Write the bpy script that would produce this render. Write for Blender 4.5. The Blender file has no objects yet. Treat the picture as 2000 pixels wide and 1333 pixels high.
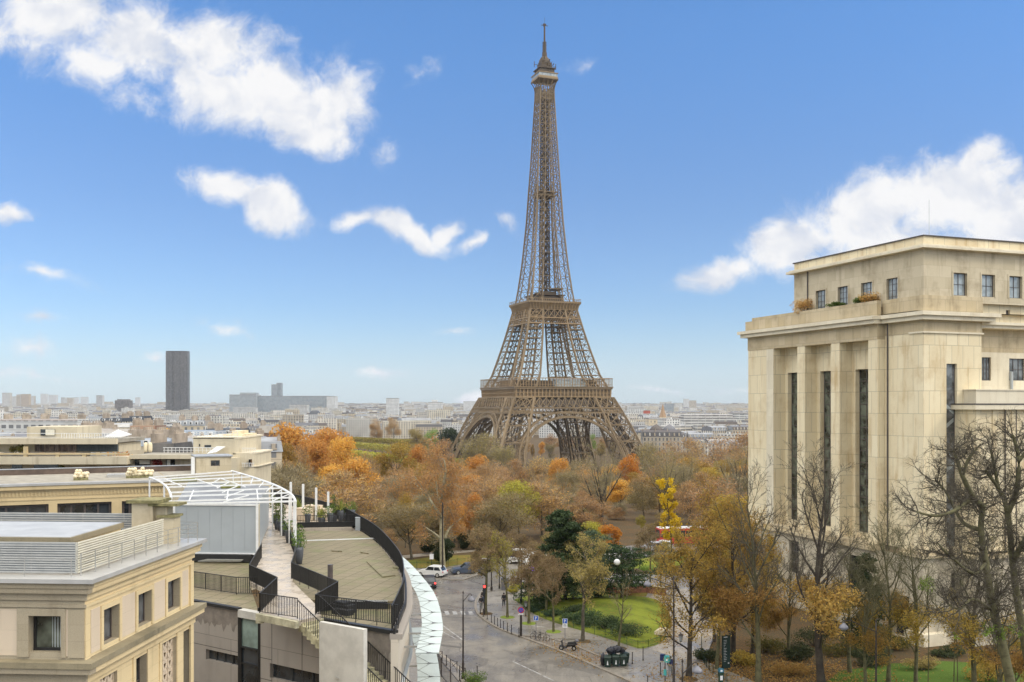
import bpy, math, random
import numpy as np
from mathutils import Vector, Matrix
R = math.radians
scene = bpy.context.scene
COL = scene.collection
# ------------------------------------------------------------------ camera
EYE = 25.0            # height of the lens above the street
FPX = 1930.0          # focal length in photo pixels (photo 2000 px wide)
HOR = 790.0           # row of the horizon
cam_d = bpy.data.cameras.new('camera')
cam = bpy.data.objects.new('camera', cam_d); COL.objects.link(cam)
cam.location = (0, 0, EYE); cam.rotation_euler = (R(90), 0, 0)
cam_d.sensor_width = 36.0; cam_d.lens = FPX / 2000 * 36
cam_d.shift_y = (HOR - 666.5) / 2000
cam_d.clip_start = 0.5; cam_d.clip_end = 40000
scene.camera = cam
scene.view_settings.view_transform = 'Standard'
scene.view_settings.look = 'None'
scene.view_settings.exposure = 0.0
scene.view_settings.gamma = 1.0
scene.render.engine = 'CYCLES'
scene.cycles.max_bounces = 6
scene.cycles.diffuse_bounces = 3
scene.cycles.glossy_bounces = 3
scene.cycles.transmission_bounces = 4
scene.cycles.transparent_max_bounces = 8
scene.cycles.volume_bounces = 0
scene.cycles.use_denoising = True
HAZE = True
SUN_EL, SUN_AZ = R(40), R(107)      # azimuth measured from +Y (view) towards +X
sun_dir = Vector((math.sin(SUN_AZ)*math.cos(SUN_EL), math.cos(SUN_AZ)*math.cos(SUN_EL), math.sin(SUN_EL)))
# ------------------------------------------------------------------ node helpers
def mk(nt, typ, ins=None, **props):
	n = nt.nodes.new(typ)
	for k, v in props.items(): setattr(n, k, v)
	if ins:
		for k, v in ins.items():
			s = n.inputs[k]
			if isinstance(v, bpy.types.NodeSocket): nt.links.new(v, s)
			else: s.default_value = v
	return n
def mth(nt, op, a, b=None, c=None, clamp=False):
	n = nt.nodes.new('ShaderNodeMath'); n.operation = op; n.use_clamp = clamp
	for i, v in enumerate((a, b, c)):
		if v is None: continue
		if isinstance(v, bpy.types.NodeSocket): nt.links.new(v, n.inputs[i])
		else: n.inputs[i].default_value = v
	return n.outputs[0]
def vmth(nt, op, a, b=None, out=0):
	n = nt.nodes.new('ShaderNodeVectorMath'); n.operation = op
	for i, v in enumerate((a, b)):
		if v is None: continue
		if isinstance(v, bpy.types.NodeSocket): nt.links.new(v, n.inputs[i])
		else: n.inputs[i].default_value = v
	return n.outputs[out]
def mixc(nt, fac, a, b, mode='MIX'):
	n = nt.nodes.new('ShaderNodeMix'); n.data_type = 'RGBA'; n.blend_type = mode
	for k, v in ((0, fac), (6, a), (7, b)):
		s = n.inputs[k]
		if isinstance(v, bpy.types.NodeSocket): nt.links.new(v, s)
		elif k == 0: s.default_value = v
		else: s.default_value = (*v[:3], 1)
	return n.outputs[2]
def sstep(nt, x, lo, hi, a=0.0, b=1.0):
	n = nt.nodes.new('ShaderNodeMapRange'); n.interpolation_type = 'SMOOTHSTEP'
	nt.links.new(x, n.inputs[0])
	for i, v in ((1, lo), (2, hi), (3, a), (4, b)): n.inputs[i].default_value = v
	return n.outputs[0]
# ------------------------------------------------------------------ sky with clouds
world = bpy.data.worlds.new('World'); scene.world = world; world.use_nodes = True
nt = world.node_tree; nt.nodes.clear()
SKY_STRENGTH = 0.12
sky = mk(nt, 'ShaderNodeTexSky', sky_type='NISHITA')
sky.sun_disc = False; sky.sun_elevation = SUN_EL; sky.sun_rotation = SUN_AZ
sky.altitude = 60; sky.air_density = 1.0; sky.dust_density = 0.3; sky.ozone_density = 1.6
tc = mk(nt, 'ShaderNodeTexCoord')
sep = mk(nt, 'ShaderNodeSeparateXYZ', {0: tc.outputs['Generated']})
dx, dy, dz = sep.outputs
ysafe = mth(nt, 'MAXIMUM', dy, 0.02)
U = mth(nt, 'MULTIPLY', mth(nt, 'DIVIDE', dx, ysafe), FPX/1000)
V = mth(nt, 'MULTIPLY', mth(nt, 'DIVIDE', dz, ysafe), FPX/1000)
uv = mk(nt, 'ShaderNodeCombineXYZ', {0: U, 1: V}).outputs[0]
warp = mk(nt, 'ShaderNodeTexNoise', {'Vector': uv, 'Scale': 7.0, 'Detail': 5.0})
wofs = vmth(nt, 'MULTIPLY', vmth(nt, 'SUBTRACT', warp.outputs['Color'], (0.5, 0.5, 0.5)), (0.095, 0.06, 0.0))
uvw = vmth(nt, 'ADD', uv, wofs)
CLOUDS = [  # px, py, rx, ry, tilt, weight : middle direction and angular size of each puff of cloud
 (120, 20, 190, 110, -16, 1.0), (270, 85, 170, 105, -26, 1.0), (190, 130, 150, 60, -22, .8), (440, 105, 170, 85, -20, .8),
 (430, 185, 180, 75, -10, 1.15), (560, 195, 190, 95, -22, 1.35), (655, 195, 95, 85, 10, 1.0), (610, 265, 110, 55, -10, 1.1),
 (445, 362, 90, 42, -14, 1.1), (535, 405, 90, 52, -28, 1.2), (690, 424, 70, 24, 8, .9), (765, 432, 75, 36, -15, 1.1),
 (820, 458, 75, 32, -25, 1.0), (870, 458, 45, 26, 35, .9), (918, 478, 40, 16, 25, .7), (758, 290, 34, 24, 40, .42),
 (812, 142, 50, 18, 42, .30), (18, 418, 60, 26, -5, .9), (105, 541, 78, 18, -9, .5), (432, 638, 62, 17, -6, .45),
 (888, 652, 38, 13, 0, .55), (66, 687, 62, 22, 0, .42), (75, 735, 95, 11, -7, .32), (742, 728, 54, 13, -4, .48),
 (305, 697, 32, 10, 0, .35), (240, 692, 34, 8, 0, .3), (80, 624, 48, 14, 0, .38), (988, 436, 30, 18, -40, .32),
 (1285, 764, 70, 10, 0, .45), (935, 776, 50, 14, 10, .8), (1435, 760, 50, 9, 0, .35), (1140, 122, 32, 14, 0, .25),
 (1430, 532, 130, 34, 16, 1.0), (1545, 478, 160, 66, 24, 1.2), (1690, 415, 190, 88, 20, 1.35), (1850, 385, 180, 100, 18, 1.35),
 (2010, 420, 170, 95, 0, 1.1), (1720, 490, 260, 60, 8, 1.15), (1905, 312, 80, 36, 28, 1.0), (2060, 470, 200, 70, 0, 1.0),
 (-120, 60, 200, 90, 0, 1.0), (-250, 520, 150, 30, 0, .8), (2350, 300, 250, 90, 0, 1.1), (2300, 640, 240, 30, 0, .9),
 (-500, 300, 260, 90, -10, 1.1)]
field = None
CLOUD_SIZE = 1.0
for (px, py, rx, ry, rot, w) in CLOUDS:
	m = mk(nt, 'ShaderNodeMapping', {0: uvw, 1: ((px-1000)/1000, (HOR-py)/1000, 0), 2: (0, 0, R(rot)), 3: (rx*CLOUD_SIZE/1000, ry*CLOUD_SIZE/1000, 1)}, vector_type='TEXTURE')
	ln = vmth(nt, 'LENGTH', m.outputs[0], out=1)
	f = mth(nt, 'MULTIPLY', mth(nt, 'SUBTRACT', 1.0, ln), w)
	f = mth(nt, 'MAXIMUM', f, -0.6)
	if field is None: field = f
	else:
		n = nt.nodes.new('ShaderNodeMath'); n.operation = 'SMOOTH_MAX'; n.inputs[2].default_value = 0.12
		nt.links.new(field, n.inputs[0]); nt.links.new(f, n.inputs[1]); field = n.outputs[0]
def cloud_noise(vec):
	n1 = mk(nt, 'ShaderNodeTexNoise', {'Vector': vec, 'Scale': 9.0, 'Detail': 12.0, 'Roughness': 0.60, 'Distortion': 0.35})
	n2 = mk(nt, 'ShaderNodeTexNoise', {'Vector': vec, 'Scale': 26.0, 'Detail': 8.0, 'Roughness': 0.66, 'Distortion': 0.2})
	return mth(nt, 'ADD', mth(nt, 'MULTIPLY', mth(nt, 'SUBTRACT', n1.outputs[0], 0.5), 2.5), mth(nt, 'MULTIPLY', mth(nt, 'SUBTRACT', n2.outputs[0], 0.5), 0.9))
nn = cloud_noise(uvw)
def lump(vec): return mk(nt, 'ShaderNodeTexNoise', {'Vector': vec, 'Scale': 8.0, 'Detail': 5.0, 'Roughness': 0.5, 'Distortion': 0.3}).outputs[0]
lit_ = mth(nt, 'SUBTRACT', lump(uvw), lump(vmth(nt, 'ADD', uvw, (0.012, 0.026, 0.0))))   # a step towards the light: lumps get a lit and a shaded side
dens = mth(nt, 'ADD', field, mth(nt, 'MULTIPLY', nn, 0.72))
front = mth(nt, 'POWER', sstep(nt, dens, -0.12, 0.70), 1.3)
front = mth(nt, 'MULTIPLY', front, sstep(nt, dy, 0.35, 0.6))
# unseen bright cloud cover added overhead and behind the camera to light the walls
cov = mk(nt, 'ShaderNodeTexNoise', {'Vector': tc.outputs['Generated'], 'Scale': 2.2, 'Detail': 7.0, 'Roughness': 0.55})
high = mth(nt, 'MAXIMUM', sstep(nt, dz, 0.5, 0.8), mth(nt, 'MULTIPLY', sstep(nt, dy, 0.70, 0.35), sstep(nt, dz, 0.05, 0.60, 0.10, 1.0)))
back = mth(nt, 'MULTIPLY', high, sstep(nt, cov.outputs[0], 0.30, 0.50))
shade = sstep(nt, mth(nt, 'ADD', lit_, mth(nt, 'MULTIPLY', dens, 0.05)), -0.13, 0.12)
thick = sstep(nt, dens, 0.25, 1.2)
ccol = mixc(nt, shade, (0.66, 0.71, 0.82), (0.95, 0.95, 0.96))
ccol = mixc(nt, mth(nt, 'MULTIPLY', thick, 0.45), ccol, (0.95, 0.945, 0.95))
CLOUD_K = 1.0/SKY_STRENGTH
BACK_K = 2.6/SKY_STRENGTH
tint = mixc(nt, sstep(nt, dz, 0.16, 0.40), (0.72, 0.905, 1.21), (0.75, 1.15, 1.56))
skyc = mixc(nt, 1.0, sky.outputs[0], tint, 'MULTIPLY')
skyc = mixc(nt, sstep(nt, dz, 0.10, 0.0, 0.0, 0.42), skyc, (0.66/SKY_STRENGTH, 0.79/SKY_STRENGTH, 0.93/SKY_STRENGTH))
c1 = mixc(nt, front, skyc, vmth(nt, 'MULTIPLY', ccol, (CLOUD_K,)*3))
c2 = mixc(nt, back, c1, (BACK_K*1.0, BACK_K*0.97, BACK_K*0.91))
bg = mk(nt, 'ShaderNodeBackground', {'Color': c2, 'Strength': SKY_STRENGTH})
out = mk(nt, 'ShaderNodeOutputWorld', {'Surface': bg.outputs[0]})
world.cycles.sampling_method = 'MANUAL'; world.cycles.sample_map_resolution = 512
# ------------------------------------------------------------------ the sun behind thin cloud
sl = bpy.data.lights.new('sun', 'SUN'); sl.energy = 1.35; sl.angle = R(11); sl.color = (1.0, 0.90, 0.74)
so = bpy.data.objects.new('sun', sl); COL.objects.link(so)
so.rotation_euler = (-sun_dir).to_track_quat('-Z', 'Y').to_euler()
so.location = (0, 0, 400)
# ------------------------------------------------------------------ scene helpers
def at(px, py, Y):
	"world point seen at photo pixel (px,py) at depth Y"
	return Vector(((px-1000)/FPX*Y, Y, EYE-(py-HOR)/FPX*Y))
def on(px, py, z=0.0):
	"world point seen at photo pixel (px,py) on the level z"
	Y = (EYE-z)*FPX/(py-HOR)
	return Vector(((px-1000)/FPX*Y, Y, z))
def tag(o, label=None, cat=None, group=None, kind=None):
	if label: o['label'] = label
	if cat: o['category'] = cat
	if group: o['group'] = group
	if kind: o['kind'] = kind
	return o
def thing(name, loc=(0, 0, 0), rz=0.0, label=None, cat=None, group=None):
	o = bpy.data.objects.new(name, None); COL.objects.link(o)
	o.empty_display_size = 0.3
	o.location = loc; o.rotation_euler = (0, 0, rz)
	return tag(o, label, cat, group)
def copy_tree(o, parent=None):
	c = o.copy(); COL.objects.link(c)
	if parent is not None: c.parent = parent
	for ch in o.children: copy_tree(ch, c)
	return c
def link(me, name, parent=None, mats=()):
	for m in mats: me.materials.append(m)
	o = bpy.data.objects.new(name, me); COL.objects.link(o)
	if parent is not None: o.parent = parent
	return o
class MB:
	"collects faces and links them as one mesh object"
	def __init__(s): s.v = []; s.f = []; s.m = []; s.u = []; s.mat = 0
	def face(s, pts, uv=None):
		i = len(s.v); s.v.extend([tuple(p) for p in pts]); s.f.append(tuple(range(i, i+len(pts))))
		s.m.append(s.mat); s.u.append(uv if uv else [(0, 0)]*len(pts)); return s
	def box(s, x0, x1, y0, y1, z0, z1, skip=''):
		if x0 > x1: x0, x1 = x1, x0
		if y0 > y1: y0, y1 = y1, y0
		if z0 > z1: z0, z1 = z1, z0
		a, b = x1-x0, y1-y0; h = z1-z0
		if 'f' not in skip: s.face([(x0,y0,z0),(x1,y0,z0),(x1,y0,z1),(x0,y0,z1)], [(0,0),(a,0),(a,h),(0,h)])
		if 'r' not in skip: s.face([(x1,y0,z0),(x1,y1,z0),(x1,y1,z1),(x1,y0,z1)], [(a,0),(a+b,0),(a+b,h),(a,h)])
		if 'b' not in skip: s.face([(x1,y1,z0),(x0,y1,z0),(x0,y1,z1),(x1,y1,z1)], [(0,0),(a,0),(a,h),(0,h)])
		if 'l' not in skip: s.face([(x0,y1,z0),(x0,y0,z0),(x0,y0,z1),(x0,y1,z1)], [(0,0),(b,0),(b,h),(0,h)])
		if 't' not in skip: s.face([(x0,y0,z1),(x1,y0,z1),(x1,y1,z1),(x0,y1,z1)])
		if 'd' not in skip: s.face([(x0,y1,z0),(x1,y1,z0),(x1,y0,z0),(x0,y0,z0)])
		return s
	def prism(s, poly, z0, z1, cap=True):
		"vertical prism over a plan polygon given counter-clockwise"
		n = len(poly); d = 0.0
		for i in range(n):
			a, b = poly[i], poly[(i+1) % n]; L = math.hypot(b[0]-a[0], b[1]-a[1])
			s.face([(a[0],a[1],z0),(b[0],b[1],z0),(b[0],b[1],z1),(a[0],a[1],z1)], [(d,0),(d+L,0),(d+L,z1-z0),(d,z1-z0)]); d += L
		if cap:
			s.face([(p[0],p[1],z1) for p in poly]); s.face([(p[0],p[1],z0) for p in reversed(poly)])
		return s
	def bar(s, p, q, w, h=None, up=(0, 0, 1)):
		"square bar from p to q"
		h = h or w; p = Vector(p); q = Vector(q); d = q-p
		if d.length < 1e-6: return s
		d.normalize(); u = Vector(up)
		if abs(d.dot(u)) > 0.98: u = Vector((1, 0, 0))
		a = d.cross(u).normalized()*(w/2); b = a.normalized().cross(d).normalized()*(h/2)
		c = [p-a-b, p+a-b, p+a+b, p-a+b, q-a-b, q+a-b, q+a+b, q-a+b]
		for f in ((0,1,5,4),(1,2,6,5),(2,3,7,6),(3,0,4,7),(3,2,1,0),(4,5,6,7)): s.face([c[k] for k in f])
		return s
	def tube(s, pts, r, n=6, cap=True):
		pts = [Vector(p) for p in pts]; rr = r if hasattr(r, '__len__') else [r]*len(pts)
		rings = []; pa = None
		for i, p in enumerate(pts):
			d = (pts[min(i+1, len(pts)-1)]-pts[max(i-1, 0)]).normalized()
			if pa is None:
				u = Vector((0, 0, 1)) if abs(d.z) < 0.9 else Vector((1, 0, 0)); pa = d.cross(u).normalized()
			pa = (pa-d*pa.dot(d)).normalized(); b = d.cross(pa)
			rings.append([p+(pa*math.cos(t)+b*math.sin(t))*rr[i] for t in [2*math.pi*k/n for k in range(n)]])
		i0 = len(s.v)
		for rg in rings: s.v.extend([tuple(x) for x in rg])
		for i in range(len(rings)-1):
			for k in range(n):
				a = i0+i*n+k; b = i0+i*n+(k+1) % n
				s.f.append((a, b, b+n, a+n)); s.m.append(s.mat); s.u.append([(0, 0)]*4)
		if cap:
			s.f.append(tuple(i0+k for k in reversed(range(n)))); s.m.append(s.mat); s.u.append([(0, 0)]*n)
			j = i0+(len(rings)-1)*n
			s.f.append(tuple(j+k for k in range(n))); s.m.append(s.mat); s.u.append([(0, 0)]*n)
		return s
	def lathe(s, prof, c=(0, 0, 0), n=16):
		"profile [(r,z)] turned about the vertical through c"
		return s.tube([(c[0], c[1], c[2]+z) for r, z in prof], [max(r, 1e-3) for r, z in prof], n) if False else s._lathe(prof, c, n)
	def _lathe(s, prof, c, n):
		i0 = len(s.v)
		for r, z in prof:
			for k in range(n):
				t = 2*math.pi*k/n; s.v.append((c[0]+r*math.cos(t), c[1]+r*math.sin(t), c[2]+z))
		for i in range(len(prof)-1):
			for k in range(n):
				a = i0+i*n+k; b = i0+i*n+(k+1) % n
				s.f.append((a, b, b+n, a+n)); s.m.append(s.mat); s.u.append([(0, 0)]*4)
		s.f.append(tuple(i0+k for k in reversed(range(n)))); s.m.append(s.mat); s.u.append([(0, 0)]*n)
		j = i0+(len(prof)-1)*n
		s.f.append(tuple(j+k for k in range(n))); s.m.append(s.mat); s.u.append([(0, 0)]*n)
		return s
	def build(s, name, mats, parent=None, smooth=False, bevel=0.0):
		me = bpy.data.meshes.new(name); me.from_pydata(s.v, [], s.f)
		if not isinstance(mats, (list, tuple)): mats = [mats]
		for m in mats: me.materials.append(m)
		if len(mats) > 1: me.polygons.foreach_set('material_index', s.m)
		ul = me.uv_layers.new(name='UVMap')
		ul.data.foreach_set('uv', [c for f in s.u for p in f for c in p])
		if smooth: me.polygons.foreach_set('use_smooth', [True]*len(s.f))
		me.update()
		o = bpy.data.objects.new(name, me); COL.objects.link(o)
		if parent is not None: o.parent = parent
		if bevel:
			b = o.modifiers.new('bevel', 'BEVEL'); b.width = bevel; b.segments = 2; b.limit_method = 'ANGLE'
		return o
def railing(mb, pts, h=1.05, gap=0.11, bal=0.018, rail=0.05, low=0.08):
	"balustrade of thin uprights along a list of floor points"
	pts = [Vector(p) for p in pts]
	for a, b in zip(pts[:-1], pts[1:]):
		L = (b-a).length
		if L < 0.05: continue
		up = Vector((0, 0, 1))
		mb.bar(a+up*h, b+up*h, rail, rail*0.8); mb.bar(a+up*low, b+up*low, 0.03, 0.03)
		n = max(1, round(L/gap))
		for i in range(n+1):
			p = a.lerp(b, i/n); mb.bar(p+up*low, p+up*h, bal, 0.035 if bal < .03 else bal)
		np_ = max(1, round(L/1.5))
		for i in range(np_+1):
			p = a.lerp(b, i/np_); mb.bar(p-up*0.12, p+up*h, 0.035)
# ------------------------------------------------------------------ materials
def base_mat(name, rough=0.7, metal=0.0, spec=0.35):
	m = bpy.data.materials.new(name); m.use_nodes = True
	b = m.node_tree.nodes['Principled BSDF']
	b.inputs['Roughness'].default_value = rough; b.inputs['Metallic'].default_value = metal
	b.inputs['Specular IOR Level'].default_value = spec
	return m, m.node_tree, b
def plain(name, col, rough=0.6, var=0.12, scale=3.0, metal=0.0, spec=0.35, bump=0.0, bscale=20.0):
	"colour with soft uneven wear"
	m, nt, b = base_mat(name, rough, metal, spec)
	t = mk(nt, 'ShaderNodeTexCoord')
	n = mk(nt, 'ShaderNodeTexNoise', {'Vector': t.outputs['Object'], 'Scale': scale, 'Detail': 5.0, 'Roughness': 0.6})
	f = sstep(nt, n.outputs[0], 0.3, 0.7)
	c = mixc(nt, f, [x*(1-var) for x in col], [min(1, x*(1+var)) for x in col])
	nt.links.new(c, b.inputs['Base Color'])
	if bump:
		n2 = mk(nt, 'ShaderNodeTexNoise', {'Vector': t.outputs['Object'], 'Scale': bscale, 'Detail': 4.0})
		bp = mk(nt, 'ShaderNodeBump', {'Height': n2.outputs[0], 'Strength': bump, 'Distance': 0.02})
		nt.links.new(bp.outputs[0], b.inputs['Normal'])
	return m
def wall_uv(nt):
	"(along the wall, height) in metres from the object's own space, for axis-aligned walls"
	t = mk(nt, 'ShaderNodeTexCoord')
	p = mk(nt, 'ShaderNodeSeparateXYZ', {0: t.outputs['Object']})
	g = mk(nt, 'ShaderNodeSeparateXYZ', {0: t.outputs['Normal']})
	fx = mth(nt, 'GREATER_THAN', mth(nt, 'ABSOLUTE', g.outputs[0]), 0.6)
	u = mth(nt, 'ADD', mth(nt, 'MULTIPLY', p.outputs[1], fx), mth(nt, 'MULTIPLY', p.outputs[0], mth(nt, 'SUBTRACT', 1.0, fx)))
	return t, mk(nt, 'ShaderNodeCombineXYZ', {0: u, 1: p.outputs[2]}).outputs[0], p
def stone(name, col, col2, stain, bw=1.6, bh=0.9, joint=0.012, stain_amt=0.5, rough=0.75, joint_dark=0.75, speck=0.0, streak=0.55):
	"stone slabs with faint joints, slab-to-slab tone and vertical weather streaks"
	m, nt, b = base_mat(name, rough)
	t, uvs, p = wall_uv(nt)
	br = mk(nt, 'ShaderNodeTexBrick', {'Vector': uvs, 'Color1': (*col, 1), 'Color2': (*col2, 1), 'Mortar': (*[x*joint_dark for x in col], 1), 'Scale': 1.0,
			'Mortar Size': joint, 'Mortar Smooth': 0.3, 'Bias': -0.1, 'Brick Width': bw, 'Row Height': bh}, offset=0.5, squash=1.0)
	sc = mk(nt, 'ShaderNodeMapping', {0: uvs, 3: (0.55, 0.07, 1)})
	st = mk(nt, 'ShaderNodeTexNoise', {'Vector': sc.outputs[0], 'Scale': 2.2, 'Detail': 6.0, 'Roughness': 0.6})
	pt = mk(nt, 'ShaderNodeTexNoise', {'Vector': t.outputs['Object'], 'Scale': 0.30, 'Detail': 6.0, 'Roughness': 0.65})
	f = mth(nt, 'MULTIPLY', mth(nt, 'ADD', mth(nt, 'MULTIPLY', sstep(nt, st.outputs[0], 0.5, 0.72), streak), mth(nt, 'MULTIPLY', sstep(nt, pt.outputs[0], 0.48, 0.7), 1-streak*0.6)), stain_amt, clamp=True)
	c = mixc(nt, f, br.outputs[0], stain)
	if speck:
		sp = mk(nt, 'ShaderNodeTexNoise', {'Vector': t.outputs['Object'], 'Scale': 38.0, 'Detail': 3.0})
		c = mixc(nt, mth(nt, 'MULTIPLY', sstep(nt, sp.outputs[0], 0.52, 0.62), speck), c, [x*0.5 for x in col])
	nt.links.new(c, b.inputs['Base Color'])
	fn = mk(nt, 'ShaderNodeTexNoise', {'Vector': t.outputs['Object'], 'Scale': 14.0, 'Detail': 5.0})
	h = mth(nt, 'ADD', mth(nt, 'MULTIPLY', fn.outputs[0], 0.3), mth(nt, 'MULTIPLY', br.outputs['Fac'], -0.6))
	bp = mk(nt, 'ShaderNodeBump', {'Height': h, 'Strength': 0.35, 'Distance': 0.02})
	nt.links.new(bp.outputs[0], b.inputs['Normal'])
	return m
def glass(name, col=(0.03, 0.035, 0.04), rough=0.05, var=0.5):
	m, nt, b = base_mat(name, rough, 0.0, 0.8)
	t = mk(nt, 'ShaderNodeTexCoord')
	n = mk(nt, 'ShaderNodeTexNoise', {'Vector': t.outputs['Object'], 'Scale': 0.9, 'Detail': 3.0})
	c = mixc(nt, sstep(nt, n.outputs[0], 0.35, 0.65), [x*(1-var) for x in col], [x*(1+var) for x in col])
	nt.links.new(c, b.inputs['Base Color'])
	return m
def facade(name, cols, win=(0.05, 0.055, 0.065), sw=2.6, sh=3.1, ww=0.42, wh=0.58, band=True, rough=0.8):
	"rendered wall with rows of windows laid out in metres (uv), tone differs from house to house"
	m, nt, b = base_mat(name, rough)
	u = mk(nt, 'ShaderNodeUVMap'); s = mk(nt, 'ShaderNodeSeparateXYZ', {0: u.outputs[0]})
	fu = mth(nt, 'FRACT', mth(nt, 'DIVIDE', s.outputs[0], sw)); fv = mth(nt, 'FRACT', mth(nt, 'DIVIDE', s.outputs[1], sh))
	iu = mth(nt, 'LESS_THAN', mth(nt, 'ABSOLUTE', mth(nt, 'SUBTRACT', fu, 0.5)), ww/2)
	iv = mth(nt, 'LESS_THAN', mth(nt, 'ABSOLUTE', mth(nt, 'SUBTRACT', fv, 0.5)), wh/2)
	w = mth(nt, 'MULTIPLY', iu, iv)
	oi = mk(nt, 'ShaderNodeObjectInfo'); isl = mk(nt, 'ShaderNodeNewGeometry')
	cell = mk(nt, 'ShaderNodeTexWhiteNoise', {0: vmth(nt, 'FLOOR', vmth(nt, 'DIVIDE', u.outputs[0], (sw, sh, 1)))}, noise_dimensions='3D')
	rnd = mth(nt, 'FRACT', mth(nt, 'ADD', oi.outputs['Random'], isl.outputs['Random Per Island']))
	ramp = mk(nt, 'ShaderNodeValToRGB', {0: rnd}); cr = ramp.color_ramp; cr.interpolation = 'CONSTANT'
	while len(cr.elements) < len(cols): cr.elements.new(0.5)
	for i, c in enumerate(cols): cr.elements[i].position = i/len(cols); cr.elements[i].color = (*c, 1)
	t = mk(nt, 'ShaderNodeTexCoord')
	n = mk(nt, 'ShaderNodeTexNoise', {'Vector': t.outputs['Object'], 'Scale': 0.12, 'Detail': 5.0})
	wall = mixc(nt, sstep(nt, n.outputs[0], 0.35, 0.7, 0, 0.35), ramp.outputs[0], (0.25, 0.22, 0.18))
	if band:
		bd = mth(nt, 'LESS_THAN', fv, 0.07); wall = mixc(nt, mth(nt, 'MULTIPLY', bd, 0.45), wall, (0.18, 0.16, 0.14))
	wc = mixc(nt, mth(nt, 'MULTIPLY', cell.outputs[0], 0.45), win, (0.45, 0.45, 0.44))
	nt.links.new(mixc(nt, w, wall, wc), b.inputs['Base Color'])
	return m
def leafy(name, cols, rough=0.7, trans=0.42):
	"leaves: every leaf (mesh island) has its own tone, every tree a slight shift"
	m, nt, b = base_mat(name, rough, 0.0, 0.2)
	g = mk(nt, 'ShaderNodeNewGeometry'); oi = mk(nt, 'ShaderNodeObjectInfo')
	ramp = mk(nt, 'ShaderNodeValToRGB', {0: g.outputs['Random Per Island']}); cr = ramp.color_ramp
	while len(cr.elements) < len(cols): cr.elements.new(0.5)
	for i, c in enumerate(cols): cr.elements[i].position = i/max(1, len(cols)-1); cr.elements[i].color = (*c, 1)
	hs = mk(nt, 'ShaderNodeHueSaturation', {'Hue': mth(nt, 'ADD', 0.488, mth(nt, 'MULTIPLY', oi.outputs['Random'], 0.024)), 'Saturation': 1.0,
			'Value': mth(nt, 'ADD', 0.82, mth(nt, 'MULTIPLY', oi.outputs['Random'], 0.36)), 'Color': ramp.outputs[0]})
	nt.links.new(hs.outputs[0], b.inputs['Base Color'])
	tr = mk(nt, 'ShaderNodeBsdfTranslucent', {0: hs.outputs[0]})
	mx = mk(nt, 'ShaderNodeMixShader', {0: trans, 1: b.outputs[0], 2: tr.outputs[0]})
	nt.links.new(mx.outputs[0], nt.nodes['Material Output'].inputs[0])
	return m
def bark(name, c1, c2, scale=2.5):
	m, nt, b = base_mat(name, 0.85)
	t = mk(nt, 'ShaderNodeTexCoord')
	n = mk(nt, 'ShaderNodeTexNoise', {'Vector': t.outputs['Object'], 'Scale': scale, 'Detail': 6.0, 'Roughness': 0.7})
	nt.links.new(mixc(nt, sstep(nt, n.outputs[0], 0.38, 0.62), c1, c2), b.inputs['Base Color'])
	return m
M = {}
# palace and old stone
M['lime'] = stone('limestone_slabs', (0.74, 0.645, 0.445), (0.67, 0.565, 0.37), (0.48, 0.345, 0.175), 1.5, 2.4, 0.034, 0.78, streak=.75, joint_dark=.62)
M['lime_pale'] = stone('pale_limestone', (0.70, 0.63, 0.48), (0.63, 0.56, 0.42), (0.42, 0.34, 0.22), 1.3, 1.8, 0.010, 0.5)
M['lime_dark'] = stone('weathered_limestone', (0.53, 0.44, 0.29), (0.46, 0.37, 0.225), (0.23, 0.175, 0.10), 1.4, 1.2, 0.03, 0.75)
M['lime_trim'] = stone('limestone_trim', (0.60, 0.53, 0.41), (0.56, 0.49, 0.37), (0.36, 0.31, 0.22), 2.2, 2.0, 0.008, 0.35)
M['plinth'] = stone('sooty_plinth_stone', (0.52, 0.46, 0.35), (0.45, 0.39, 0.28), (0.15, 0.125, 0.09), 1.6, 1.0, 0.014, 0.8, streak=.5)
M['lime_grey'] = stone('grey_weathered_stone', (0.56, 0.485, 0.345), (0.48, 0.41, 0.28), (0.27, 0.21, 0.13), 1.6, 1.2, 0.016, 0.8)
# near corner building
M['ochre'] = stone('ochre_granite_render', (0.72, 0.575, 0.335), (0.68, 0.54, 0.31), (0.42, 0.325, 0.18), 1.7, 0.62, 0.007, 0.5, speck=0.2, streak=.8)
M['ochre_shaded'] = stone('shaded_granite_render', (0.42, 0.355, 0.25), (0.385, 0.325, 0.225), (0.22, 0.175, 0.115), 1.7, 0.62, 0.007, 0.6, speck=0.4, streak=.8)  # darker copy of the ochre render: shade of front and reveals painted in
M['pink'] = stone('pink_marble_panel', (0.63, 0.52, 0.39), (0.60, 0.495, 0.365), (0.47, 0.385, 0.29), 1.3, 0.75, 0.012, 0.35, joint_dark=0.9)
M['moss_ledge'] = stone('mossy_stone_ledge', (0.30, 0.255, 0.165), (0.27, 0.225, 0.14), (0.10, 0.09, 0.055), 2.2, 2.0, 0.006, 0.9, speck=0.4)
M['beige'] = stone('beige_render', (0.60, 0.475, 0.27), (0.575, 0.455, 0.255), (0.36, 0.28, 0.16), 3.0, 2.5, 0.004, 0.45, speck=0.1)
M['cream'] = stone('cream_render', (0.60, 0.53, 0.385), (0.57, 0.50, 0.365), (0.33, 0.275, 0.19), 3.0, 2.8, 0.004, 0.6, streak=.8)
M['concrete'] = stone('board_marked_concrete', (0.33, 0.295, 0.255), (0.315, 0.28, 0.24), (0.20, 0.175, 0.15), 3.2, 2.9, 0.012, 0.5, joint_dark=0.35)
M['concrete_wet'] = plain('damp_concrete', (0.21, 0.18, 0.15), 0.6, 0.2, 2.0)
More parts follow.
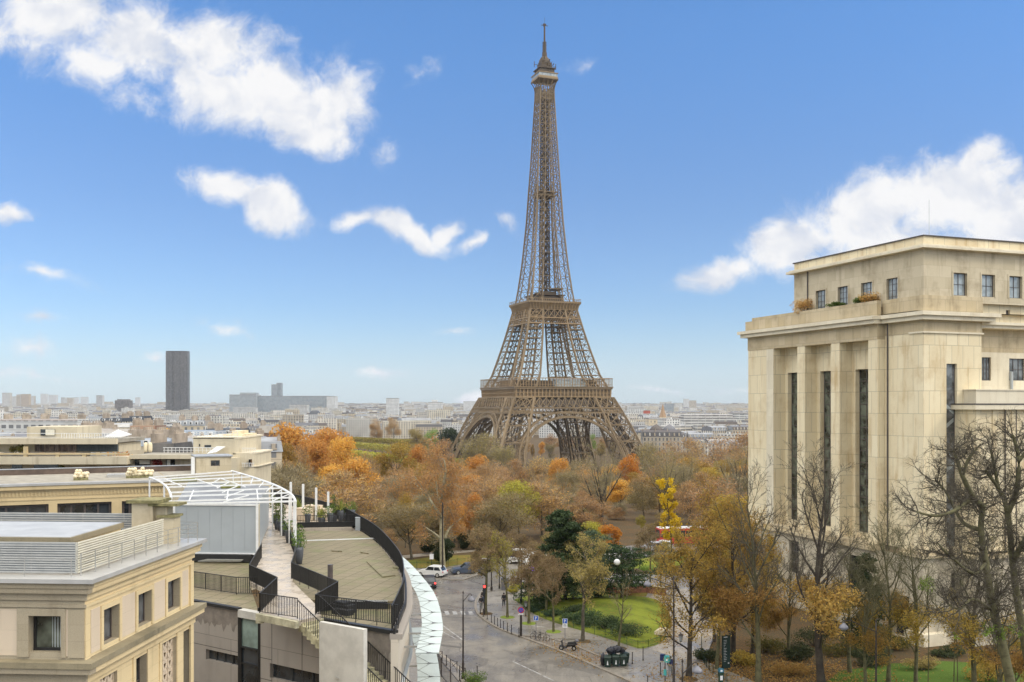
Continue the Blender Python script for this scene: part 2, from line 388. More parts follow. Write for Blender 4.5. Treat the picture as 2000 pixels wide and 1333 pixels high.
M['slab_white'] = plain('pale_smooth_concrete', (0.50, 0.48, 0.43), 0.6, 0.12, 1.2)
M['granite'] = stone('pale_granite_cladding', (0.56, 0.50, 0.41), (0.54, 0.48, 0.39), (0.42, 0.36, 0.28), 1.6, 1.2, 0.008, 0.3, speck=0.15)
# metals, glass, paint
M['black'] = plain('black_painted_steel', (0.022, 0.021, 0.020), 0.45, 0.2)
M['bronze'] = plain('dark_bronze_frames', (0.085, 0.07, 0.063), 0.4, 0.2)
M['steel'] = plain('brushed_steel', (0.50, 0.49, 0.46), 0.35, 0.1, 4.0, 0.6)
M['white_metal'] = plain('white_painted_metal', (0.72, 0.72, 0.70), 0.4, 0.06)
M['grey_panel'] = plain('pale_grey_panels', (0.36, 0.385, 0.395), 0.5, 0.05, 0.6)
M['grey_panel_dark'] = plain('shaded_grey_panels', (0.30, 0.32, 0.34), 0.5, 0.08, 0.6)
M['cream_louvre'] = plain('cream_louvres', (0.68, 0.64, 0.52), 0.45, 0.06)
M['grey_louvre'] = plain('grey_louvres', (0.42, 0.42, 0.40), 0.45, 0.08)
M['zinc'] = plain('zinc_sheet', (0.36, 0.37, 0.375), 0.35, 0.12, 0.8, 0.2)
M['zinc_wet'] = plain('wet_roof_sheet', (0.40, 0.395, 0.38), 0.34, 0.12, 0.8)
M['glass'] = glass('dark_window_glass')
M['glass_grey'] = glass('grey_window_glass', (0.10, 0.105, 0.11), 0.06, 0.6)
M['glass_pale'] = glass('pale_window_glass', (0.30, 0.33, 0.33), 0.08, 0.25)
M['glass_green'] = glass('green_tinted_glass', (0.22, 0.29, 0.26), 0.08, 0.3)
M['glass_tree'] = glass('painted_reflection_glass', (0.075, 0.085, 0.065), 0.04, 0.85)  # tree reflections painted into the pane colour
M['frost'] = plain('frosted_canopy_glass', (0.53, 0.585, 0.55), 0.4, 0.08, 0.5, 0.0, 0.3)
M['dark_in'] = plain('dark_interior', (0.02, 0.019, 0.018), 0.8)
M['dark_roof'] = plain('dark_roof_felt', (0.07, 0.062, 0.06), 0.6, 0.3, 1.5)
M['gravel'] = plain('grey_gravel_roof', (0.30, 0.275, 0.225), 0.85, 0.2, 1.0, bump=0.4)
M['wood_rust'] = plain('weathered_brown_copper', (0.12, 0.085, 0.065), 0.5, 0.3, 0.7)
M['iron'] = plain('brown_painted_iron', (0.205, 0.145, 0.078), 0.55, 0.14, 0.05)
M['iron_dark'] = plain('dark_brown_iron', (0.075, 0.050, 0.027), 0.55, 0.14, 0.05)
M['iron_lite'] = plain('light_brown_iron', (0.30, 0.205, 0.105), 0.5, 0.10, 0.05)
M['post'] = plain('dark_brown_post_paint', (0.035, 0.028, 0.024), 0.4, 0.2)
M['lamp_grey'] = plain('grey_lamp_housing', (0.16, 0.16, 0.18), 0.35, 0.1)
M['planter'] = plain('charcoal_planter', (0.085, 0.09, 0.10), 0.5, 0.15)
M['white_paint'] = plain('white_paint', (0.75, 0.75, 0.73), 0.5, 0.06)
M['terracotta'] = plain('clay_pots_and_brick', (0.30, 0.14, 0.085), 0.8, 0.2, 4.0)
M['rubber'] = plain('black_rubber', (0.018, 0.018, 0.018), 0.7)
M['skin'] = plain('skin', (0.45, 0.29, 0.21), 0.6, 0.08)
def tiles():
	m, nt, b = base_mat('mossy_roof_pavers', 0.75)
	t = mk(nt, 'ShaderNodeTexCoord')
	mp = mk(nt, 'ShaderNodeMapping', {0: t.outputs['Object'], 2: (0, 0, R(14))})
	br = mk(nt, 'ShaderNodeTexBrick', {'Vector': mp.outputs[0], 'Color1': (0.205, 0.17, 0.105, 1), 'Color2': (0.175, 0.145, 0.088, 1), 'Mortar': (0.075, 0.072, 0.035, 1), 'Scale': 1.0,
			'Mortar Size': 0.032, 'Brick Width': 1.0, 'Row Height': 1.0}, offset=0.0)
	n = mk(nt, 'ShaderNodeTexNoise', {'Vector': t.outputs['Object'], 'Scale': 0.35, 'Detail': 6.0, 'Roughness': 0.65})
	n2 = mk(nt, 'ShaderNodeTexNoise', {'Vector': t.outputs['Object'], 'Scale': 9.0, 'Detail': 4.0})
	moss = mth(nt, 'MULTIPLY', sstep(nt, n.outputs[0], 0.48, 0.68), 0.7)
	c = mixc(nt, moss, br.outputs[0], (0.135, 0.145, 0.055))
	c = mixc(nt, sstep(nt, n2.outputs[0], 0.45, 0.75, 0, 0.3), c, (0.27, 0.24, 0.165))
	nt.links.new(c, b.inputs['Base Color'])
	return m
M['tiles'] = tiles()
def wetfloor():
	m, nt, b = base_mat('wet_pale_walkway_slabs', 0.3)
	t = mk(nt, 'ShaderNodeTexCoord')
	br = mk(nt, 'ShaderNodeTexBrick', {'Vector': t.outputs['Object'], 'Color1': (0.50, 0.43, 0.345, 1), 'Color2': (0.46, 0.395, 0.315, 1), 'Mortar': (0.26, 0.22, 0.17, 1), 'Scale': 1.0,
			'Mortar Size': 0.012, 'Brick Width': 1.2, 'Row Height': 1.2}, offset=0.0)
	n = mk(nt, 'ShaderNodeTexNoise', {'Vector': t.outputs['Object'], 'Scale': 0.8, 'Detail': 6.0, 'Roughness': 0.6})
	w = sstep(nt, n.outputs[0], 0.44, 0.56)
	nt.links.new(mixc(nt, mth(nt, 'MULTIPLY', w, 0.12), br.outputs[0], (0.30, 0.25, 0.20)), b.inputs['Base Color'])
	nt.links.new(mth(nt, 'SUBTRACT', 0.48, mth(nt, 'MULTIPLY', w, 0.26)), b.inputs['Roughness'])
	return m
M['wetfloor'] = wetfloor()
def asphalt(name, c1, c2, puddle=0.5, scale=0.12):
	m, nt, b = base_mat(name, 0.5, 0.0, 0.3)
	t = mk(nt, 'ShaderNodeTexCoord')
	n = mk(nt, 'ShaderNodeTexNoise', {'Vector': t.outputs['Object'], 'Scale': scale, 'Detail': 8.0, 'Roughness': 0.66, 'Distortion': 1.0})
	n2 = mk(nt, 'ShaderNodeTexNoise', {'Vector': t.outputs['Object'], 'Scale': 5.0, 'Detail': 6.0, 'Roughness': 0.7})
	mp = mk(nt, 'ShaderNodeMapping', {0: t.outputs['Object'], 2: (0, 0, R(28)), 3: (2.2, .22, 1)})
	n3 = mk(nt, 'ShaderNodeTexNoise', {'Vector': mp.outputs[0], 'Scale': 0.55, 'Detail': 5.0, 'Roughness': 0.65, 'Distortion': 0.5})
	vo = mk(nt, 'ShaderNodeTexVoronoi', {'Vector': t.outputs['Object'], 'Scale': 0.16}, feature='F1')
	ck = mk(nt, 'ShaderNodeTexVoronoi', {'Vector': t.outputs['Object'], 'Scale': 0.22}, feature='DISTANCE_TO_EDGE')
	f = sstep(nt, n.outputs[0], 0.36, 0.66)
	c = mixc(nt, f, c1, c2)
	c = mixc(nt, sstep(nt, n2.outputs[0], 0.42, 0.66, 0, 0.45), c, [x*1.6 for x in c2])
	c = mixc(nt, sstep(nt, n3.outputs[0], 0.52, 0.70, 0, 0.45), c, [x*1.5 for x in c2])
	c = mixc(nt, sstep(nt, n3.outputs[0], 0.44, 0.30, 0, 0.35), c, [x*.6 for x in c1])
	gp = mth(nt, 'GREATER_THAN', mk(nt, 'ShaderNodeSeparateXYZ', {0: vo.outputs['Color']}).outputs[0], 0.80)
	c = mixc(nt, mth(nt, 'MULTIPLY', gp, 0.35), c, [x*.62 for x in c1])
	cr_ = mth(nt, 'MULTIPLY', sstep(nt, ck.outputs['Distance'], 0.012, 0.0), sstep(nt, n.outputs[0], 0.45, 0.55)); c = mixc(nt, mth(nt, 'MULTIPLY', cr_, 0.7), c, [x*.4 for x in c1])
	nt.links.new(c, b.inputs['Base Color'])
	nt.links.new(mth(nt, 'ADD', 0.22, mth(nt, 'MULTIPLY', f, puddle)), b.inputs['Roughness'])
	bp = mk(nt, 'ShaderNodeBump', {'Height': n2.outputs[0], 'Strength': 0.15, 'Distance': 0.02}); nt.links.new(bp.outputs[0], b.inputs['Normal'])
	return m
M['asphalt'] = asphalt('wet_asphalt', (0.115, 0.104, 0.088), (0.19, 0.172, 0.145), 0.35)
M['roof_grey'] = plain('grey_roof_membrane', (0.20, 0.205, 0.21), .5, .2, 1.0)
M['pave'] = asphalt('wet_pavement_asphalt', (0.165, 0.15, 0.127), (0.235, 0.213, 0.18), 0.32, 0.25)
M['path'] = asphalt('pale_sandy_path', (0.27, 0.235, 0.185), (0.31, 0.27, 0.215), 0.5, 0.3)
M['kerb'] = stone('granite_kerb', (0.25, 0.22, 0.185), (0.22, 0.195, 0.16), (0.15, 0.12, 0.09), 1.0, 1.0, 0.02, 0.4)
def cobbles():
	m, nt, b = base_mat('leaf_strewn_setts', 0.45)
	t = mk(nt, 'ShaderNodeTexCoord'); mp = mk(nt, 'ShaderNodeMapping', {0: t.outputs['Object'], 2: (0, 0, R(40))})
	br = mk(nt, 'ShaderNodeTexBrick', {'Vector': mp.outputs[0], 'Color1': (0.27, 0.24, 0.20, 1), 'Color2': (0.20, 0.18, 0.15, 1), 'Mortar': (0.09, 0.08, 0.065, 1), 'Scale': 1.0,
			'Mortar Size': 0.02, 'Brick Width': 0.22, 'Row Height': 0.16})
	n = mk(nt, 'ShaderNodeTexNoise', {'Vector': t.outputs['Object'], 'Scale': 1.6, 'Detail': 8.0, 'Roughness': 0.75})
	nt.links.new(mixc(nt, sstep(nt, n.outputs[0], 0.5, 0.62, 0, .6), br.outputs[0], (0.22, 0.105, 0.05)), b.inputs['Base Color'])
	return m
M['cobbles'] = cobbles()
def turf(name, g1, g2, leaf, amt):
	m, nt, b = base_mat(name, 0.9, 0.0, 0.15)
	t = mk(nt, 'ShaderNodeTexCoord')
	n = mk(nt, 'ShaderNodeTexNoise', {'Vector': t.outputs['Object'], 'Scale': 0.22, 'Detail': 6.0, 'Roughness': 0.6})
	n2 = mk(nt, 'ShaderNodeTexNoise', {'Vector': t.outputs['Object'], 'Scale': 3.5, 'Detail': 8.0, 'Roughness': 0.8})
	c = mixc(nt, sstep(nt, n.outputs[0], 0.38, 0.62), g1, g2)
	lv = mth(nt, 'ADD', n2.outputs[0], mth(nt, 'MULTIPLY', mth(nt, 'SUBTRACT', n.outputs[0], 0.5), -0.35))
	c = mixc(nt, mth(nt, 'MULTIPLY', sstep(nt, lv, 0.62-amt*0.3, 0.74-amt*0.3), 0.75), c, leaf)
	nt.links.new(c, b.inputs['Base Color'])
	bp = mk(nt, 'ShaderNodeBump', {'Height': n2.outputs[0], 'Strength': 0.5, 'Distance': 0.1}); nt.links.new(bp.outputs[0], b.inputs['Normal'])
	return m
M['lawn'] = turf('bright_lawn', (0.085, 0.12, 0.015), (0.20, 0.23, 0.026), (0.25, 0.15, 0.035), 0.30)
M['lawn_far'] = turf('leafy_lawn', (0.085, 0.12, 0.025), (0.13, 0.155, 0.03), (0.30, 0.16, 0.04), 0.55)
M['ground'] = turf('leaf_litter_ground', (0.062, 0.050, 0.028), (0.078, 0.060, 0.033), (0.16, 0.085, 0.032), 0.5)
M['garden'] = turf('garden_lawn', (0.055, 0.10, 0.015), (0.075, 0.125, 0.02), (0.14, 0.09, 0.03), 0.05)
# ------------------------------------------------------------------ terrain: the hill of the viewpoint falls to the river plain, far suburbs rise again
def smooth(t): t = min(1, max(0, t)); return t*t*(3-2*t)
def terr(x, y):
	if y < 2500: return -22.0*smooth((y-215)/265.0)
	return -22.0 + 30.0*smooth((y-2500)/5500.0) + 30*smooth((y-8000)/9000.0)
ys = [-60, -20, 10, 40, 70, 100, 130, 160, 190, 215, 240, 265, 290, 315, 340, 365, 390, 415, 440, 465, 490, 560, 700, 900, 1200, 1600, 2100, 2500, 3000, 3500, 4000, 4600, 5300, 6000, 7000, 8000, 9500, 11000, 13000, 16000, 20000]
xs = [-14000, -7000, -4000, -2500, -1500, -900, -500, -300, -180, -100, -50, 0, 50, 100, 180, 300, 500, 900, 1500, 2500, 4000, 7000, 14000]
vs = [(x, y, terr(x, y)) for y in ys for x in xs]; nx = len(xs)
fs = [(j*nx+i, j*nx+i+1, (j+1)*nx+i+1, (j+1)*nx+i) for j in range(len(ys)-1) for i in range(nx-1)]
me = bpy.data.meshes.new('ground'); me.from_pydata(vs, [], fs)
g = link(me, 'ground', None, [M['ground']]); g['kind'] = 'structure'
def sheet(name, pts, mat, z, label=None):
	mb = MB(); mb.face([(p[0], p[1], z) for p in pts]); o = mb.build(name, mat); o['kind'] = 'structure'; return o
def px(lst, z=0.0): return [on(a, b, z) for a, b in lst]
def spline(pts, n=6):
	"smooth polyline through plan points"
	P = [Vector(p) for p in pts]; out_ = []
	for i in range(len(P)-1):
		a = P[max(0, i-1)]; b = P[i]; c = P[i+1]; d = P[min(len(P)-1, i+2)]
		for k in range(n):
			t = k/n
			out_.append(0.5*((2*b)+(c-a)*t+(2*a-5*b+4*c-d)*t*t+(3*b-a-3*c+d)*t**3))
	out_.append(P[-1]); return out_
# the street: one sheet from below the picture to the crossing, and the side street behind the trees
road_pts = px([(1500, 1480), (840, 1480), (780, 1330), (770, 1180), (780, 1118), (858, 1119), (893, 1109.5), (935, 1106), (1000, 1101), (1100, 1096), (1190, 1092), (1200, 1120), (1100, 1150), (1040, 1172), (1110, 1255), (1210, 1290), (1320, 1360)])
sheet('road', road_pts, M['asphalt'], 0.004)
sheet('avenue', px([(1150, 1100), (1130, 1082), (1250, 1063), (1420, 1050), (1470, 1047), (1470, 1066), (1380, 1072), (1260, 1088)]), M['asphalt'], 0.006)
kerb_line = px([(1285, 1362), (1231, 1333), (1163, 1303), (1098, 1275), (1045, 1255), (1014, 1244), (977, 1230), (952, 1216), (936, 1203), (930, 1194), (928.5, 1184), (931, 1172), (940, 1160), (956, 1149), (985, 1140), (1040, 1130), (1110, 1122)])
kerb_line = spline(kerb_line, 4)
strip_in = px([(1014.5, 1243.5), (1043, 1245), (1069, 1247), (1097, 1255), (1130, 1266), (1160, 1279), (1183, 1288), (1183.5, 1297), (1164.5, 1303)])
lawn_edge = px([(1003, 1174), (1023, 1186), (1042, 1201), (1079, 1217), (1141, 1236), (1203, 1255), (1246, 1269), (1266, 1267), (1290, 1258), (1306, 1241), (1310, 1222), (1307, 1200), (1293, 1180), (1265, 1169), (1203, 1165), (1110, 1165), (1035, 1166)])
# right pavement: raised slab between the kerb and the lawn; the setts of the parking strip stay low
ki = [i for i, p in enumerate(kerb_line)]
a_i = min(ki, key=lambda i: (kerb_line[i]-strip_in[-1]).length); b_i = min(ki, key=lambda i: (kerb_line[i]-strip_in[0]).length)
pv = list(kerb_line[:a_i]) + list(reversed(strip_in)) + list(kerb_line[b_i+1:]) + px([(1300, 1124), (1400, 1135), (1420, 1200), (1372, 1292), (1500, 1345), (1600, 1400), (1450, 1450)])
mb = MB(); mb.prism([(p.x, p.y) for p in pv], 0.0, 0.12); o = mb.build('pavement', M['pave']); o['kind'] = 'structure'
strip = list(strip_in) + list(kerb_line[a_i:b_i+1])
sheet('parking_strip', strip, M['cobbles'], 0.02)
def ribbon(mb, pts, w0, w1, z0, z1):
	"raised strip along a polyline, from offset w0 to w1 on its left"
	P = [Vector((p[0], p[1], 0)) for p in pts]; N_ = []
	for i in range(len(P)):
		d = (P[min(i+1, len(P)-1)]-P[max(i-1, 0)]).normalized(); N_.append(Vector((-d.y, d.x, 0)))
	A = [P[i]+N_[i]*w0 for i in range(len(P))]; B = [P[i]+N_[i]*w1 for i in range(len(P))]
	for i in range(len(P)-1):
		a, b, c, d = A[i], A[i+1], B[i+1], B[i]
		mb.face([(a.x,a.y,z1),(b.x,b.y,z1),(c.x,c.y,z1),(d.x,d.y,z1)])
		mb.face([(a.x,a.y,z0),(b.x,b.y,z0),(b.x,b.y,z1),(a.x,a.y,z1)]); mb.face([(c.x,c.y,z0),(d.x,d.y,z0),(d.x,d.y,z1),(c.x,c.y,z1)])
	return mb
kb = MB(); ribbon(kb, kerb_line, -0.18, 0.12, 0.0, 0.135); ribbon(kb, [p for p in strip_in], -0.12, 0.12, 0.0, 0.145)
# left pavement by the curved building with its kerb
left_kerb = spline(px([(1000, 1400), (950, 1345), (915, 1322), (880, 1295), (853, 1270), (846, 1245), (838, 1210), (825, 1165), (810, 1135)]), 4)
lp = list(left_kerb) + px([(760, 1120), (740, 1300), (800, 1420)])
mb = MB(); mb.prism([(p.x, p.y) for p in lp], 0.0, 0.12); o = mb.build('pavement', M['pave']); o['kind'] = 'structure'
ribbon(kb, left_kerb, -0.15, 0.15, 0.0, 0.135)
isl = px([(862, 1131.5), (880, 1133.5), (905, 1134), (934, 1124), (945, 1119), (930, 1119), (900, 1124)])
mb = MB(); mb.prism([(p.x, p.y) for p in isl], 0.0, 0.12); o = mb.build('traffic_island', M['pave']); o['kind'] = 'structure'
ribbon(kb, isl+[isl[0]], -0.12, 0.12, 0.0, 0.135)
far_kerb = px([(760, 1119), (858, 1119), (893, 1109.5), (935, 1106), (1000, 1101), (1100, 1096), (1180, 1092)])
ribbon(kb, far_kerb, -0.15, 0.15, 0.0, 0.135)
o = kb.build('kerb', M['kerb']); o['kind'] = 'structure'
mb = MB(); fp = [p for p in far_kerb] + px([(1180, 1088), (1000, 1096), (935, 1101), (893, 1105), (855, 1112), (760, 1111)]); mb.prism([(p.x, p.y) for p in fp], 0.0, 0.1)
o = mb.build('pavement', M['pave']); o['kind'] = 'structure'
# lawns and paths
mb = MB()
lp_ = spline([*lawn_edge, lawn_edge[0]], 3)
cx = sum(p.x for p in lp_)/len(lp_); cy = sum(p.y for p in lp_)/len(lp_)
for ring in range(8):                           # a low mound
	for i in range(len(lp_)-1):
		def q(p, r): t = r/8; e = smooth(1-t); return (cx+(p.x-cx)*t, cy+(p.y-cy)*t, 0.124+0.9*smooth(min(1, (1-t)*1.6)))
		a, b = lp_[i], lp_[i+1]
		if ring == 0: mb.face([(cx, cy, 1.024), q(a, 1), q(b, 1)])
		else: mb.face([q(a, ring), q(a, ring+1), q(b, ring+1), q(b, ring)])
o = mb.build('lawn', M['lawn'], smooth=True); o['kind'] = 'structure'
sheet('path', px([(1266, 1267), (1290, 1258), (1306, 1241), (1310, 1222), (1307, 1200), (1293, 1180), (1265, 1169), (1290, 1155), (1340, 1150), (1400, 1160), (1402, 1215), (1378, 1290), (1330, 1288)], .12), M['path'], 0.126)
sheet('park_lawn', px([(770, 1112), (895, 1106.5), (960, 1099), (1010, 1092), (930, 1084), (860, 1086), (790, 1096)]), M['lawn_far'], 0.008)
sheet('park_path', px([(770, 1094), (850, 1084), (930, 1078), (930, 1074), (850, 1079), (770, 1087)]), M['path'], 0.010)
sheet('verge', px([(1225, 1112), (1330, 1105), (1345, 1084), (1290, 1086), (1235, 1094)]), M['lawn'], 0.010)
sheet('park_lawn', px([(1000, 1120), (1160, 1112), (1220, 1100), (1200, 1096), (1080, 1100)]), M['lawn_far'], 0.012)
sheet('flower_bed', px([(1010, 1164), (1110, 1163), (1203, 1163), (1262, 1166), (1270, 1148), (1160, 1140), (1060, 1146)], .12), M['lawn_far'], 0.128)
sheet('garden_lawn', px([(1600, 1345), (1640, 1312), (1740, 1297), (1840, 1292), (2060, 1305), (2060, 1420), (1600, 1420)]), M['garden'], 0.03)
# paint on the road
pm = MB()
def dash(p, q, w, z=0.012):
	p = on(*p); q = on(*q); d = (q-p).normalized(); n = Vector((-d.y, d.x, 0))*w/2
	pm.face([(p-n)[:2]+(z,), (q-n)[:2]+(z,), (q+n)[:2]+(z,), (p+n)[:2]+(z,)])
dash((1001, 1292), (1056, 1318), 0.14); dash((1060, 1320), (1081, 1330), 0.14); dash((1095, 1337), (1130, 1353), .14)
dash((856, 1216), (903, 1250), 0.13); dash((858, 1231), (890, 1248), 0.10)
for q in range(5):
	x = 852+15.4*q*1.0
	pts = [(x, 1194), (x+8, 1194), (x+11.5, 1201), (x+3, 1201)]
	pm.face([tuple(on(a, b)[:2])+(0.012,) for a, b in pts])
dash((868, 1136), (895, 1128), .12); dash((849, 1172), (857, 1166), .15)
pmat = plain('worn_road_paint', (0.34, 0.335, 0.32), 0.5, 0.35, 1.6)
o = pm.build('road_marking', pmat); o['kind'] = 'structure'
# ------------------------------------------------------------------ the iron tower
TZ = -22.0
tower = thing('iron_lattice_tower', (at(1063.5, 790, 700).x, 700, TZ), R(20.3),
			  'tall brown iron lattice tower with four arched legs rising above the park', 'tower')
def lerp_tab(tab, h):
	for (a, x), (b, y) in zip(tab[:-1], tab[1:]):
		if h <= b: return x+(y-x)*(h-a)/(b-a) if h > a else x
	return tab[-1][1]
OT = [(0, 58.5), (13.3, 52.8), (35.8, 43.7), (51.4, 36.2), (57, 34.2), (64.8, 30.0), (78.9, 25.8), (95.6, 21.4), (111.2, 17.8), (120.3, 15.5), (146.4, 12.4), (175, 10.0), (217.5, 7.6), (241, 6.4), (264.6, 5.2), (290, 5.0)]
WT = [(0, 20.0), (13, 18.0), (36, 15.5), (51, 14.5), (57, 13.6), (64.8, 14.4), (111, 9.9), (120, 7.8), (150, 6.6), (175, 5.9), (200, 5.4)]
O_ = lambda h: lerp_tab(OT, h)
I_ = lambda h: O_(h)-lerp_tab(WT, h)
def xcell(mb, a, b, c, d, w):
	mb.bar(a, c, w, w*0.6); mb.bar(b, d, w, w*0.6)
def lattice(mb, a, b, c, d, n, m, w, frame=0.0):
	"X bracing in n by m cells over the quad a-b-c-d (a,b low; d,c high)"
	a, b, c, d = map(Vector, (a, b, c, d))
	P = lambda u, v: a.lerp(b, u).lerp(d.lerp(c, u), v)
	for i in range(n):
		for j in range(m):
			xcell(mb, P(i/n, j/m), P((i+1)/n, j/m), P((i+1)/n, (j+1)/m), P(i/n, (j+1)/m), w)
	if frame:
		for j in range(m+1): mb.bar(P(0, j/m), P(1, j/m), frame)
		for i in range(1, n): mb.bar(P(i/n, 0), P(i/n, 1), frame*0.8)
def leg_mesh(sx, sy, levels, cw, bw, sub, gus=0.0):
	mb = MB()
	def C(h):
		o, i = O_(h), I_(h); return [Vector((sx*o, sy*o, h)), Vector((sx*i, sy*o, h)), Vector((sx*i, sy*i, h)), Vector((sx*o, sy*i, h))]
	for h0, h1 in zip(levels[:-1], levels[1:]):
		a, b = C(h0), C(h1)
		for k in range(4):
			mb.bar(a[k], b[k], cw)
			k2 = (k+1) % 4
			lattice(mb, a[k], a[k2], b[k2], b[k], sub, sub, bw)
			mb.bar(b[k], b[k2], bw*1.5)
			if sub == 1: mb.bar(a[k].lerp(b[k], .5), a[k2].lerp(b[k2], .5), bw*0.8)
			if gus:
				mid = (a[k]+a[k2]+b[k]+b[k2])/4; n = (a[k2]-a[k]).cross(b[k]-a[k]).normalized()
				for q in (mid, b[k].lerp(b[k2], .5)):
					t = (b[k2]-b[k]).normalized()*gus; s_ = n.cross(t.normalized())*gus
					mb.face([q-t-s_, q+t-s_, q+t+s_, q-t+s_])
		mb.bar(b[0], b[2], bw); mb.bar(b[1], b[3], bw)
	return mb
CORNERS = [(1, -1), (-1, -1), (1, 1), (-1, 1)]
for sx, sy in CORNERS:
	leg_mesh(sx, sy, [-2, 10, 22, 33, 42.5, 51.5], 1.45, 0.55, 2, 0.9).build('leg', M['iron'], tower)
for sx, sy in CORNERS:
	leg_mesh(sx, sy, [58.5, 67, 76, 84.5, 92.5, 99, 103, 108, 113], 1.15, 0.36, 1, 0.7).build('upper_leg', M['iron'], tower)
def face_pts(k):
	"turns (along, out, h) of face k into tower space; face 0 is the front"
	c, s = [(1, 0), (0, 1), (-1, 0), (0, -1)][k]
	return lambda u, o, h: Vector((c*u+s*o, s*u-c*o, h))
for k in range(4):
	F = face_pts(k); mb = MB(); n = 30
	ro, rr = 39.5, 34.0; ri, rri = 36.2, 30.6; h0 = 8.0
	A = []; B = []
	for i in range(n+1):
		t = math.pi*i/n
		xo, ho = ro*math.cos(t), h0+rr*math.sin(t); xi, hi = ri*math.cos(t), h0+rri*math.sin(t)
		A.append(F(xo, O_(ho)+0.4, ho)); B.append(F(xi, O_(hi)+0.4, hi))
	inn = F(0, -3.0, 0)-F(0, 0, 0)
	for i in range(n):
		mb.bar(A[i], A[i+1], .75, .9); mb.bar(B[i], B[i+1], .85, 1.5)
		mb.bar(A[i], B[i], 0.3); xcell(mb, A[i], A[i+1], B[i+1], B[i], 0.32)
		mb.bar(A[i]+inn, A[i+1]+inn, .7); mb.bar(B[i]+inn, B[i+1]+inn, .9); mb.bar(B[i], B[i]+inn, .3); xcell(mb, B[i], B[i+1], B[i+1]+inn, B[i]+inn, .25)
	mb.build('arch', M['iron'], tower)
	# spandrel bars from the arch up to the belt: round-headed openings
	mb = MB()
	for i in range(1, n):
		p = A[i]; u = ro*math.cos(math.pi*i/n); h = h0+rr*math.sin(math.pi*i/n)
		if h < 40.3 and abs(u) < I_(41)+5: mb.bar(p, F(u, O_(41.2)+.3, 41.2), 0.5, 0.8)
	o4, o5 = O_(41.2)+0.3, O_(44.6)+0.3
	w = o4
	lattice(mb, F(-o4, o4, 41.2), F(o4, o4, 41.2), F(o5, o5, 44.6), F(-o5, o5, 44.6), 30, 1, 0.38)
	mb.bar(F(-o4, o4, 41.2), F(o4, o4, 41.2), 0.9); mb.bar(F(-o5, o5, 44.6), F(o5, o5, 44.6), 1.0)
	o6 = O_(51.7)+0.3
	lattice(mb, F(-o5, o5, 44.6), F(o5, o5, 44.6), F(o6, o6, 51.7), F(-o6, o6, 51.7), 16, 1, 0.52, 0.0)
	for i_ in range(17): u_ = -1+2*i_/16; mb.bar(F(o5*u_, o5, 44.6), F(o6*u_, o6, 51.7), 0.3)
	for uu in (-1, 1):
		for f_ in (1.0, (I_(46)/O_(46))):
			mb.bar(F(uu*o4*f_, o4+.15, 41.2), F(uu*o6*f_, o6+.15, 51.7), 1.1, 0.8)
	mb.build('lattice_belt', M['iron'], tower)
# first platform: frieze with brackets, cornice, gallery posts
mb = MB()
mb.box(-34.6, 34.6, -34.6, 34.6, 51.8, 57.2); mb.box(-35.9, 35.9, -35.9, 35.9, 57.2, 58.4); mb.box(-36.3, 36.3, -36.3, 36.3, 58.4, 59.0)
plat = mb.build('first_platform', M['iron'], tower)
fr = MB(); ga = MB()
for k in range(4):
	F = face_pts(k)
	for i in range(27):
		u = -34.6+69.2*i/26
		fr.bar(F(u, 34.9, 51.6), F(u, 35.3, 57.3), 0.55, 0.7)
	fr.bar(F(-34.9, 34.9, 52.0), F(34.9, 34.9, 52.0), 0.8, 0.6); fr.bar(F(-35.2, 35.2, 54.6), F(35.2, 35.2, 54.6), 0.25, 0.4)
	for i in range(37):
		u = -35.6+71.2*i/36; ga.bar(F(u, 35.6, 59), F(u, 35.6, 64.4), 0.28 if i % 3 else .4)
	ga.bar(F(-35.6, 35.6, 60.4), F(35.6, 35.6, 60.4), 0.22); ga.bar(F(-35.9, 35.6, 64.6), F(35.9, 35.6, 64.6), 0.9, 0.5)
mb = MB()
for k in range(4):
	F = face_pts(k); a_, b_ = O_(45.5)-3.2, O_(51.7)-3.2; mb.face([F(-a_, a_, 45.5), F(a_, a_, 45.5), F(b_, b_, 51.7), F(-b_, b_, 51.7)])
mb.build('shade_backing', M['iron_dark'], plat)  # added dark sheets behind the X bars, standing in for the inner shade
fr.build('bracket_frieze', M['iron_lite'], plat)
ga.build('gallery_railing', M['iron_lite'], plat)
mb = MB(); mb.box(-4, 19, -29.5, -24, 59, 63.8); mb.build('pavilion', M['glass_pale'], plat)
mb = MB(); mb.box(-26, -7, -29, -22, 59, 63.2); mb.box(-29, -22, -20, 12, 59, 63.5); mb.box(21.5, 28, -25, 20, 59, 63.6); mb.box(-15, 20, 20, 28, 59, 64); mb.build('pavilion', M['iron_dark'], plat)
mb = MB(); mb.box(-5, 20, -30, -23.5, 63.8, 64.5); mb.box(-30, -21, -21, 13, 63.5, 64.1); mb.build('pavilion_roof', M['zinc'], plat)
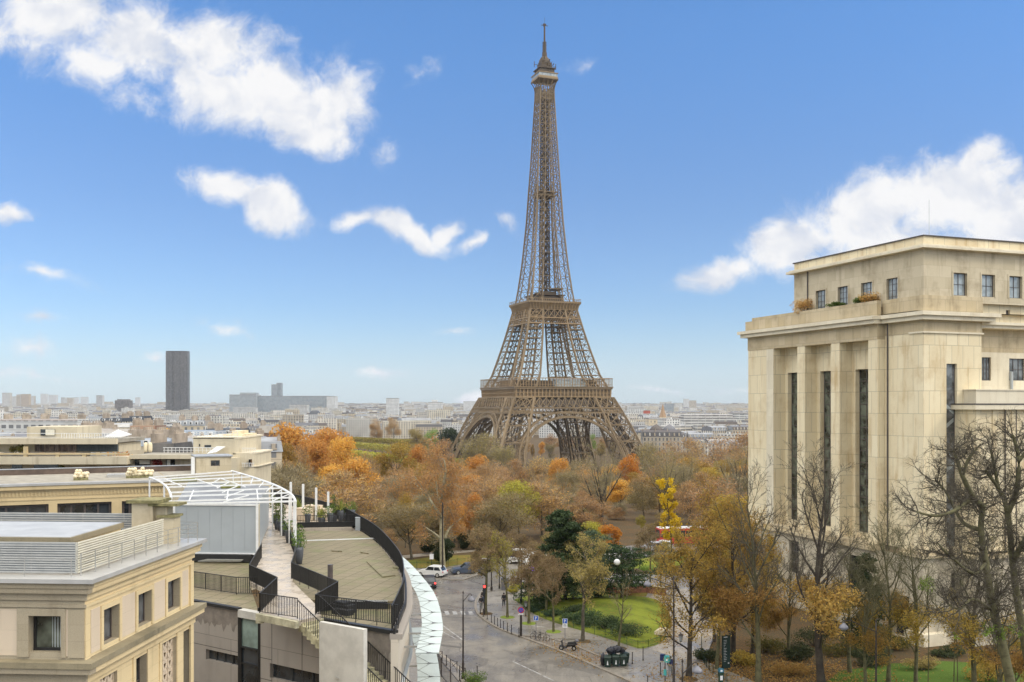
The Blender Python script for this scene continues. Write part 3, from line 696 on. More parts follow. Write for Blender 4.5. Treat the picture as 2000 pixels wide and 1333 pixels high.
# second platform
mb = MB()
prof = [(17.5, 112.6), (17.9, 114.2), (18.9, 116.2), (19.6, 117.0), (19.6, 118.0)]
for (a, h0), (b, h1) in zip(prof[:-1], prof[1:]):
	for k in range(4):
		F = face_pts(k); mb.face([F(-a, a, h0), F(a, a, h0), F(b, b, h1), F(-b, b, h1)])
mb.box(-19.6, 19.6, -19.6, 19.6, 118.0, 118.3)
p2 = mb.build('second_platform', M['iron'], tower)
mb = MB()
for k in range(4):
	F = face_pts(k)
	for i in range(17):
		u = -17.4+34.8*i/16; mb.bar(F(u, 17.9, 112.6), F(u*1.03, 18.5, 115.5), 0.35, 0.5); mb.bar(F(u*1.03, 18.5, 115.5), F(u*1.1, 19.7, 117.4), 0.35, .4)
	for i in range(25):
		u = -19.4+38.8*i/24; mb.bar(F(u, 19.4, 118.3), F(u, 19.4, 119.9), 0.14)
	mb.bar(F(-19.4, 19.4, 119.9), F(19.4, 19.4, 119.9), 0.28)
	oa, ob, oc = O_(102.8)+.2, O_(106.8)+.2, O_(112.6)+.2
	lattice(mb, F(-oa, oa, 102.8), F(oa, oa, 102.8), F(ob, ob, 106.8), F(-ob, ob, 106.8), 22, 2, 0.22, 0.0)
	mb.bar(F(-oa, oa, 102.8), F(oa, oa, 102.8), 0.7); mb.bar(F(-ob, ob, 106.8), F(ob, ob, 106.8), 0.7)
	lattice(mb, F(-ob, ob, 106.8), F(ob, ob, 106.8), F(oc, oc, 112.6), F(-oc, oc, 112.6), 8, 1, 0.45, 0.3)
mb.build('lattice_belt', M['iron_lite'], p2)
mb = MB(); mb.box(-15.5, 15.5, -15.5, 15.5, 107.5, 112.4); mb.build('shade_backing', M['iron_dark'], p2)  # added dark box painting the shade behind the upper belt
mb = MB(); mb.box(-10, 10, -10, 10, 118.3, 122.6); mb.box(-11.5, 11.5, -11, 11, 123.2, 123.8); mb.box(-5, 6, -7, 7, 123.8, 126.2); mb.box(5, 11, -8, 2, 127.5, 129)
mb.build('pavilion', M['iron_dark'], p2)
# inside of the legs: the lift and stair runs that darken the middle
mb = MB()
for sx, sy in CORNERS:
	for h0, h1 in zip(range(59, 110, 6), range(65, 116, 6)):
		a0 = (O_(h0)+I_(h0))/2; a1 = (O_(h1)+I_(h1))/2
		for e in (-1.0, 1.0):
			mb.bar((sx*a0+e, sy*a0-e, h0), (sx*a1+e, sy*a1-e, h1), 0.6)
		mb.bar((sx*a0-1, sy*a0-1, h0), (sx*a1+1, sy*a1+1, h1), 0.35)
	for h0, h1 in zip(range(0, 50, 10), range(10, 60, 10)):
		a0 = (O_(h0)+I_(h0))/2; a1 = (O_(h1)+I_(h1))/2
		for e in (-2.2, 2.2):
			mb.bar((sx*a0+e, sy*a0-e, h0), (sx*a1+e, sy*a1-e, h1), 1.0)
			mb.bar((sx*a0+e, sy*a0+e, h0), (sx*a1-e, sy*a1-e, h1), .6)
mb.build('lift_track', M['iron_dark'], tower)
# upper shaft: four piers that close up, then one lattice
mb = MB()
lv = [118.3]; st = 9.2
while lv[-1] < 268: lv.append(lv[-1]+st); st = max(4.6, st*0.962)
for h0, h1 in zip(lv[:-1], lv[1:]):
	for k in range(4):
		F = face_pts(k)
		o0, o1 = O_(h0), O_(h1); i0, i1 = max(I_(h0), o0*0.30), max(I_(h1), o1*0.30)
		a = [F(-o0, o0, h0), F(-i0, o0, h0), F(i0, o0, h0), F(o0, o0, h0)]; b = [F(-o1, o1, h1), F(-i1, o1, h1), F(i1, o1, h1), F(o1, o1, h1)]
		cw = 0.85 if h0 < 200 else 0.7
		mb.bar(a[0], b[0], cw)
		for q in (1, 2): mb.bar(a[q], b[q], cw*0.62)
		xcell(mb, a[0], a[1], b[1], b[0], 0.34); xcell(mb, a[2], a[3], b[3], b[2], 0.34)
		if h0 > 165: xcell(mb, a[1], a[2], b[2], b[1], 0.36)
		mb.bar(b[0], b[3], 0.34)
		for q0, q1 in ((0, 1), (2, 3)):
			c = (a[q0]+a[q1]+b[q0]+b[q1])/4; g_ = 0.5
			t = (b[q1]-b[q0]).normalized()*g_; z_ = Vector((0, 0, g_)); mb.face([c-t-z_, c+t-z_, c+t+z_, c-t+z_])
		# the inner side of each pier
		if h0 < 200:
			c0, c1 = F(-i0, i0, h0), F(-i1, i1, h1); mb.bar(c0, c1, .5); xcell(mb, a[1], c0, c1, b[1], .28); xcell(mb, a[2], F(i0, i0, h0), F(i1, i1, h1), b[2], .28)
mb.build('upper_shaft', M['iron'], tower)
mb = MB()
for h0 in range(119, 268, 5):
	s0 = max(1.6, 3.0-(h0-119)*0.008)
	for ex, ey in ((-1, -1), (1, -1), (1, 1), (-1, 1)): mb.bar((ex*s0, ey*s0, h0), (ex*s0, ey*s0, h0+5), 0.55)
	for ex, ey, fx, fy in ((-1, -1, 1, -1), (1, -1, 1, 1), (1, 1, -1, 1), (-1, 1, -1, -1)):
		xcell(mb, (ex*s0, ey*s0, h0), (fx*s0, fy*s0, h0), (fx*s0, fy*s0, h0+5), (ex*s0, ey*s0, h0+5), .4); mb.bar((ex*s0, ey*s0, h0), (fx*s0, fy*s0, h0), .5)
	mb.bar((-s0*.6, 0, h0), (s0*.6, 0, h0+5), 0.8); mb.bar((0, -s0*.6, h0+5), (0, s0*.6, h0), 0.8)
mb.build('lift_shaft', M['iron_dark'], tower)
mb = MB(); mb.box(-6.4, 6.4, -6.4, 6.4, 193.5, 194.6); mb.box(-6.8, 6.8, -6.8, 6.8, 196.0, 196.4); mb.box(-5, 5, -5, 5, 194.6, 196); mb.build('rest_platform', M['iron'], tower)
# summit
mb = MB()
prof = [(5.2, 266), (5.3, 269.5), (5.7, 272), (6.5, 274.2), (7.4, 275.6)]
for k in range(4):
	F = face_pts(k)
	for u in (-1, -.5, 0, .5, 1):
		for (a, h0), (b, h1) in zip(prof[:-1], prof[1:]): mb.bar(F(u*a, a, h0), F(u*b, b, h1), 0.5)
	lattice(mb, F(-5.2, 5.2, 262), F(5.2, 5.2, 262), F(5.2, 5.2, 266), F(-5.2, 5.2, 266), 4, 1, .35, .4)
mb.box(-7.5, 7.5, -7.5, 7.5, 275.6, 276.4)
sm = mb.build('summit_platform', M['iron'], tower)
mb = MB(); mb.box(-7.2, 7.2, -7.2, 7.2, 276.4, 277.6); mb.box(-7.5, 7.5, -7.5, 7.5, 279.7, 280.2); mb.build('summit_cabin', M['iron_lite'], sm)
mb = MB(); mb.box(-7.0, 7.0, -7.0, 7.0, 277.6, 279.7); mb.build('window', M['glass_pale'], sm)
random.seed(5)
mb = MB(); mb.box(-5.4, 5.4, -5.4, 5.4, 280.2, 283.4); mb.box(-6.2, 6.2, -6.2, 6.2, 283.4, 284.0); mb.box(-4, 4, -4, 4, 284, 288)
mb.lathe([(4.4, 288), (4.2, 289.5), (3.2, 291.5), (1.9, 293), (1.7, 296)], n=10)
for i in range(46):
	t = random.random()*6.28; r_ = random.uniform(2, 7); h = 281+random.random()*10; r_ = min(r_, 9.5-(h-281)*.6)
	mb.bar((r_*math.cos(t), r_*math.sin(t), h), (r_*math.cos(t)*1.15, r_*math.sin(t)*1.15, h+random.uniform(.8, 2.2)), random.uniform(.15, .45))
for sx in (-1, 1):
	mb.bar((0, 0, 286.5), (sx*8.4, -1, 286.5), .3); mb.bar((sx*8.2, -1, 284.5), (sx*8.2, -1, 288.6), .35)
mb.build('summit_machinery', M['iron_dark'], sm)
mb = MB()
mb.tube([(0, 0, 293), (0, 0, 303.5)], [1.35, 1.05], 8); mb.tube([(0, 0, 303.5), (0, 0, 304.0), (0, 0, 316.5)], [1.3, .62, .5], 6); mb.tube([(0, 0, 316), (0, 0, 321)], .09, 5)
for h in range(294, 304, 1):
	for t in (0, 1.57, 3.14, 4.71): mb.bar((1.0*math.cos(t), 1.0*math.sin(t), h), (1.75*math.cos(t), 1.75*math.sin(t), h+.4), .3)
for h in range(305, 317, 1): mb.bar((-.75, 0, h), (.75, 0, h), .22)
mb.bar((-2.6, 0, 315.3), (2.6, 0, 315.3), .35); mb.bar((0, -2.2, 315.3), (0, 2.2, 315.3), .35); mb.bar((-1, 0, 316), (1, 0, 316), 1.0)
mb.build('antenna_mast', M['iron_dark'], sm)
# ------------------------------------------------------------------ building helpers
class Frame:
	"local frame of a building: origin C, x axis turned rz from world X"
	def __init__(s, C, rz): s.C = Vector((C[0], C[1], 0)); s.rz = rz; s.ex = Vector((math.cos(rz), math.sin(rz), 0)); s.ey = Vector((-math.sin(rz), math.cos(rz), 0))
	def w(s, x, y, z=0): return s.C+s.ex*x+s.ey*y+Vector((0, 0, z))
	def ysol(s, px, x): k = (px-1000)/FPX; return (k*(s.C.y+s.ex.y*x)-s.C.x-s.ex.x*x)/(s.ey.x-k*s.ey.y)
	def xsol(s, px, y): k = (px-1000)/FPX; return (k*(s.C.y+s.ey.y*y)-s.C.x-s.ey.x*y)/(s.ex.x-k*s.ex.y)
	def z(s, py, x, y): return EYE-(py-HOR)/FPX*(s.C.y+s.ex.y*x+s.ey.y*y)
	def loc(s, p): d = Vector((p[0], p[1], 0))-s.C; return Vector((d.dot(s.ex), d.dot(s.ey), p[2] if len(p) > 2 else 0))
def wallh(mb, P, u0, u1, z0, z1, holes=(), depth=0.3, reveal_mat=None):
	"wall rectangle with openings and their reveals; P(u,z,d) gives the point, d inwards"
	us = sorted({u0, u1, *[h[0] for h in holes], *[h[1] for h in holes]}); zs = sorted({z0, z1, *[h[2] for h in holes], *[h[3] for h in holes]})
	us = [u for u in us if u0 <= u <= u1]; zs = [z for z in zs if z0 <= z <= z1]
	for i in range(len(us)-1):
		for j in range(len(zs)-1):
			cu, cz = (us[i]+us[i+1])/2, (zs[j]+zs[j+1])/2
			if any(h[0] < cu < h[1] and h[2] < cz < h[3] for h in holes): continue
			a, b, c, d = us[i], us[i+1], zs[j], zs[j+1]
			mb.face([P(a, c, 0), P(b, c, 0), P(b, d, 0), P(a, d, 0)], [(a, c), (b, c), (b, d), (a, d)])
	m0 = mb.mat
	if reveal_mat is not None: mb.mat = reveal_mat
	for (a, b, c, d) in holes:
		dd = depth
		mb.face([P(a, c, 0), P(a, d, 0), P(a, d, dd), P(a, c, dd)]); mb.face([P(b, c, 0), P(b, d, 0), P(b, d, dd), P(b, c, dd)])
		mb.face([P(a, c, 0), P(b, c, 0), P(b, c, dd), P(a, c, dd)]); mb.face([P(a, d, 0), P(b, d, 0), P(b, d, dd), P(a, d, dd)])
	mb.mat = m0
def window(root, P, hole, d, frame_mat, pane_mat, nu=2, nz=2, fw=0.07, name='window'):
	"frame with glazing bars as a part, its pane as a sub-part, set d inside the opening"
	a, b, c, e = hole; mb = MB()
	def strip(a0, b0, c0, e0):
		q = [P(a0, c0, d-0.06), P(b0, c0, d-0.06), P(b0, e0, d-0.06), P(a0, e0, d-0.06)]; mb.face(q)
		r = [P(a0, c0, d), P(b0, c0, d), P(b0, e0, d), P(a0, e0, d)]
		for i in range(4): mb.face([q[i], q[(i+1) % 4], r[(i+1) % 4], r[i]])
	strip(a, a+fw, c, e); strip(b-fw, b, c, e); strip(a+fw, b-fw, c, c+fw); strip(a+fw, b-fw, e-fw, e)
	for i in range(1, nu): u = a+(b-a)*i/nu; strip(u-fw*.4, u+fw*.4, c+fw, e-fw)
	for j in range(1, nz): z = c+(e-c)*j/nz; strip(a+fw, b-fw, z-fw*.4, z+fw*.4)
	f = mb.build(name, frame_mat, root)
	mb = MB(); mb.face([P(a, c, d-0.01), P(b, c, d-0.01), P(b, e, d-0.01), P(a, e, d-0.01)]); mb.build('pane', pane_mat, f)
	return f
def wroot(root, loc, rz=0.0):
	root.location = loc; root.rotation_euler = (0, 0, rz); root['_inv'] = 1
def wbuild(mb, name, mats, root, **k):
	"build a mesh given in world coordinates as a part of root"
	o = mb.build(name, mats, None, **k)
	if root is not None:
		mtx = Matrix.Translation(root.location) @ Matrix.Rotation(root.rotation_euler[2], 4, 'Z')
		r = root
		o.parent = root; o.matrix_parent_inverse = mtx.inverted()
	return o
def wsub(mb, name, mats, part, **k):
	"sub-part given in the same coordinates as its part"
	return mb.build(name, mats, part, **k)
# ------------------------------------------------------------------ the stone palace on the right
PF = Frame((42.9, 103.0), math.atan2(0.368, 1.0))
pal = thing('stone_palace', (42.9, 103.0, 0), PF.rz, 'massive pale limestone palace pavilion with tall piers and set back attic', 'palace')
QX = -1.0
yE = PF.ysol(1461.4, QX)
py_ = lambda u, x=QX: PF.ysol(1400+u/2.898, x)
y_ret = py_(910); W8 = PF.xsol(1917, 0)          # where the colonnade steps forward, end of the corner block
XR = 46.0                                        # right end of the wing, out of the picture
LEDGE, ENT, TOPC, PAR, ATT = 9.6, 32.5, 33.8, 36.4, 41.3
bays = [(py_(455), py_(322)), (py_(645), py_(498)), (py_(857), py_(695))]     # (near y, far y)
mb = MB()
# corner block: left side and front, with the stair window
PLf = lambda u, z, d: (0.0+d, u, z)
wallh(mb, PLf, 0, y_ret, LEDGE, ENT)
sw = (PF.xsol(1848.6, 0), PF.xsol(1869, 0), 9.9, PF.z(440+785/2.898, PF.xsol(1855, 0), 0))
PRf = lambda u, z, d: (u, 0.0+d, z)
wallh(mb, PRf, 0, W8, LEDGE, ENT, [sw], 0.55)
mb.face([(W8, 0, LEDGE), (W8, 1.6, LEDGE), (W8, 1.6, ENT), (W8, 0, ENT)])
# colonnade body: back wall of the bays
BX = 0.72
PB = lambda u, z, d: (BX+d, u, z)
wins = []
for k, (y0, y1) in enumerate(bays):
	far = py_((402, 585, 785)[k], BX); c = (y0+y1)/2; hw = min(2.0, far-c) if far > c else 0.8
	wins.append((c-hw, c+hw, 10.3, 29.0))
wallh(mb, PB, y_ret, yE, LEDGE, ENT-0.4, wins, 0.7)
mb.face([(0, y_ret, LEDGE), (BX, y_ret, LEDGE), (BX, y_ret, ENT), (0, y_ret, ENT)])
# far end and rear of the block
mb.box(QX+0.3, 26, yE-0.02, yE+0.0, LEDGE, ENT, skip='f')
mb.build('wall', M['lime'], pal)
for a, b in ((y_ret, bays[2][0]), (bays[2][1], bays[1][0]), (bays[1][1], bays[0][0]), (bays[0][1], yE)):
	mb = MB(); mb.box(QX, BX-0.004, a, b, LEDGE, ENT-0.4); mb.build('pier', M['lime'], pal)
mb = MB(); mb.box(QX-0.05, QX+0.2, py_(283), bays[0][1]+0.02, LEDGE, ENT-0.45); mb.build('pilaster', M['lime_pale'], pal)
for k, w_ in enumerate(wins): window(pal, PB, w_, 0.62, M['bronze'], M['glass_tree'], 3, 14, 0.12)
f = window(pal, PRf, sw, 0.35, M['bronze'], M['glass_grey'], 1, 8, 0.07)
mb = MB()
for i in range(7):
	z = 10.6+i*2.35
	mb = MB(); mb.face([(sw[0]+.12, .33, z), (sw[1]-.12, .33, z+.8 if i % 2 else z-.8), (sw[1]-.12, .33, z+1.25 if i % 2 else z-.35), (sw[0]+.12, .33, z+.45)]); mb.build('stair_flight', M['glass_pale'], f)
# entablature: dark weathered band, cornice, parapet
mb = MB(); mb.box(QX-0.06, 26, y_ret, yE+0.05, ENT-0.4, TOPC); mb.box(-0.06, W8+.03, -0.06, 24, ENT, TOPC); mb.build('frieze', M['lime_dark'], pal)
mb = MB()
for e, z0, z1 in ((0.18, ENT-0.05, ENT+0.12),):
	mb.box(-e, W8+e, -e, 2, z0, z1)
for e, z0, z1 in ((0.75, TOPC, TOPC+0.45), (1.05, TOPC+0.45, TOPC+0.85)):
	mb.box(QX-e, 26, y_ret-e*.4, yE+e, z0, z1-0.01); mb.box(-e, W8+e*1.6, -e, 24, z0, z1)
mb.build('cornice', M['lime_pale'], pal)
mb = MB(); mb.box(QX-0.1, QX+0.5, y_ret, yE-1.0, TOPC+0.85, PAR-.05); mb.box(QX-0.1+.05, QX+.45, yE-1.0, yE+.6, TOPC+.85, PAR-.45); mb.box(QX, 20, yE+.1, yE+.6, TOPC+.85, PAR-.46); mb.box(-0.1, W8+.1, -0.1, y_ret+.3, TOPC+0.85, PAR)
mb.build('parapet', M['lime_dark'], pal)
# attic storey
yA = PF.ysol(1551, 0.3)
ag = lambda a, b: (PF.ysol(1400+b/2.898, 0.3), PF.ysol(1400+a/2.898, 0.3))
def zat(v, u): y = PF.ysol(1400+u/2.898, .3); return PF.z(440+v/2.898, .3, y)
aw = [(*ag(562, 617), PAR-.3, 38.75), (*ag(686, 743), PAR-.3, 38.75), (*ag(818, 880), PAR-.3, 38.75), (*ag(962, 1025), PAR-.3, 38.75)]
rg = lambda a, b: (PF.xsol(1400+a/2.898, .3), PF.xsol(1400+b/2.898, .3))
wR = PF.xsol(1400+1500/2.898, .3)-PF.xsol(1400+1340/2.898, .3)
aw2 = [(*rg(1338, 1415), 36.55, 38.95)]
x1 = aw2[0][0]; ww = aw2[0][1]-aw2[0][0]
aw2 += [(x1+wR*i, x1+wR*i+ww, 36.55, 38.95) for i in range(1, 9)]
mb = MB(); PA = lambda u, z, d: (.3+d, u, z); PA2 = lambda u, z, d: (u, .3+d, z)
wallh(mb, PA, .3, yA, PAR-.6, ATT, aw, 0.4); wallh(mb, PA2, .3, XR, PAR-.6, ATT, aw2, 0.4)
mb.face([(.3, yA, PAR-.6), (22, yA, PAR-.6), (22, yA, ATT), (.3, yA, ATT)])
mb.box(QX+.4, 26, .4, yE, PAR-1.7, PAR-1.6, skip='frbl')
at_ = mb.build('attic', M['lime_grey'], pal)
for w_ in aw: window(pal, PA, w_, .3, M['bronze'], M['glass_pale'], 3, 4, .05)
for w_ in aw2[:4]: window(pal, PA2, w_, .3, M['bronze'], M['glass_pale'], 2, 2, .07)
for (a, b, c, d) in aw2:
	mb = MB(); mb.box(a-.18, a, .24, .36, c-.05, d+.18); mb.box(b, b+.18, .24, .36, c-.05, d+.18); mb.box(a, b, .24, .36, d, d+.18); mb.build('window_surround', M['lime_grey'], pal)
for (a, b, c, d) in aw:
	mb = MB(); mb.box(.24, .36, a-.18, a, c, d+.18); mb.box(.24, .36, b, b+.18, c, d+.18); mb.box(.24, .36, a, b, d, d+.18); mb.build('window_surround', M['lime_grey'], pal)
mb = MB(); mb.box(-.5, XR, -.5, yA+.6, ATT, ATT+.28); mb.box(-.25, XR, -.25, yA+.3, ATT+.28, ATT+.42); mb.build('attic_cornice', M['lime_pale'], pal)
mb = MB(); mb.box(0.25, XR, .25, yA-.1, ATT+.42, ATT+1.3); mb.build('attic_parapet', M['lime'], pal)
mb = MB(); mb.box(.1, XR, .1, yA+.05, ATT+1.3, ATT+1.42); mb.box(6, 9, 3, 5, ATT+1.42, ATT+1.6); mb.box(10.5, 12.5, 2, 5, ATT+1.42, ATT+1.7); mb.build('roof', M['dark_roof'], pal)
mb = MB(); mb.tube([(2.6, 2.0, ATT+1.4), (2.6, 2.0, ATT+5.6)], .03, 5); mb.build('aerial', M['steel'], pal)
# right wing: set back, with its own cornice, band and windows
mb = MB(); yW = 1.6
PW = lambda u, z, d: (u, yW+d, z)
rw = lambda a, b, t, e: (PF.xsol(1400+a/2.898, yW), PF.xsol(1400+b/2.898, yW), PF.z(440+e/2.898, PF.xsol(1400+a/2.898, yW), yW), PF.z(440+t/2.898, PF.xsol(1400+a/2.898, yW), yW))
ww = [rw(1500, 1553, 748, 880), rw(1655, 1745, 755, 880)]
ww.append((ww[1][0]+5, ww[1][1]+5, ww[1][2], ww[1][3])); ww.append((ww[1][0]+10, ww[1][1]+10, ww[1][2], ww[1][3])); ww.append((ww[1][0]+15, ww[1][1]+15, ww[1][2], ww[1][3]))
zb = PF.z(440+720/2.898, W8+2, yW)
wallh(mb, PW, W8-.5, XR, LEDGE, zb, ww, .35); mb.build('wing_wall', M['lime_pale'], pal)
for w_ in ww: window(pal, PW, w_, .25, M['bronze'], M['glass_grey'], 3, 2, .09)
mb = MB(); wallh(mb, PW, W8-.5, XR, zb, 33.2); mb.build('wing_frieze', M['lime_dark'], pal)
mb = MB(); mb.box(W8-.4, XR, yW-1.3, yW+1, 33.2, 33.55); mb.box(W8-.4, XR, yW-1.6, yW+1, 33.55, 33.85); mb.build('wing_cornice', M['lime_pale'], pal)
mb = MB(); sq = [(x1+wR*i*1.0+.2, x1+wR*i+.75, 34.75, 35.3) for i in range(1, 9)]
PWp = lambda u, z, d: (u, yW-.7+d, z)
wallh(mb, PWp, W8-.4, XR, 33.85, 36.35, sq, .25); mb.box(W8-.4, XR, yW-.8, yW-.2, 36.35, 36.5); mb.build('wing_parapet', M['lime'], pal)
mb = MB()
for (a, b, c, d) in sq: mb.face([PWp(a, c, .22), PWp(b, c, .22), PWp(b, d, .22), PWp(a, d, .22)])
mb.build('vent', M['bronze'], pal)
# low annex in front of the wing
yN = -2.4; xN = PF.xsol(1400+1460/2.898, yN)
mb = MB(); mb.box(xN, XR, yN, yW, LEDGE, 24.45); mb.build('annex_wall', M['lime'], pal)
mb = MB()
for x in (xN+.35, xN+2.6, xN+5.2, xN+7.8, xN+10.4): mb.box(x-.28, x+.28, yN-.1, yN, LEDGE, 24.4)
mb.build('annex_pilaster', M['lime'], pal)
mb = MB(); mb.box(xN-.5, XR, yN-.6, yW, 24.45, 24.95); mb.build('annex_cornice', M['lime_pale'], pal)
mb = MB(); mb.box(xN-.55, XR, yN-.65, yW, 24.95, 25.08); mb.build('annex_roof', M['dark_roof'], pal)
mb = MB(); mb.box(xN+.9, XR, yN+.7, yW-.02, 25.08, 26.45); mb.box(xN+.8, XR, yN+.6, yW-.03, 26.45, 26.58); mb.build('annex_parapet', M['lime_pale'], pal)
mb = MB()
for x in (PF.xsol(1400+1628/2.898, yN), PF.xsol(1400+1690/2.898, yN)): (mb := MB()).tube([(x, yN-.1, LEDGE), (x, yN-.1, 24.4)], .07, 6).build('downpipe', M['bronze'], pal)
mb = MB()
mb.tube([(PF.xsol(1400+1662/2.898, yW), yW-.15, 26.5), (PF.xsol(1400+1662/2.898, yW), yW-.15, 28.6)], .16, 8); mb.build('flue', M['grey_panel'], pal); mb = MB()
yp = py_(951, -.02)
mb.tube([(-.1, y_ret-.5, LEDGE), (-.1, y_ret-.5, TOPC)], .08, 6); mb.build('downpipe', M['bronze'], pal); mb = MB(); mb.tube([(.2, PF.ysol(1577, .2), PAR-1), (.2, PF.ysol(1577, .2), ATT)], .07, 6)
mb.build('downpipe', M['bronze'], pal)
# plinth storey with ledge, dark windows, door and base step
bw_ = []
for (a, b, z0, z1) in ((1498, 1512, 4.9, 8.1), (1541, 1560, 4.2, 8.2), (1594, 1608, 4.6, 7.4), (1656, 1682, 2.6, 8.0)):
	bw_.append((PF.ysol(b, QX-.3), PF.ysol(a, QX-.3), z0, z1))
dr = (PF.ysol(1775, -.3), PF.ysol(1746, -.3), 0.2, 4.6)
mb = MB(); PZ = lambda u, z, d: (QX-.3+d, u, z); PZ2 = lambda u, z, d: (-.3+d, u, z)
wallh(mb, PZ, y_ret, yE+.3, 0, LEDGE-.6, bw_, .5); wallh(mb, PZ2, -.3, y_ret, 0, LEDGE-.6, [dr], .5)
mb.face([(QX-.3, y_ret, 0), (-.3, y_ret, 0), (-.3, y_ret, LEDGE-.6), (QX-.3, y_ret, LEDGE-.6)])
PZ3 = lambda u, z, d: (u, -.3+d, z)
bw3 = [(PF.xsol(1858, -.3), PF.xsol(1880, -.3), 4.2, 7.2)]
wallh(mb, PZ3, -.3, W8+.3, 0, LEDGE-.6, bw3, .5)
PZ4 = lambda u, z, d: (u, yN-.3+d, z)
wallh(mb, PZ4, xN-.3, XR, 0, LEDGE-.6); mb.face([(xN-.3, yN-.3, 0), (xN-.3, 0, 0), (xN-.3, 0, LEDGE-.6), (xN-.3, yN-.3, LEDGE-.6)])
mb.build('plinth', M['plinth'], pal)
for w_ in bw_: window(pal, PZ, w_, .42, M['bronze'], M['glass'], 2, 3, .1)
for w_ in bw3: window(pal, PZ3, w_, .42, M['bronze'], M['glass'], 2, 3, .1)
window(pal, PZ2, dr, .42, M['bronze'], M['glass'], 2, 3, .12, name='door')
mb = MB(); mb.box(QX-.75, BX, y_ret, yE+.75, LEDGE-.6, LEDGE-.25); mb.box(QX-.5, BX, y_ret, yE+.5, LEDGE-.25, LEDGE+.15); mb.box(-.75, W8+.75, -.75, 3, LEDGE-.6, LEDGE-.26); mb.box(-.5, W8+.5, -.5, 3, LEDGE-.26, LEDGE)
mb.box(xN-.7, XR, yN-.75, 0, LEDGE-.58, LEDGE-.24)
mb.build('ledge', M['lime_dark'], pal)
mb = MB(); mb.box(-1.1, 2.5, -1.2, 1.6, 0, 1.25); mb.box(-.6, W8, -.6, 0, 0, .6); mb.build('step', M['lime_pale'], pal)
# ------------------------------------------------------------------ the corner building with louvred roof screens, near left
FF = Frame((-16.0, 37.0), -0.0669)
fb = thing('corner_building', (-16, 37, 0), FF.rz, 'ochre stone corner building with mossy ledge and louvred roof screen', 'building')
LX, LY = -15.0, 10.3
fy = lambda u: FF.ysol(u/3.078, 0.0); fx = lambda u: FF.xsol(u/3.078, 0.0)
PFr = lambda u, z, d: (u, d, z)
PRt = lambda u, z, d: (-d, u, z)
fw = (fx(175), fx(370), 15.68, 17.06)
fw_lo = [(fx(175), fx(370), 10.8, 14.2)]
rwins = [(fy(618), fy(715), 15.62, 17.0), (fy(826), fy(910), 15.62, 17.0), (fy(1004), fy(1080), 15.62, 17.0)]
rlow = [(fy(600), fy(705), 11.2, 14.35), (fy(812), fy(882), 10.9, 14.35), (fy(970), fy(1060), 10.9, 14.35), (fy(1103), fy(1140), 10.9, 14.35)]
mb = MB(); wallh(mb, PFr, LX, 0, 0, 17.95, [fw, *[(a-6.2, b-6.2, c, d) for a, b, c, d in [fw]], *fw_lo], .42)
mb.build('front_wall', M['ochre_shaded'], fb)
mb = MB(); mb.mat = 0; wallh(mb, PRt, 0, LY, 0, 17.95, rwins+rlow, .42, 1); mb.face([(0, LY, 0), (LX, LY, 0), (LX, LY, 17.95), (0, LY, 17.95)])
mb.build('side_wall', [M['ochre'], M['ochre_shaded']], fb)
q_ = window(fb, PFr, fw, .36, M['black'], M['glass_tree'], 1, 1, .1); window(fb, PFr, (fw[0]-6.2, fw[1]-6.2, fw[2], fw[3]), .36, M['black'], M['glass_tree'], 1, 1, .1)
mb = MB()
for i in range(8): u = fw[1]-.55+i*.055; mb.face([(u, .347+.006*(i % 2), fw[2]+.12), (u+.055, .347+.006*((i+1) % 2), fw[2]+.12), (u+.055, .347+.006*((i+1) % 2), fw[3]-.1), (u, .347+.006*(i % 2), fw[3]-.1)])
mb.build('curtain', M['glass_pale'], q_)
window(fb, PFr, fw_lo[0], .36, M['black'], M['glass'], 1, 2, .1)
for w_ in rwins: window(fb, PRt, w_, .36, M['bronze'], M['glass_grey'], 2, 1, .06)
for i in (1, 3): window(fb, PRt, rlow[i], .36, M['bronze'], M['glass'], 1, 3, .06)
def grille(hole):
	a, b, c, d = hole; mb = MB()
	mb.face([PRt(a, c, .3), PRt(b, c, .3), PRt(b, d, .3), PRt(a, d, .3)]); n = 3; m = 7; w = .035
	f = mb.build('grille', M['pink'], fb); mb = MB()
	for i in range(n+1): u = a+(b-a)*i/n; mb.bar(PRt(u, c, .22), PRt(u, d, .22), w*1.6, .14)
	for j in range(m+1): z = c+(d-c)*j/m; mb.bar(PRt(a, z, .22), PRt(b, z, .22), w*1.6, .14)
	for i in range(n):
		for j in range(m):
			u0, u1 = a+(b-a)*i/n, a+(b-a)*(i+1)/n; z0, z1 = c+(d-c)*j/m, c+(d-c)*(j+1)/m; um = (u0+u1)/2
			mb.bar(PRt(u0, z1, .2), PRt(um, z0, .2), w, .12); mb.bar(PRt(u1, z1, .2), PRt(um, z0, .2), w, .12)
	mb.build('tracery', M['pink'], f)
grille(rlow[0]); grille(rlow[2])
for (a, b, c, d) in rwins:                 # surrounds and pilaster strips
	mb = MB(); mb.box(0, .05, a-.2, a, 15.5, d+.2); mb.box(0, .05, b, b+.2, 15.5, d+.2); mb.box(0, .05, a, b, d, d+.2); mb.build('window_surround', M['ochre'], fb)
for (a, b, c, d) in rlow[1:3]:
	for a_, b_ in ((a-.25, a), (b, b+.25)): mb = MB(); mb.box(0, .05, a_, b_, 0, 14.5); mb.build('pilaster_strip', M['ochre'], fb)
for a_, b_, t_ in ((LY-.35, LY, .09), (0, .35, .05)): mb = MB(); mb.box(0, t_, a_, b_, 0, 17.4); mb.build('pilaster_strip', M['ochre'], fb)
mb = MB(); a, b, c, d = fw
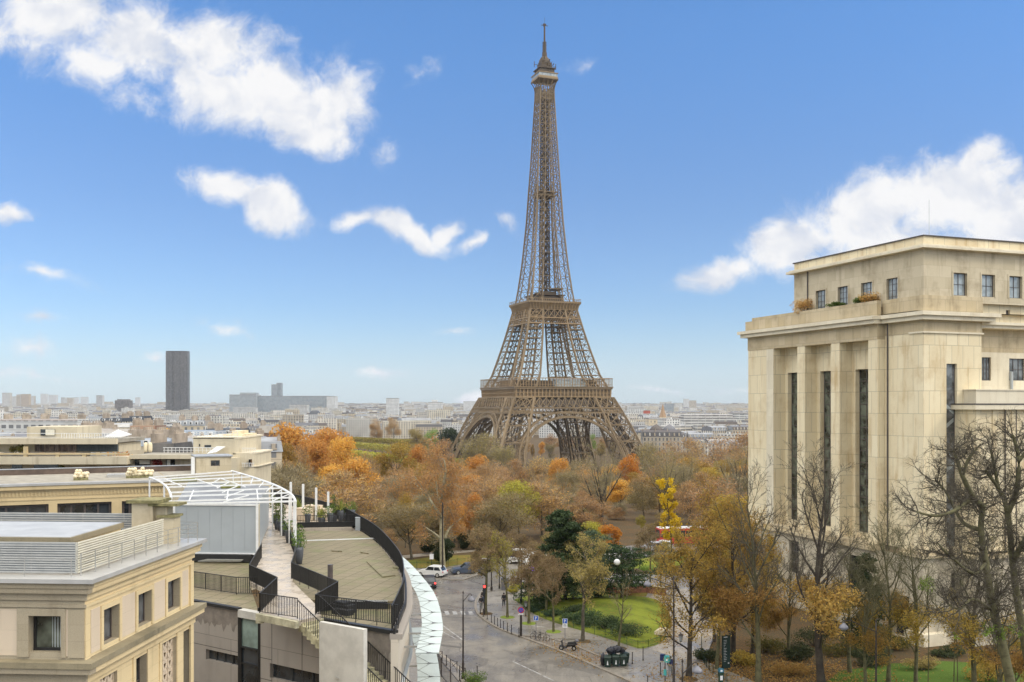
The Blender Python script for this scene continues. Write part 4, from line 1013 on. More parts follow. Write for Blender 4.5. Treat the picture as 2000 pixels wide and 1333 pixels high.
mb.box(a-.45, a, -.06, 0, 15.5, d+.28); mb.box(b, b+.18, -.06, 0, 15.5, d+.28); mb.box(a, b, -.06, 0, d, d+.28); mb.build('window_surround', M['ochre_shaded'], fb)
mb = MB(); mb.box(-.62, 0, -.05, 0, 15.5, 17.3); mb.build('pilaster_strip', M['ochre_shaded'], fb)
mb = MB(); mb.box(LX, a-.46, -.02, 0, 15.55, 17.3); mb.build('marble_panel', M['pink'], fb); mb = MB(); mb.box(b+.3, -.72, -.02, 0, 15.55, 17.3)
mb.build('marble_panel', M['pink'], fb)
mb = MB()
ed = [.45] + [v for w_ in rwins for v in (w_[0]-.25, w_[1]+.25)] + [LY-.5]
for i in range(0, len(ed), 2): mb = MB(); mb.box(0, .02, ed[i], ed[i+1], 15.55, 17.2); mb.build('marble_panel', M['pink'], fb)
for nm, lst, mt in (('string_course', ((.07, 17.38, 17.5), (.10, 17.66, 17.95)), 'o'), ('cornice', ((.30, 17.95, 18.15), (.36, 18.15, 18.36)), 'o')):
	for part, mat in (('front', M['ochre_shaded']), ('side', M['ochre'])):
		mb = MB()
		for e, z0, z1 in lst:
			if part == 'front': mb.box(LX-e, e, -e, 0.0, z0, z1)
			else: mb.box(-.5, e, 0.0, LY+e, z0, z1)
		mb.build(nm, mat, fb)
mb = MB(); mb.box(LX-.55, .55, -.5, LY+.5, 18.36, 18.52); mb.build('roof_slab', M['zinc_wet'], fb)
mb = MB(); e = .52; mb.box(LX, e, -e, 0, 15.2, 15.42); mb.box(-.3, e, 0, LY+e, 15.2, 15.42); mb.build('ledge', M['moss_ledge'], fb)
for part, mat in (('front', M['ochre_shaded']), ('side', M['ochre'])):
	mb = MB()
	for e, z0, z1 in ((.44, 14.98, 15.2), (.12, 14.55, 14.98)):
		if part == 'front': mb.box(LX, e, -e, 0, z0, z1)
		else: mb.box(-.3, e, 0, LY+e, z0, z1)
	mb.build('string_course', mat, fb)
# roof screens
c0 = FF.loc(at(149, 1127, 37.55)); c1 = FF.loc(at(319, 1064, 45.3))
zt = 19.74
def louvres(p, q, mat, n=13, z0=18.56, z1=zt, back_=True):
	mb = MB()
	for i in range(n):
		z = z0+.05+(z1-z0-.07)*i/(n-1); mb.bar((p[0], p[1], z), (q[0], q[1], z), .035, .058)
	L = math.hypot(q[0]-p[0], q[1]-p[1]); m = max(1, int(L/1.8)); d = Vector((q[1]-p[1], -(q[0]-p[0]), 0)).normalized()*-.07
	for i in range(m+1):
		x = p[0]+(q[0]-p[0])*i/m+d.x; y = p[1]+(q[1]-p[1])*i/m+d.y; mb.bar((x, y, z0), (x, y, z1), .05)
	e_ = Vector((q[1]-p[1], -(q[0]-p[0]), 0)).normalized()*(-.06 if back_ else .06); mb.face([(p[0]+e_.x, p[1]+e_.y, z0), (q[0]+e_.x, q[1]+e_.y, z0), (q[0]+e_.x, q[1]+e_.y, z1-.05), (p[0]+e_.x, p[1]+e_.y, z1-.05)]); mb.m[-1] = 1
	return mb
mb = louvres((LX, c0.y), (c0.x, c0.y), None); mb.build('louvre_screen', [M['grey_louvre'], M['grey_panel_dark']], fb)
mb = louvres((c0.x+.04, c0.y+.04), (c1.x, c1.y), None); mb.build('louvre_screen', [M['cream_louvre'], M['lime_dark']], fb)
mb = louvres((LX, LY-.9), (c1.x-.4, LY-.9), None, 12, 18.56, 19.85); mb.build('louvre_screen', [M['grey_louvre'], M['grey_panel_dark']], fb)
# plant room with a wet roof slab and mossy edge
q0 = FF.loc(at(138, 1049.5, 38.9)); q1 = FF.loc(at(242, 1020, 43.9))
mb = MB(); mb.box(LX, q0.x-.25, q0.y+.25, q1.y-.2, 18.52, 19.55); mb.build('plant_room', M['ochre'], fb)
mb = MB(); pl_ = [(LX, q0.y), (q0.x, q0.y), (q1.x, q1.y), (LX, q1.y)]; mb.prism(pl_, 19.52, 19.74); mb.build('plant_room_slab', M['moss_ledge'], fb)
mb = MB(); mb.prism([(LX, q0.y+.06), (q0.x-.06, q0.y+.06), (q1.x-.06, q1.y-.06), (LX, q1.y-.06)], 19.74, 19.765); mb.build('plant_room_roof', M['zinc_wet'], fb)
# thin guard rail along the side
mb = MB(); r0 = Vector((c0.x-.2, .05, 18.52)); r1 = Vector((.05, .05+.1, 18.52));
ga_, gb = Vector((c0.x+.32, .25, 18.52)), Vector((c1.x+.85, LY-.1, 18.52))
for i in range(11):
	p = ga_.lerp(gb, i/10); mb.bar(p, p+Vector((0, 0, .85)), .03)
for h in (.25, .45, .65, .85): mb.bar(ga_+Vector((0, 0, h)), gb+Vector((0, 0, h)), .02)
mb.build('guard_rail', M['steel'], fb); mb = MB()
fa = Vector((LX, -.05, 18.52)); fbv = Vector((c0.x+.1, -.05, 18.52))
for i in range(9):
	p = fa.lerp(fbv, i/8); mb.bar(p, p+Vector((0, 0, .72)), .028)
mb.bar(fa+Vector((0, 0, .70)), fbv+Vector((0, 0, .70)), .016); mb.build('guard_rail', M['steel'], fb); mb = MB()
e1 = Vector((c1.x-.3, LY+.1, 18.52))
for h in (.3, .5, .7, .85): mb.bar(gb+Vector((0, 0, h)), e1+Vector((0, 0, h)), .022)
mb.build('guard_rail', M['steel'], fb)
# stone chimney with mossy caps
k0 = FF.loc(at(245, 1010, 45.2)); k1 = FF.loc(at(330, 1010, 45.2)); w = k1.x-k0.x
mb = MB(); y0 = LY-1.6
mb.box(k0.x, k0.x+w*.50, y0, y0+1.2, 18.52, 20.42); mb.box(k0.x+w*.5, k0.x+w*.78, y0+.3, y0+1.0, 18.52, 20.2); mb.box(k0.x+w*.66, k0.x+w*.98, y0+.1, y0+.9, 18.52, 19.75)
ch = mb.build('chimney', M['lime_grey'], fb)
mb = MB(); mb.box(k0.x-.18, k0.x+w*.66, y0-.2, y0+1.4, 20.42, 20.56); mb.box(k0.x+w*.4, k0.x+w*1.1, y0-.05, y0+1.1, 20.28, 20.40); mb.box(k0.x+w*.6, k0.x+w*1.03, y0, y0+1, 19.75, 19.85)
mossy = plain('moss_on_stone', (0.20, 0.18, 0.085), 0.9, 0.45, 3.0); mb.build('chimney_cap', mossy, ch)
# ------------------------------------------------------------------ the modern curved building with roof terrace
ZT, ZW = 13.75, 13.95
ROOT = Vector((-14, 62, 0))
cb = thing('curved_terrace_building', ROOT, 0.0, 'modern concrete building with curved roof terrace, black railings and outside stair', 'building')
def B(mb, name, mat, **k): return wbuild(mb, name, mat, cb, **k)
curve = spline([Vector((x, y, 0)) for x, y in ((-5.75, 48.9), (-5.85, 53), (-6.05, 57), (-7.05, 65), (-8.7, 72.6), (-10.9, 81), (-13.7, 89.3), (-17.2, 98), (-23.0, 108), (-28, 115.5))], 5)
A0 = Vector((-25.3, 62.75, 0)); A1 = Vector((-18.9, 58.3, 0)); B1 = Vector((-5.75, 49.1, 0))
fd = (B1-A1).normalized(); fn = Vector((fd.y, -fd.x, 0))           # along the facade / out of it towards the viewer
def fline(px, off=0.0):
	"distance along the facade line (from A1) seen at pixel column px"
	k = (px-1000)/FPX; P = A1+fn*off
	return (k*P.y-P.x)/(fd.x-k*fd.y)
PC = lambda u, z, d: A1+fd*u-fn*d+Vector((0, 0, z))
u_gl0, u_gl1 = fline(468), fline(507)
bandR = (fline(527), fline(690), 9.95, 10.75); bandL = (fline(402), u_gl0-.1, 10.15, 10.75)
UL, UR = -7.8, (B1-A1).length
mb = MB(); wallh(mb, PC, UL, u_gl0, 0, 13.45, [bandL], .3); wallh(mb, PC, u_gl1, UR, 0, 13.65, [bandR], .3)
o = B(mb, 'wall', M['concrete'])
for h in (bandR, bandL):
	mb = MB(); mb.face([PC(h[0], h[2], .25), PC(h[1], h[2], .25), PC(h[1], h[3], .25), PC(h[0], h[3], .25)]);
	for i in range(1, 4): u = h[0]+(h[1]-h[0])*i/4; mb.bar(PC(u, h[2], .2), PC(u, h[3], .2), .06)
	B(mb, 'band_window', M['glass'])
# damp stains running from the coping, a shape of their own
random.seed(11)
mb = MB()
def damp(ua, ub, z1, lo, hi):
	n = 26; pts = []
	for i in range(n+1):
		u = ua+(ub-ua)*i/n; pts.append((u, z1-lo-(hi-lo)*abs(math.sin(i*.61)+.5*math.sin(i*1.7+1))*.6-random.random()*.12))
	for i in range(n): mb.face([PC(pts[i][0], pts[i][1], -.004), PC(pts[i+1][0], pts[i+1][1], -.004), PC(pts[i+1][0], z1, -.004), PC(pts[i][0], z1, -.004)])
damp(fline(380), u_gl0-.02, 13.4, .75, 1.5); B(mb, 'damp_stain', M['concrete_wet']); mb = MB(); damp(fline(714), UR-.35, 13.6, .7, 2.0)
B(mb, 'damp_stain', M['concrete_wet'])
mb = MB(); grooves = [(fline(531), 0, 13.5), (fline(590), 0, 13.5), (fline(752), 0, 13.5)]
for u, z0, z1 in grooves: mb.box(0, 0, 0, 0, 0, 0) if False else mb.face([PC(u-.02, z0, -.003), PC(u+.02, z0, -.003), PC(u+.02, z1, -.003), PC(u-.02, z1, -.003)])
for z in (10.95, 7.4): mb.face([PC(UL, z-.015, -.003), PC(u_gl0, z-.015, -.003), PC(u_gl0, z+.015, -.003), PC(UL, z+.015, -.003)])
for z in (10.95, 9.8, 7.2): mb.face([PC(u_gl1, z-.015, -.003), PC(fline(531), z-.015, -.003), PC(fline(531), z+.015, -.003), PC(u_gl1, z+.015, -.003)])
B(mb, 'wall_joint', M['black'])
# glazed stair shaft
mb = MB(); zs = [0, 4.2, 7.55, 7.75, 10.35, 10.45, 11.3, 13.0]
for a, b in zip(zs[:-1], zs[1:]): mb.face([PC(u_gl0, a, .12), PC(u_gl1, a, .12), PC(u_gl1, b, .12), PC(u_gl0, b, .12)])
sh = B(mb, 'shaft_glazing', M['glass'])
mb = MB(); mb.face([PC(u_gl0+.05, 11.35, .1), PC(u_gl1-.05, 11.35, .1), PC(u_gl1-.05, 13.0, .1), PC(u_gl0+.05, 13.0, .1)]); wsub(mb, 'lit_panel', M['glass_green'], sh); mb = MB(); mb.face([PC(u_gl0+.05, 5.9, .1), PC(u_gl1-.05, 5.9, .1), PC(u_gl1-.05, 7.6, .1), PC(u_gl0+.05, 7.6, .1)])
wsub(mb, 'lit_panel', M['glass_green'], sh)
mb = MB()
for u in (u_gl0, u_gl1): mb.bar(PC(u, 0, .02), PC(u, 13.2, .02), .12, .2)
for z in (4.2, 7.65, 10.4, 11.3): mb.bar(PC(u_gl0, z, .06), PC(u_gl1, z, .06), .09, .09)
wsub(mb, 'shaft_frame', M['black'], sh)
mb = MB(); mb.bar(PC(u_gl0-.02, 13.2, .1), PC(u_gl1+.02, 13.2, .1), .45, .42); B(mb, 'lintel', M['slab_white'])
# curved outer wall, coping and gutter
mb = MB()
def off(pts, d):
	o_ = []
	for i in range(len(pts)):
		t = (pts[min(i+1, len(pts)-1)]-pts[max(i-1, 0)]).normalized(); o_.append(pts[i]+Vector((t.y, -t.x, 0))*d)
	return o_
def band(mb, inner, outer, z0, z1, caps=True):
	for i in range(len(inner)-1):
		a, b, c, d = inner[i], inner[i+1], outer[i+1], outer[i]
		for z in (z1, z0): mb.face([(p.x, p.y, z) for p in (a, b, c, d)])
		mb.face([(c.x,c.y,z0),(d.x,d.y,z0),(d.x,d.y,z1),(c.x,c.y,z1)]); mb.face([(a.x,a.y,z0),(b.x,b.y,z0),(b.x,b.y,z1),(a.x,a.y,z1)])
	for p, q in ((inner[0], outer[0]), (inner[-1], outer[-1])): mb.face([(p.x,p.y,z0),(q.x,q.y,z0),(q.x,q.y,z1),(p.x,p.y,z1)])
band(mb, off(curve, -.25), off(curve, .12), 0, 13.35); o = B(mb, 'curved_wall', M['granite'])
mb = MB(); band(mb, off(curve, -.3), off(curve, .32), 13.35, 13.62); B(mb, 'coping', M['concrete'])
mb = MB(); band(mb, off(curve, -.12), off(curve, -.02), 13.62, 13.9); B(mb, 'gutter', M['black'])
mb = MB(); mb.tube([tuple(p)[:2]+(10.9,) for p in off(curve, .2)], .12, 8); B(mb, 'pipe', M['grey_panel'])
mb = MB(); mb.box(-.001, .001, 0, .001, 0, .001) if False else None
mb.bar(PC(UR-.12, 0, -.06), PC(UR-.12, 13.3, -.06), .28, .1); B(mb, 'corner_channel', M['black'])
# roof decks
front_in = on(664, 1175.5, ZT); front_in2 = on(757, 1175.5, ZT)
deck = [on(569, 1160, 14.0), front_in, front_in2] + [p for p in off(curve, -.3) if p.y > front_in2.y+.3 and p.y < 88] + [on(690, 1037, ZT), on(580, 1037, ZT), on(577, 1085, ZT)]
mb = MB(); mb.prism([(p.x, p.y) for p in deck], ZT-.5, ZT); B(mb, 'terrace_deck', M['tiles'])
low = [PC(fline(612), 0, .1), PC(UR-.2, 0, .1)] + [p for p in off(curve, -.28) if p.y < 60] + [on(590, 1160, 14.0)]
mb = MB(); mb.face([(p.x, p.y, ZT-.42) for p in low]); B(mb, 'lower_deck', M['tiles'])
mb = MB(); a, b = front_in, front_in2; mb.bar((a.x, a.y-.03, ZT-.16), (b.x, b.y-.03, ZT-.16), .06, .5); mb.bar((a.x, a.y-.03, ZT-.16), (a.x-1.6, a.y+.0-1.2, ZT-.16), .06, .5); fa_ = B(mb, 'deck_fascia', M['black'])
mb = MB(); mb.bar((a.x-.1, a.y, ZT+.05), (b.x, b.y, ZT+.05), .12, .06); B(mb, 'deck_joint', M['white_paint']); mb = MB(); mb.bar(on(583, 1058, ZT)+Vector((0, 0, .05)), on(731, 1053, ZT)+Vector((0, 0, .05)), .11, .07); B(mb, 'deck_joint', M['white_paint'])
for (x0, y0, x1, y1, x2, y2) in ((716, 1099, 747, 1129, 772, 1126), (648, 1078, 668, 1079, 667, 1076), (704, 1081, 720, 1083, 719, 1080), (768, 1111, 779, 1112, 778, 1109)):
	p, q, r = on(x0, y0, ZT), on(x1, y1, ZT), on(x2, y2, ZT); s_ = p+(r-q)
	mb = MB(); mb.prism([(v.x, v.y) for v in (q, r, s_, p)], ZT+.003, ZT+.09); B(mb, 'lifted_paver', M['tiles'])
# left roof with moss
lr = [PC(UL, 0, .05), PC(u_gl1-.1, 0, .05), on(487, 1140, 13.45), on(506, 1090, 13.45), Vector((-19, 76, 0)), Vector((-33, 82, 0))]
mb = MB(); mb.prism([(p.x, p.y) for p in lr], 13.0, 13.4); B(mb, 'moss_roof', M['tiles'])
mb = MB(); mb.bar(PC(UL, 13.42, .0), PC(u_gl0, 13.42, .0), .3, .16); mb.bar(PC(u_gl1, 13.62, .0), PC(UR, 13.66, .0), .3, .2); B(mb, 'coping', M['black'])
# raised walkway and landing
wl = [on(507, 1197, ZW), on(581, 1213, ZW), on(627, 1203, ZW), on(622, 1186, ZW), on(571, 1136, ZW), on(577, 1085, ZW), on(573, 1062, ZW), on(552, 1032, ZW), on(505, 1010, ZW), on(492, 1016, ZW), on(506, 1080, ZW), on(489, 1137, ZW), on(542, 1163, ZW)]
mb = MB(); mb.prism([(p.x, p.y) for p in wl], ZW-.28, ZW); B(mb, 'walkway', M['wetfloor'])
mb = MB(); p, q = on(503, 1198, ZW), on(581, 1214, ZW); mb.bar(p+Vector((0, 0, -.18)), q+Vector((0, 0, -.18)), .25, .36); mb.bar(p+Vector((.15, 0, -.5)), p+Vector((.15, 0, -.2)), .4, .4)
st0 = q
B(mb, 'landing_edge', plain('mossy_stair_concrete', (0.42, 0.39, 0.27), .8, .3, 2.0))
# outside stair running down along the facade behind the white slab wall
mb = MB(); nst = 26; run, rise = .30, .168
s0 = PC(fline(583, 1.65), 0, -1.65)
for i in range(nst):
	a = s0+fd*(run*i); z = ZW-rise*(i+1); p = [a, a+fd*run, a+fd*run-fn*1.5, a-fn*1.5]
	mb.face([(v.x, v.y, z) for v in p]); mb.face([(p[0].x,p[0].y,z),(p[3].x,p[3].y,z),(p[3].x,p[3].y,z+rise),(p[0].x,p[0].y,z+rise)])
	mb.face([(p[0].x,p[0].y,z-.45),(p[1].x,p[1].y,z-.45-rise*0),(p[1].x,p[1].y,z),(p[0].x,p[0].y,z)])
B(mb, 'stair', plain('mossy_stair_concrete', (0.40, 0.37, 0.24), .8, .4, 2.5))
S0, S1 = PC(fline(623.5, 2.0), 0, -2.0), PC(fline(710, 2.0), 0, -2.0)
mb = MB(); n_ = fn*.26; mb.prism([(v.x, v.y) for v in (S0+n_*.0, S1, S1-n_, S0-n_)], 0, EYE-(1215-HOR)/FPX*S0.y)
sw_ = B(mb, 'slab_wall', M['slab_white'], bevel=.015)
mb = MB(); q = S0.lerp(S1, .38)+fn*.06; mb.bar(q+Vector((0, 0, 11.55)), q+fd*.22+Vector((0, 0, 11.5)), .05, .06); wsub(mb, 'wall_light', M['steel'], sw_)
# railings
T = lambda x, y: on(x, y, ZW+1.05)-Vector((0, 0, 1.05))
def rail_part(pts, **k):
	mb = MB(); railing(mb, pts, **k); return B(mb, 'railing', M['black'])
def curve_between(y0, y1, d=-.2): return [Vector((p.x, p.y, ZT+.02)) for p in off(curve, d) if y0 <= p.y <= y1]
rail_part(curve_between(48, 120), gap=.085, h=1.25, bal=.024)
rail_part([T(616, 1162), T(778, 1182)]); rail_part([T(616, 1162), T(660, 1136), T(569, 1099)])
rail_part([T(569, 1099), T(576.5, 1076), T(576, 1060), T(568, 1040), T(552, 1014)], gap=.1)
rail_part([T(581, 1169), T(507, 1159), T(541.5, 1128), T(487, 1103), T(511, 1062)])
L13 = lambda x, y: on(x, y, 13.4+1.05)-Vector((0, 0, 1.05))
rail_part([L13(340, 1112), L13(373, 1116), L13(462, 1128), L13(541, 1128)+Vector((0, 0, 0))])
f0, f1 = on(581, 1030, ZT), on(692, 1028, ZT)
rail_part([f0, f1], gap=.14)
mb = MB(); mb.bar(f0+Vector((0, -.1, -.1+.3)), f1+Vector((0, -.1, -.1+.3)), .1, .5); B(mb, 'garden_fascia', M['black'])
mb = MB()
h_ = Vector((0, 0, 1.0))
for d_ in (0.05, -1.45):
	a = s0+fn*d_*1.0+Vector((0, 0, ZW)); b = a+fd*(run*nst)+Vector((0, 0, -rise*nst))
	a = a+Vector((0, 0, 0)); mb.bar(a+h_, b+h_, .05, .04)
	for i in range(0, int(run*nst/.13)):
		p = a.lerp(b, i*.13/(run*nst)); mb.bar(p+Vector((0, 0, .05)), p+h_, .018, .03)
B(mb, 'railing', M['black'])
mb = MB()
w0 = PC(fline(712)+.2, 9.9, -.12); w1 = PC(fline(765), 6.6, -.12); mb.tube([w0, w1, w1+fd*.6+Vector((0, 0, -.05))], .035, 6); B(mb, 'handrail', M['black'])
mb = MB(); mb.tube([on(645, 1168, ZT-.4), on(645, 1168, ZT-.4)+Vector((0, 0, 2.0))], .16, 10); B(mb, 'vent_pipe', M['bronze'])
# glass canopy bracketed off the curved wall
ci, co = off(curve, .85), off(curve, 2.05)
seg = [i for i in range(len(curve)) if 49.5 < curve[i].y < 84][::2]
mb = MB(); fr_ = MB(); arms = []
def canopy(idx, z, inner, outer):
	for a, b in zip(idx[:-1], idx[1:]):
		pts = [inner[a].lerp(inner[b], .004), outer[a].lerp(outer[b], .004), outer[b].lerp(outer[a], .004), inner[b].lerp(inner[a], .004)]
		mb.prism([(p.x, p.y) for p in pts], z, z+.035)
		m = (inner[a]+inner[b]+outer[a]+outer[b])/4; zz = Vector((0, 0, z+.05))
		c = outer[a].lerp(inner[a], .38)+zz
		fr_.bar(inner[a]+zz, outer[a]+zz, .013, .012); fr_.bar(inner[b].lerp(inner[a], .45)+zz, c, .010, .010)
		if a > idx[0]: fr_.bar(inner[a-2].lerp(inner[a], .45)+zz, c, .010, .010)
		fr_.face([c+Vector((-.16, -.1, .02)), c+Vector((.2, 0, .02)), c+Vector((-.16, .1, .02))])
	for a in idx[1::2]: arm = MB(); arms.append(arm); arm.bar(curve[a]+Vector((0, 0, z-.1)), inner[a].lerp(outer[a], .6)+Vector((0, 0, z-.06)), .07, .1)
canopy(seg, 12.3, ci, co); canopy([i for i in range(len(curve)) if 49.5 < curve[i].y < 70][::2], 9.2, off(curve, .6), off(curve, 1.9))
cp = B(mb, 'glass_canopy', M['frost']); wsub(fr_, 'canopy_fitting', M['bronze'], cp); [wsub(a_, 'canopy_arm', M['steel'], cp) for a_ in arms]
# white panelled enclosure under a white pergola
mb = MB(); xl, xr, yf, yb = -24.9, -18.75, 73.0, 96.0
bx = [(xl, yf), (xr, yf-.5), (xr-3.4, yb-6), (xl-6.5, yb)]
mb.prism(bx, 14.0, 17.5); en = B(mb, 'enclosure', M['grey_panel']); mb = MB(); mb.prism(bx, 17.5, 17.55); wsub(mb, 'enclosure_roof', M['roof_grey'], en)
mb = MB()
for i in range(1, 7):
	t = i/7; p = Vector((bx[0][0]+(bx[1][0]-bx[0][0])*t, bx[0][1]+(bx[1][1]-bx[0][1])*t, 0)); mb.bar(p+Vector((0, -.004, 14.1)), p+Vector((0, -.004, 17.5)), .012, .01)
wsub(mb, 'panel_joint', M['grey_panel_dark'], en)
mb = MB(); mb.bar((xl-.1, yf-.02, 14.02), (xr+.1, yf-.52, 14.02), .12, .12); mb.bar((xl, yf-.02, 17.6), (xr, yf-.52, 17.6), .1, .12)
for x, y in ((xl-.05, yf), (xl-.35, yf+.9), (xr+.05, yf-.5)): mb.bar((x, y, 14), (x, y, 17.7), .16)
wsub(mb, 'enclosure_frame', M['white_metal'], en)
mb = MB(); mb.bar((xl+.5, yf-.25, 13.75), (xr-.3, yf-.75, 13.75), .4, .5); B(mb, 'painted_shadow_gap', M['black'])  # solid black bar painting the shade under the enclosure front
mb = MB()
for i in range(7): mb.bar((xl+2.0+i*.12, yf-.9-i*.05, 13.55+.03*i), (xr-1.0+i*.05, yf-1.25-i*.05, 13.58+.03*i), .08, .05)
B(mb, 'stacked_profile', M['steel'])
ZP = 18.0
rc = spline([Vector((*on(x, y, ZP)[:2], ZP)) for x, y in ((577.5, 979.5), (569, 966), (544, 951), (513, 939), (478, 927.5), (452, 920))], 5)
lc = spline([Vector((*on(x, y, ZP)[:2], ZP)) for x, y in ((329.5, 985), (334, 970), (326, 952), (311, 940.5), (292, 933))], 5)
mb = MB(); mb.tube(rc, .09, 6); mb.tube(lc, .09, 6)
nb = 9
for i in range(nb):
	t = i/(nb-1); a = lc[int(t*(len(lc)-1))]; b = rc[int(t*(len(rc)-1)*.96)]; mb.bar(a, b, .08 if i else .16, .12)
up_ = Vector((0, 0, 1))
for i in range(0, len(rc), 3): mb.bar(Vector((rc[i].x, rc[i].y, 14)), rc[i], .10)
for i in (0, 12, 20): mb.bar(Vector((lc[i].x, lc[i].y, 14)), lc[i], .12)
for i in (1, 4, 7, 10, 13):
	a, b = rc[i], rc[min(i+4, len(rc)-1)]; v = (lc[0]-rc[0]).normalized(); mb.bar(a+v*1.6, b+v*.2, .06); mb.bar(a+v*5, b+v*3.2, .07)
for t0 in (.15, .45, .7):
	a = lc[2].lerp(rc[2], t0); b = lc[8].lerp(rc[8], t0+.06); mb.bar(a, b, .08); a = lc[10].lerp(rc[10], t0); b = lc[17].lerp(rc[17], t0-.05); mb.bar(a, b, .08)
B(mb, 'pergola', M['white_metal'])
gm = plain('dry_green_roof', (0.17, 0.17, 0.05), .9, .3, 2.)
for (x0, x1, y0) in ((335, 385, 939), (432, 470, 951.5)):
	mb = MB(); p = on(x0, y0, 17.7); q = on(x1, y0-1, 17.7); mb.prism([(p.x, p.y), (q.x, q.y), (q.x-1.0, q.y+3), (p.x-1.0, p.y+3)], 17.56, 17.7); B(mb, 'green_roof', gm)
mb = MB(); p, q = on(505, 1075, ZW), on(514, 1010, ZW); mb.bar(p+Vector((0, 0, 1.7)), q+Vector((0, 0, 1.7)), .12, 3.4); B(mb, 'side_wall', M['cream'])
# slender white posts standing on the roof garden and its screens
for x, y0, y1 in ((568, 942, 1000), (592, 946, 990), (617.5, 953, 1000), (641, 961, 1004)):
	mb = MB(); d_ = 96.0; a = at(x, y1+4, d_); b = at(x, y0, d_); mb.bar(Vector((a.x, a.y, ZT)), Vector((b.x, b.y, b.z)), .19); B(mb, 'white_post', M['white_metal'])
gd = [on(581, 1031, ZT), on(692, 1029, ZT)] + [p for p in off(curve, -.25) if p.y > 88.5] + [Vector((-31, 116, 0)), Vector((-27, 100, 0))]
mb = MB(); mb.prism([(p.x, p.y) for p in gd], 13.2, ZT-.05); B(mb, 'garden_deck', M['wetfloor'])
# roof garden furniture: planters with their plants, each its own thing
leaf_g = leafy('garden_leaves', [(0.05, 0.09, 0.02), (0.10, 0.15, 0.03), (0.16, 0.20, 0.04)])
leaf_p = leafy('palm_leaves', [(0.16, 0.19, 0.04), (0.26, 0.28, 0.07), (0.32, 0.28, 0.06)])
def leaf_ball(mb, c, r, n, s, sq=(1, 1, 1), rnd=random):
	for _ in range(n):
		while True:
			v = Vector((rnd.uniform(-1, 1), rnd.uniform(-1, 1), rnd.uniform(-1, 1)))
			if v.length < 1: break
		p = Vector(c)+Vector((v.x*r*sq[0], v.y*r*sq[1], v.z*r*sq[2])); a = Vector((rnd.gauss(0, 1), rnd.gauss(0, 1), rnd.gauss(0, 1))).normalized(); b = a.orthogonal().normalized()
		k = s*rnd.uniform(.6, 1.3); mb.face([p-a*k, p+b*k*.5, p+a*k, p-b*k*.5])
def planter(loc, h, r, kind, label, group, seed):
	rnd = random.Random(seed)
	t = thing('planter', loc, 0, label, 'planter', group)
	mb = MB(); mb.lathe([(r*.62, 0), (r*.9, h*.45), (r, h*.8), (r*.96, h), (r*.82, h), (r*.8, h*.9)], n=14); mb.build('pot', M['planter'], t, smooth=True)
	mb = MB()
	if kind == 'tree':
		hh = 1.7; mb.tube([(0, 0, h*.9), (.05, 0, h+hh*.5), (0, .05, h+hh)], .03, 5); mb.build('stem', M['bronze'], t); mb = MB()
		for i in range(7): leaf_ball(mb, (rnd.uniform(-.2, .2), rnd.uniform(-.2, .2), h+hh*(.25+.13*i)), .28, 36, .08, rnd=rnd)
		mb.build('foliage', leaf_g, t)
	elif kind == 'palm':
		for i in range(60):
			a = rnd.uniform(0, 6.28); e = rnd.uniform(.25, 1.45); L = rnd.uniform(.9, 1.5); p0 = Vector((0, 0, h)); d = Vector((math.cos(a)*math.cos(e), math.sin(a)*math.cos(e), math.sin(e)))
			p1 = p0+d*L*.6; p2 = p0+d*L+Vector((0, 0, -.25*L*math.cos(e))); s_ = Vector((-math.sin(a), math.cos(a), 0))*.035
			mb.face([p0-s_*.5, p0+s_*.5, p1+s_, p1-s_]); mb.face([p1-s_, p1+s_, p2])
		mb.build('foliage', leaf_p, t)
	else:
		leaf_ball(mb, (0, 0, h+.3), .55, 170, .08, rnd=rnd); mb.build('foliage', leaf_g, t)
	return t
walk_pl = [(519, 1012, .85, .24, 'none'), (537, 1022, .9, .27, 'tree'), (541, 1035, .9, .27, 'ball'), (546.5, 1037, .9, .25, 'tree'), (552, 1047, .95, .28, 'tree'), (563, 1060, 1.0, .26, 'ball'), (583, 1068, 1.0, .26, 'none'), (581, 1088, 1.2, .3, 'none'), (584, 1102, 1.2, .32, 'none')]
ordn = ['farthest', 'second', 'third', 'fourth', 'fifth', 'sixth', 'seventh', 'eighth', 'nearest']
for i, (x, y, h, r, kd) in enumerate(walk_pl):
	desc = {'none': 'grey tapered planter, bare on top,', 'tree': 'grey tapered planter with a slim leafy climber,', 'ball': 'grey tapered planter with a low green bush,'}[kd]
	planter(on(x, y, ZW if x < 575 else ZT), h, r, kd, desc+' '+ordn[i]+' along the pale walkway', 'planters along the roof walkway', i)
gar = [(601, 1024, 'ball', .95, 'tall charcoal planter with round bush at the left end of the fence'), (627, 1024, 'palm', .6, 'charcoal planter with spiky plant behind the fence, second from left'), (645, 1023, 'ball', 1.0, 'charcoal planter with bright green bush behind the middle of the fence'),
	   (665, 1021, 'palm', 1.15, 'tall charcoal planter with a big spiky palm behind the fence'), (676, 1019, 'ball', .9, 'charcoal planter right of the spiky palm'), (688, 1016, 'ball', 1.0, 'charcoal planter in the corner by the curved black screen'),
	   (582, 985, 'palm', .9, 'planter with yellow spiky plant between the white posts'), (612, 990, 'ball', .8, 'planter with leafy green shrub between the white posts'), (653, 1000, 'tree', .7, 'planter with small round topped tree by the last white post'), (630, 1003, 'ball', .5, 'low planter with grey green shrub behind stone benches')]
for i, (x, y, kd, h, lb) in enumerate(gar):
	planter(on(x, y, ZT) if y > 1010 else Vector((*at(x, y, 94.0+(1000-y)*.25)[:2], ZT)), h, .3, kd, lb, 'planters on the roof garden', 40+i)
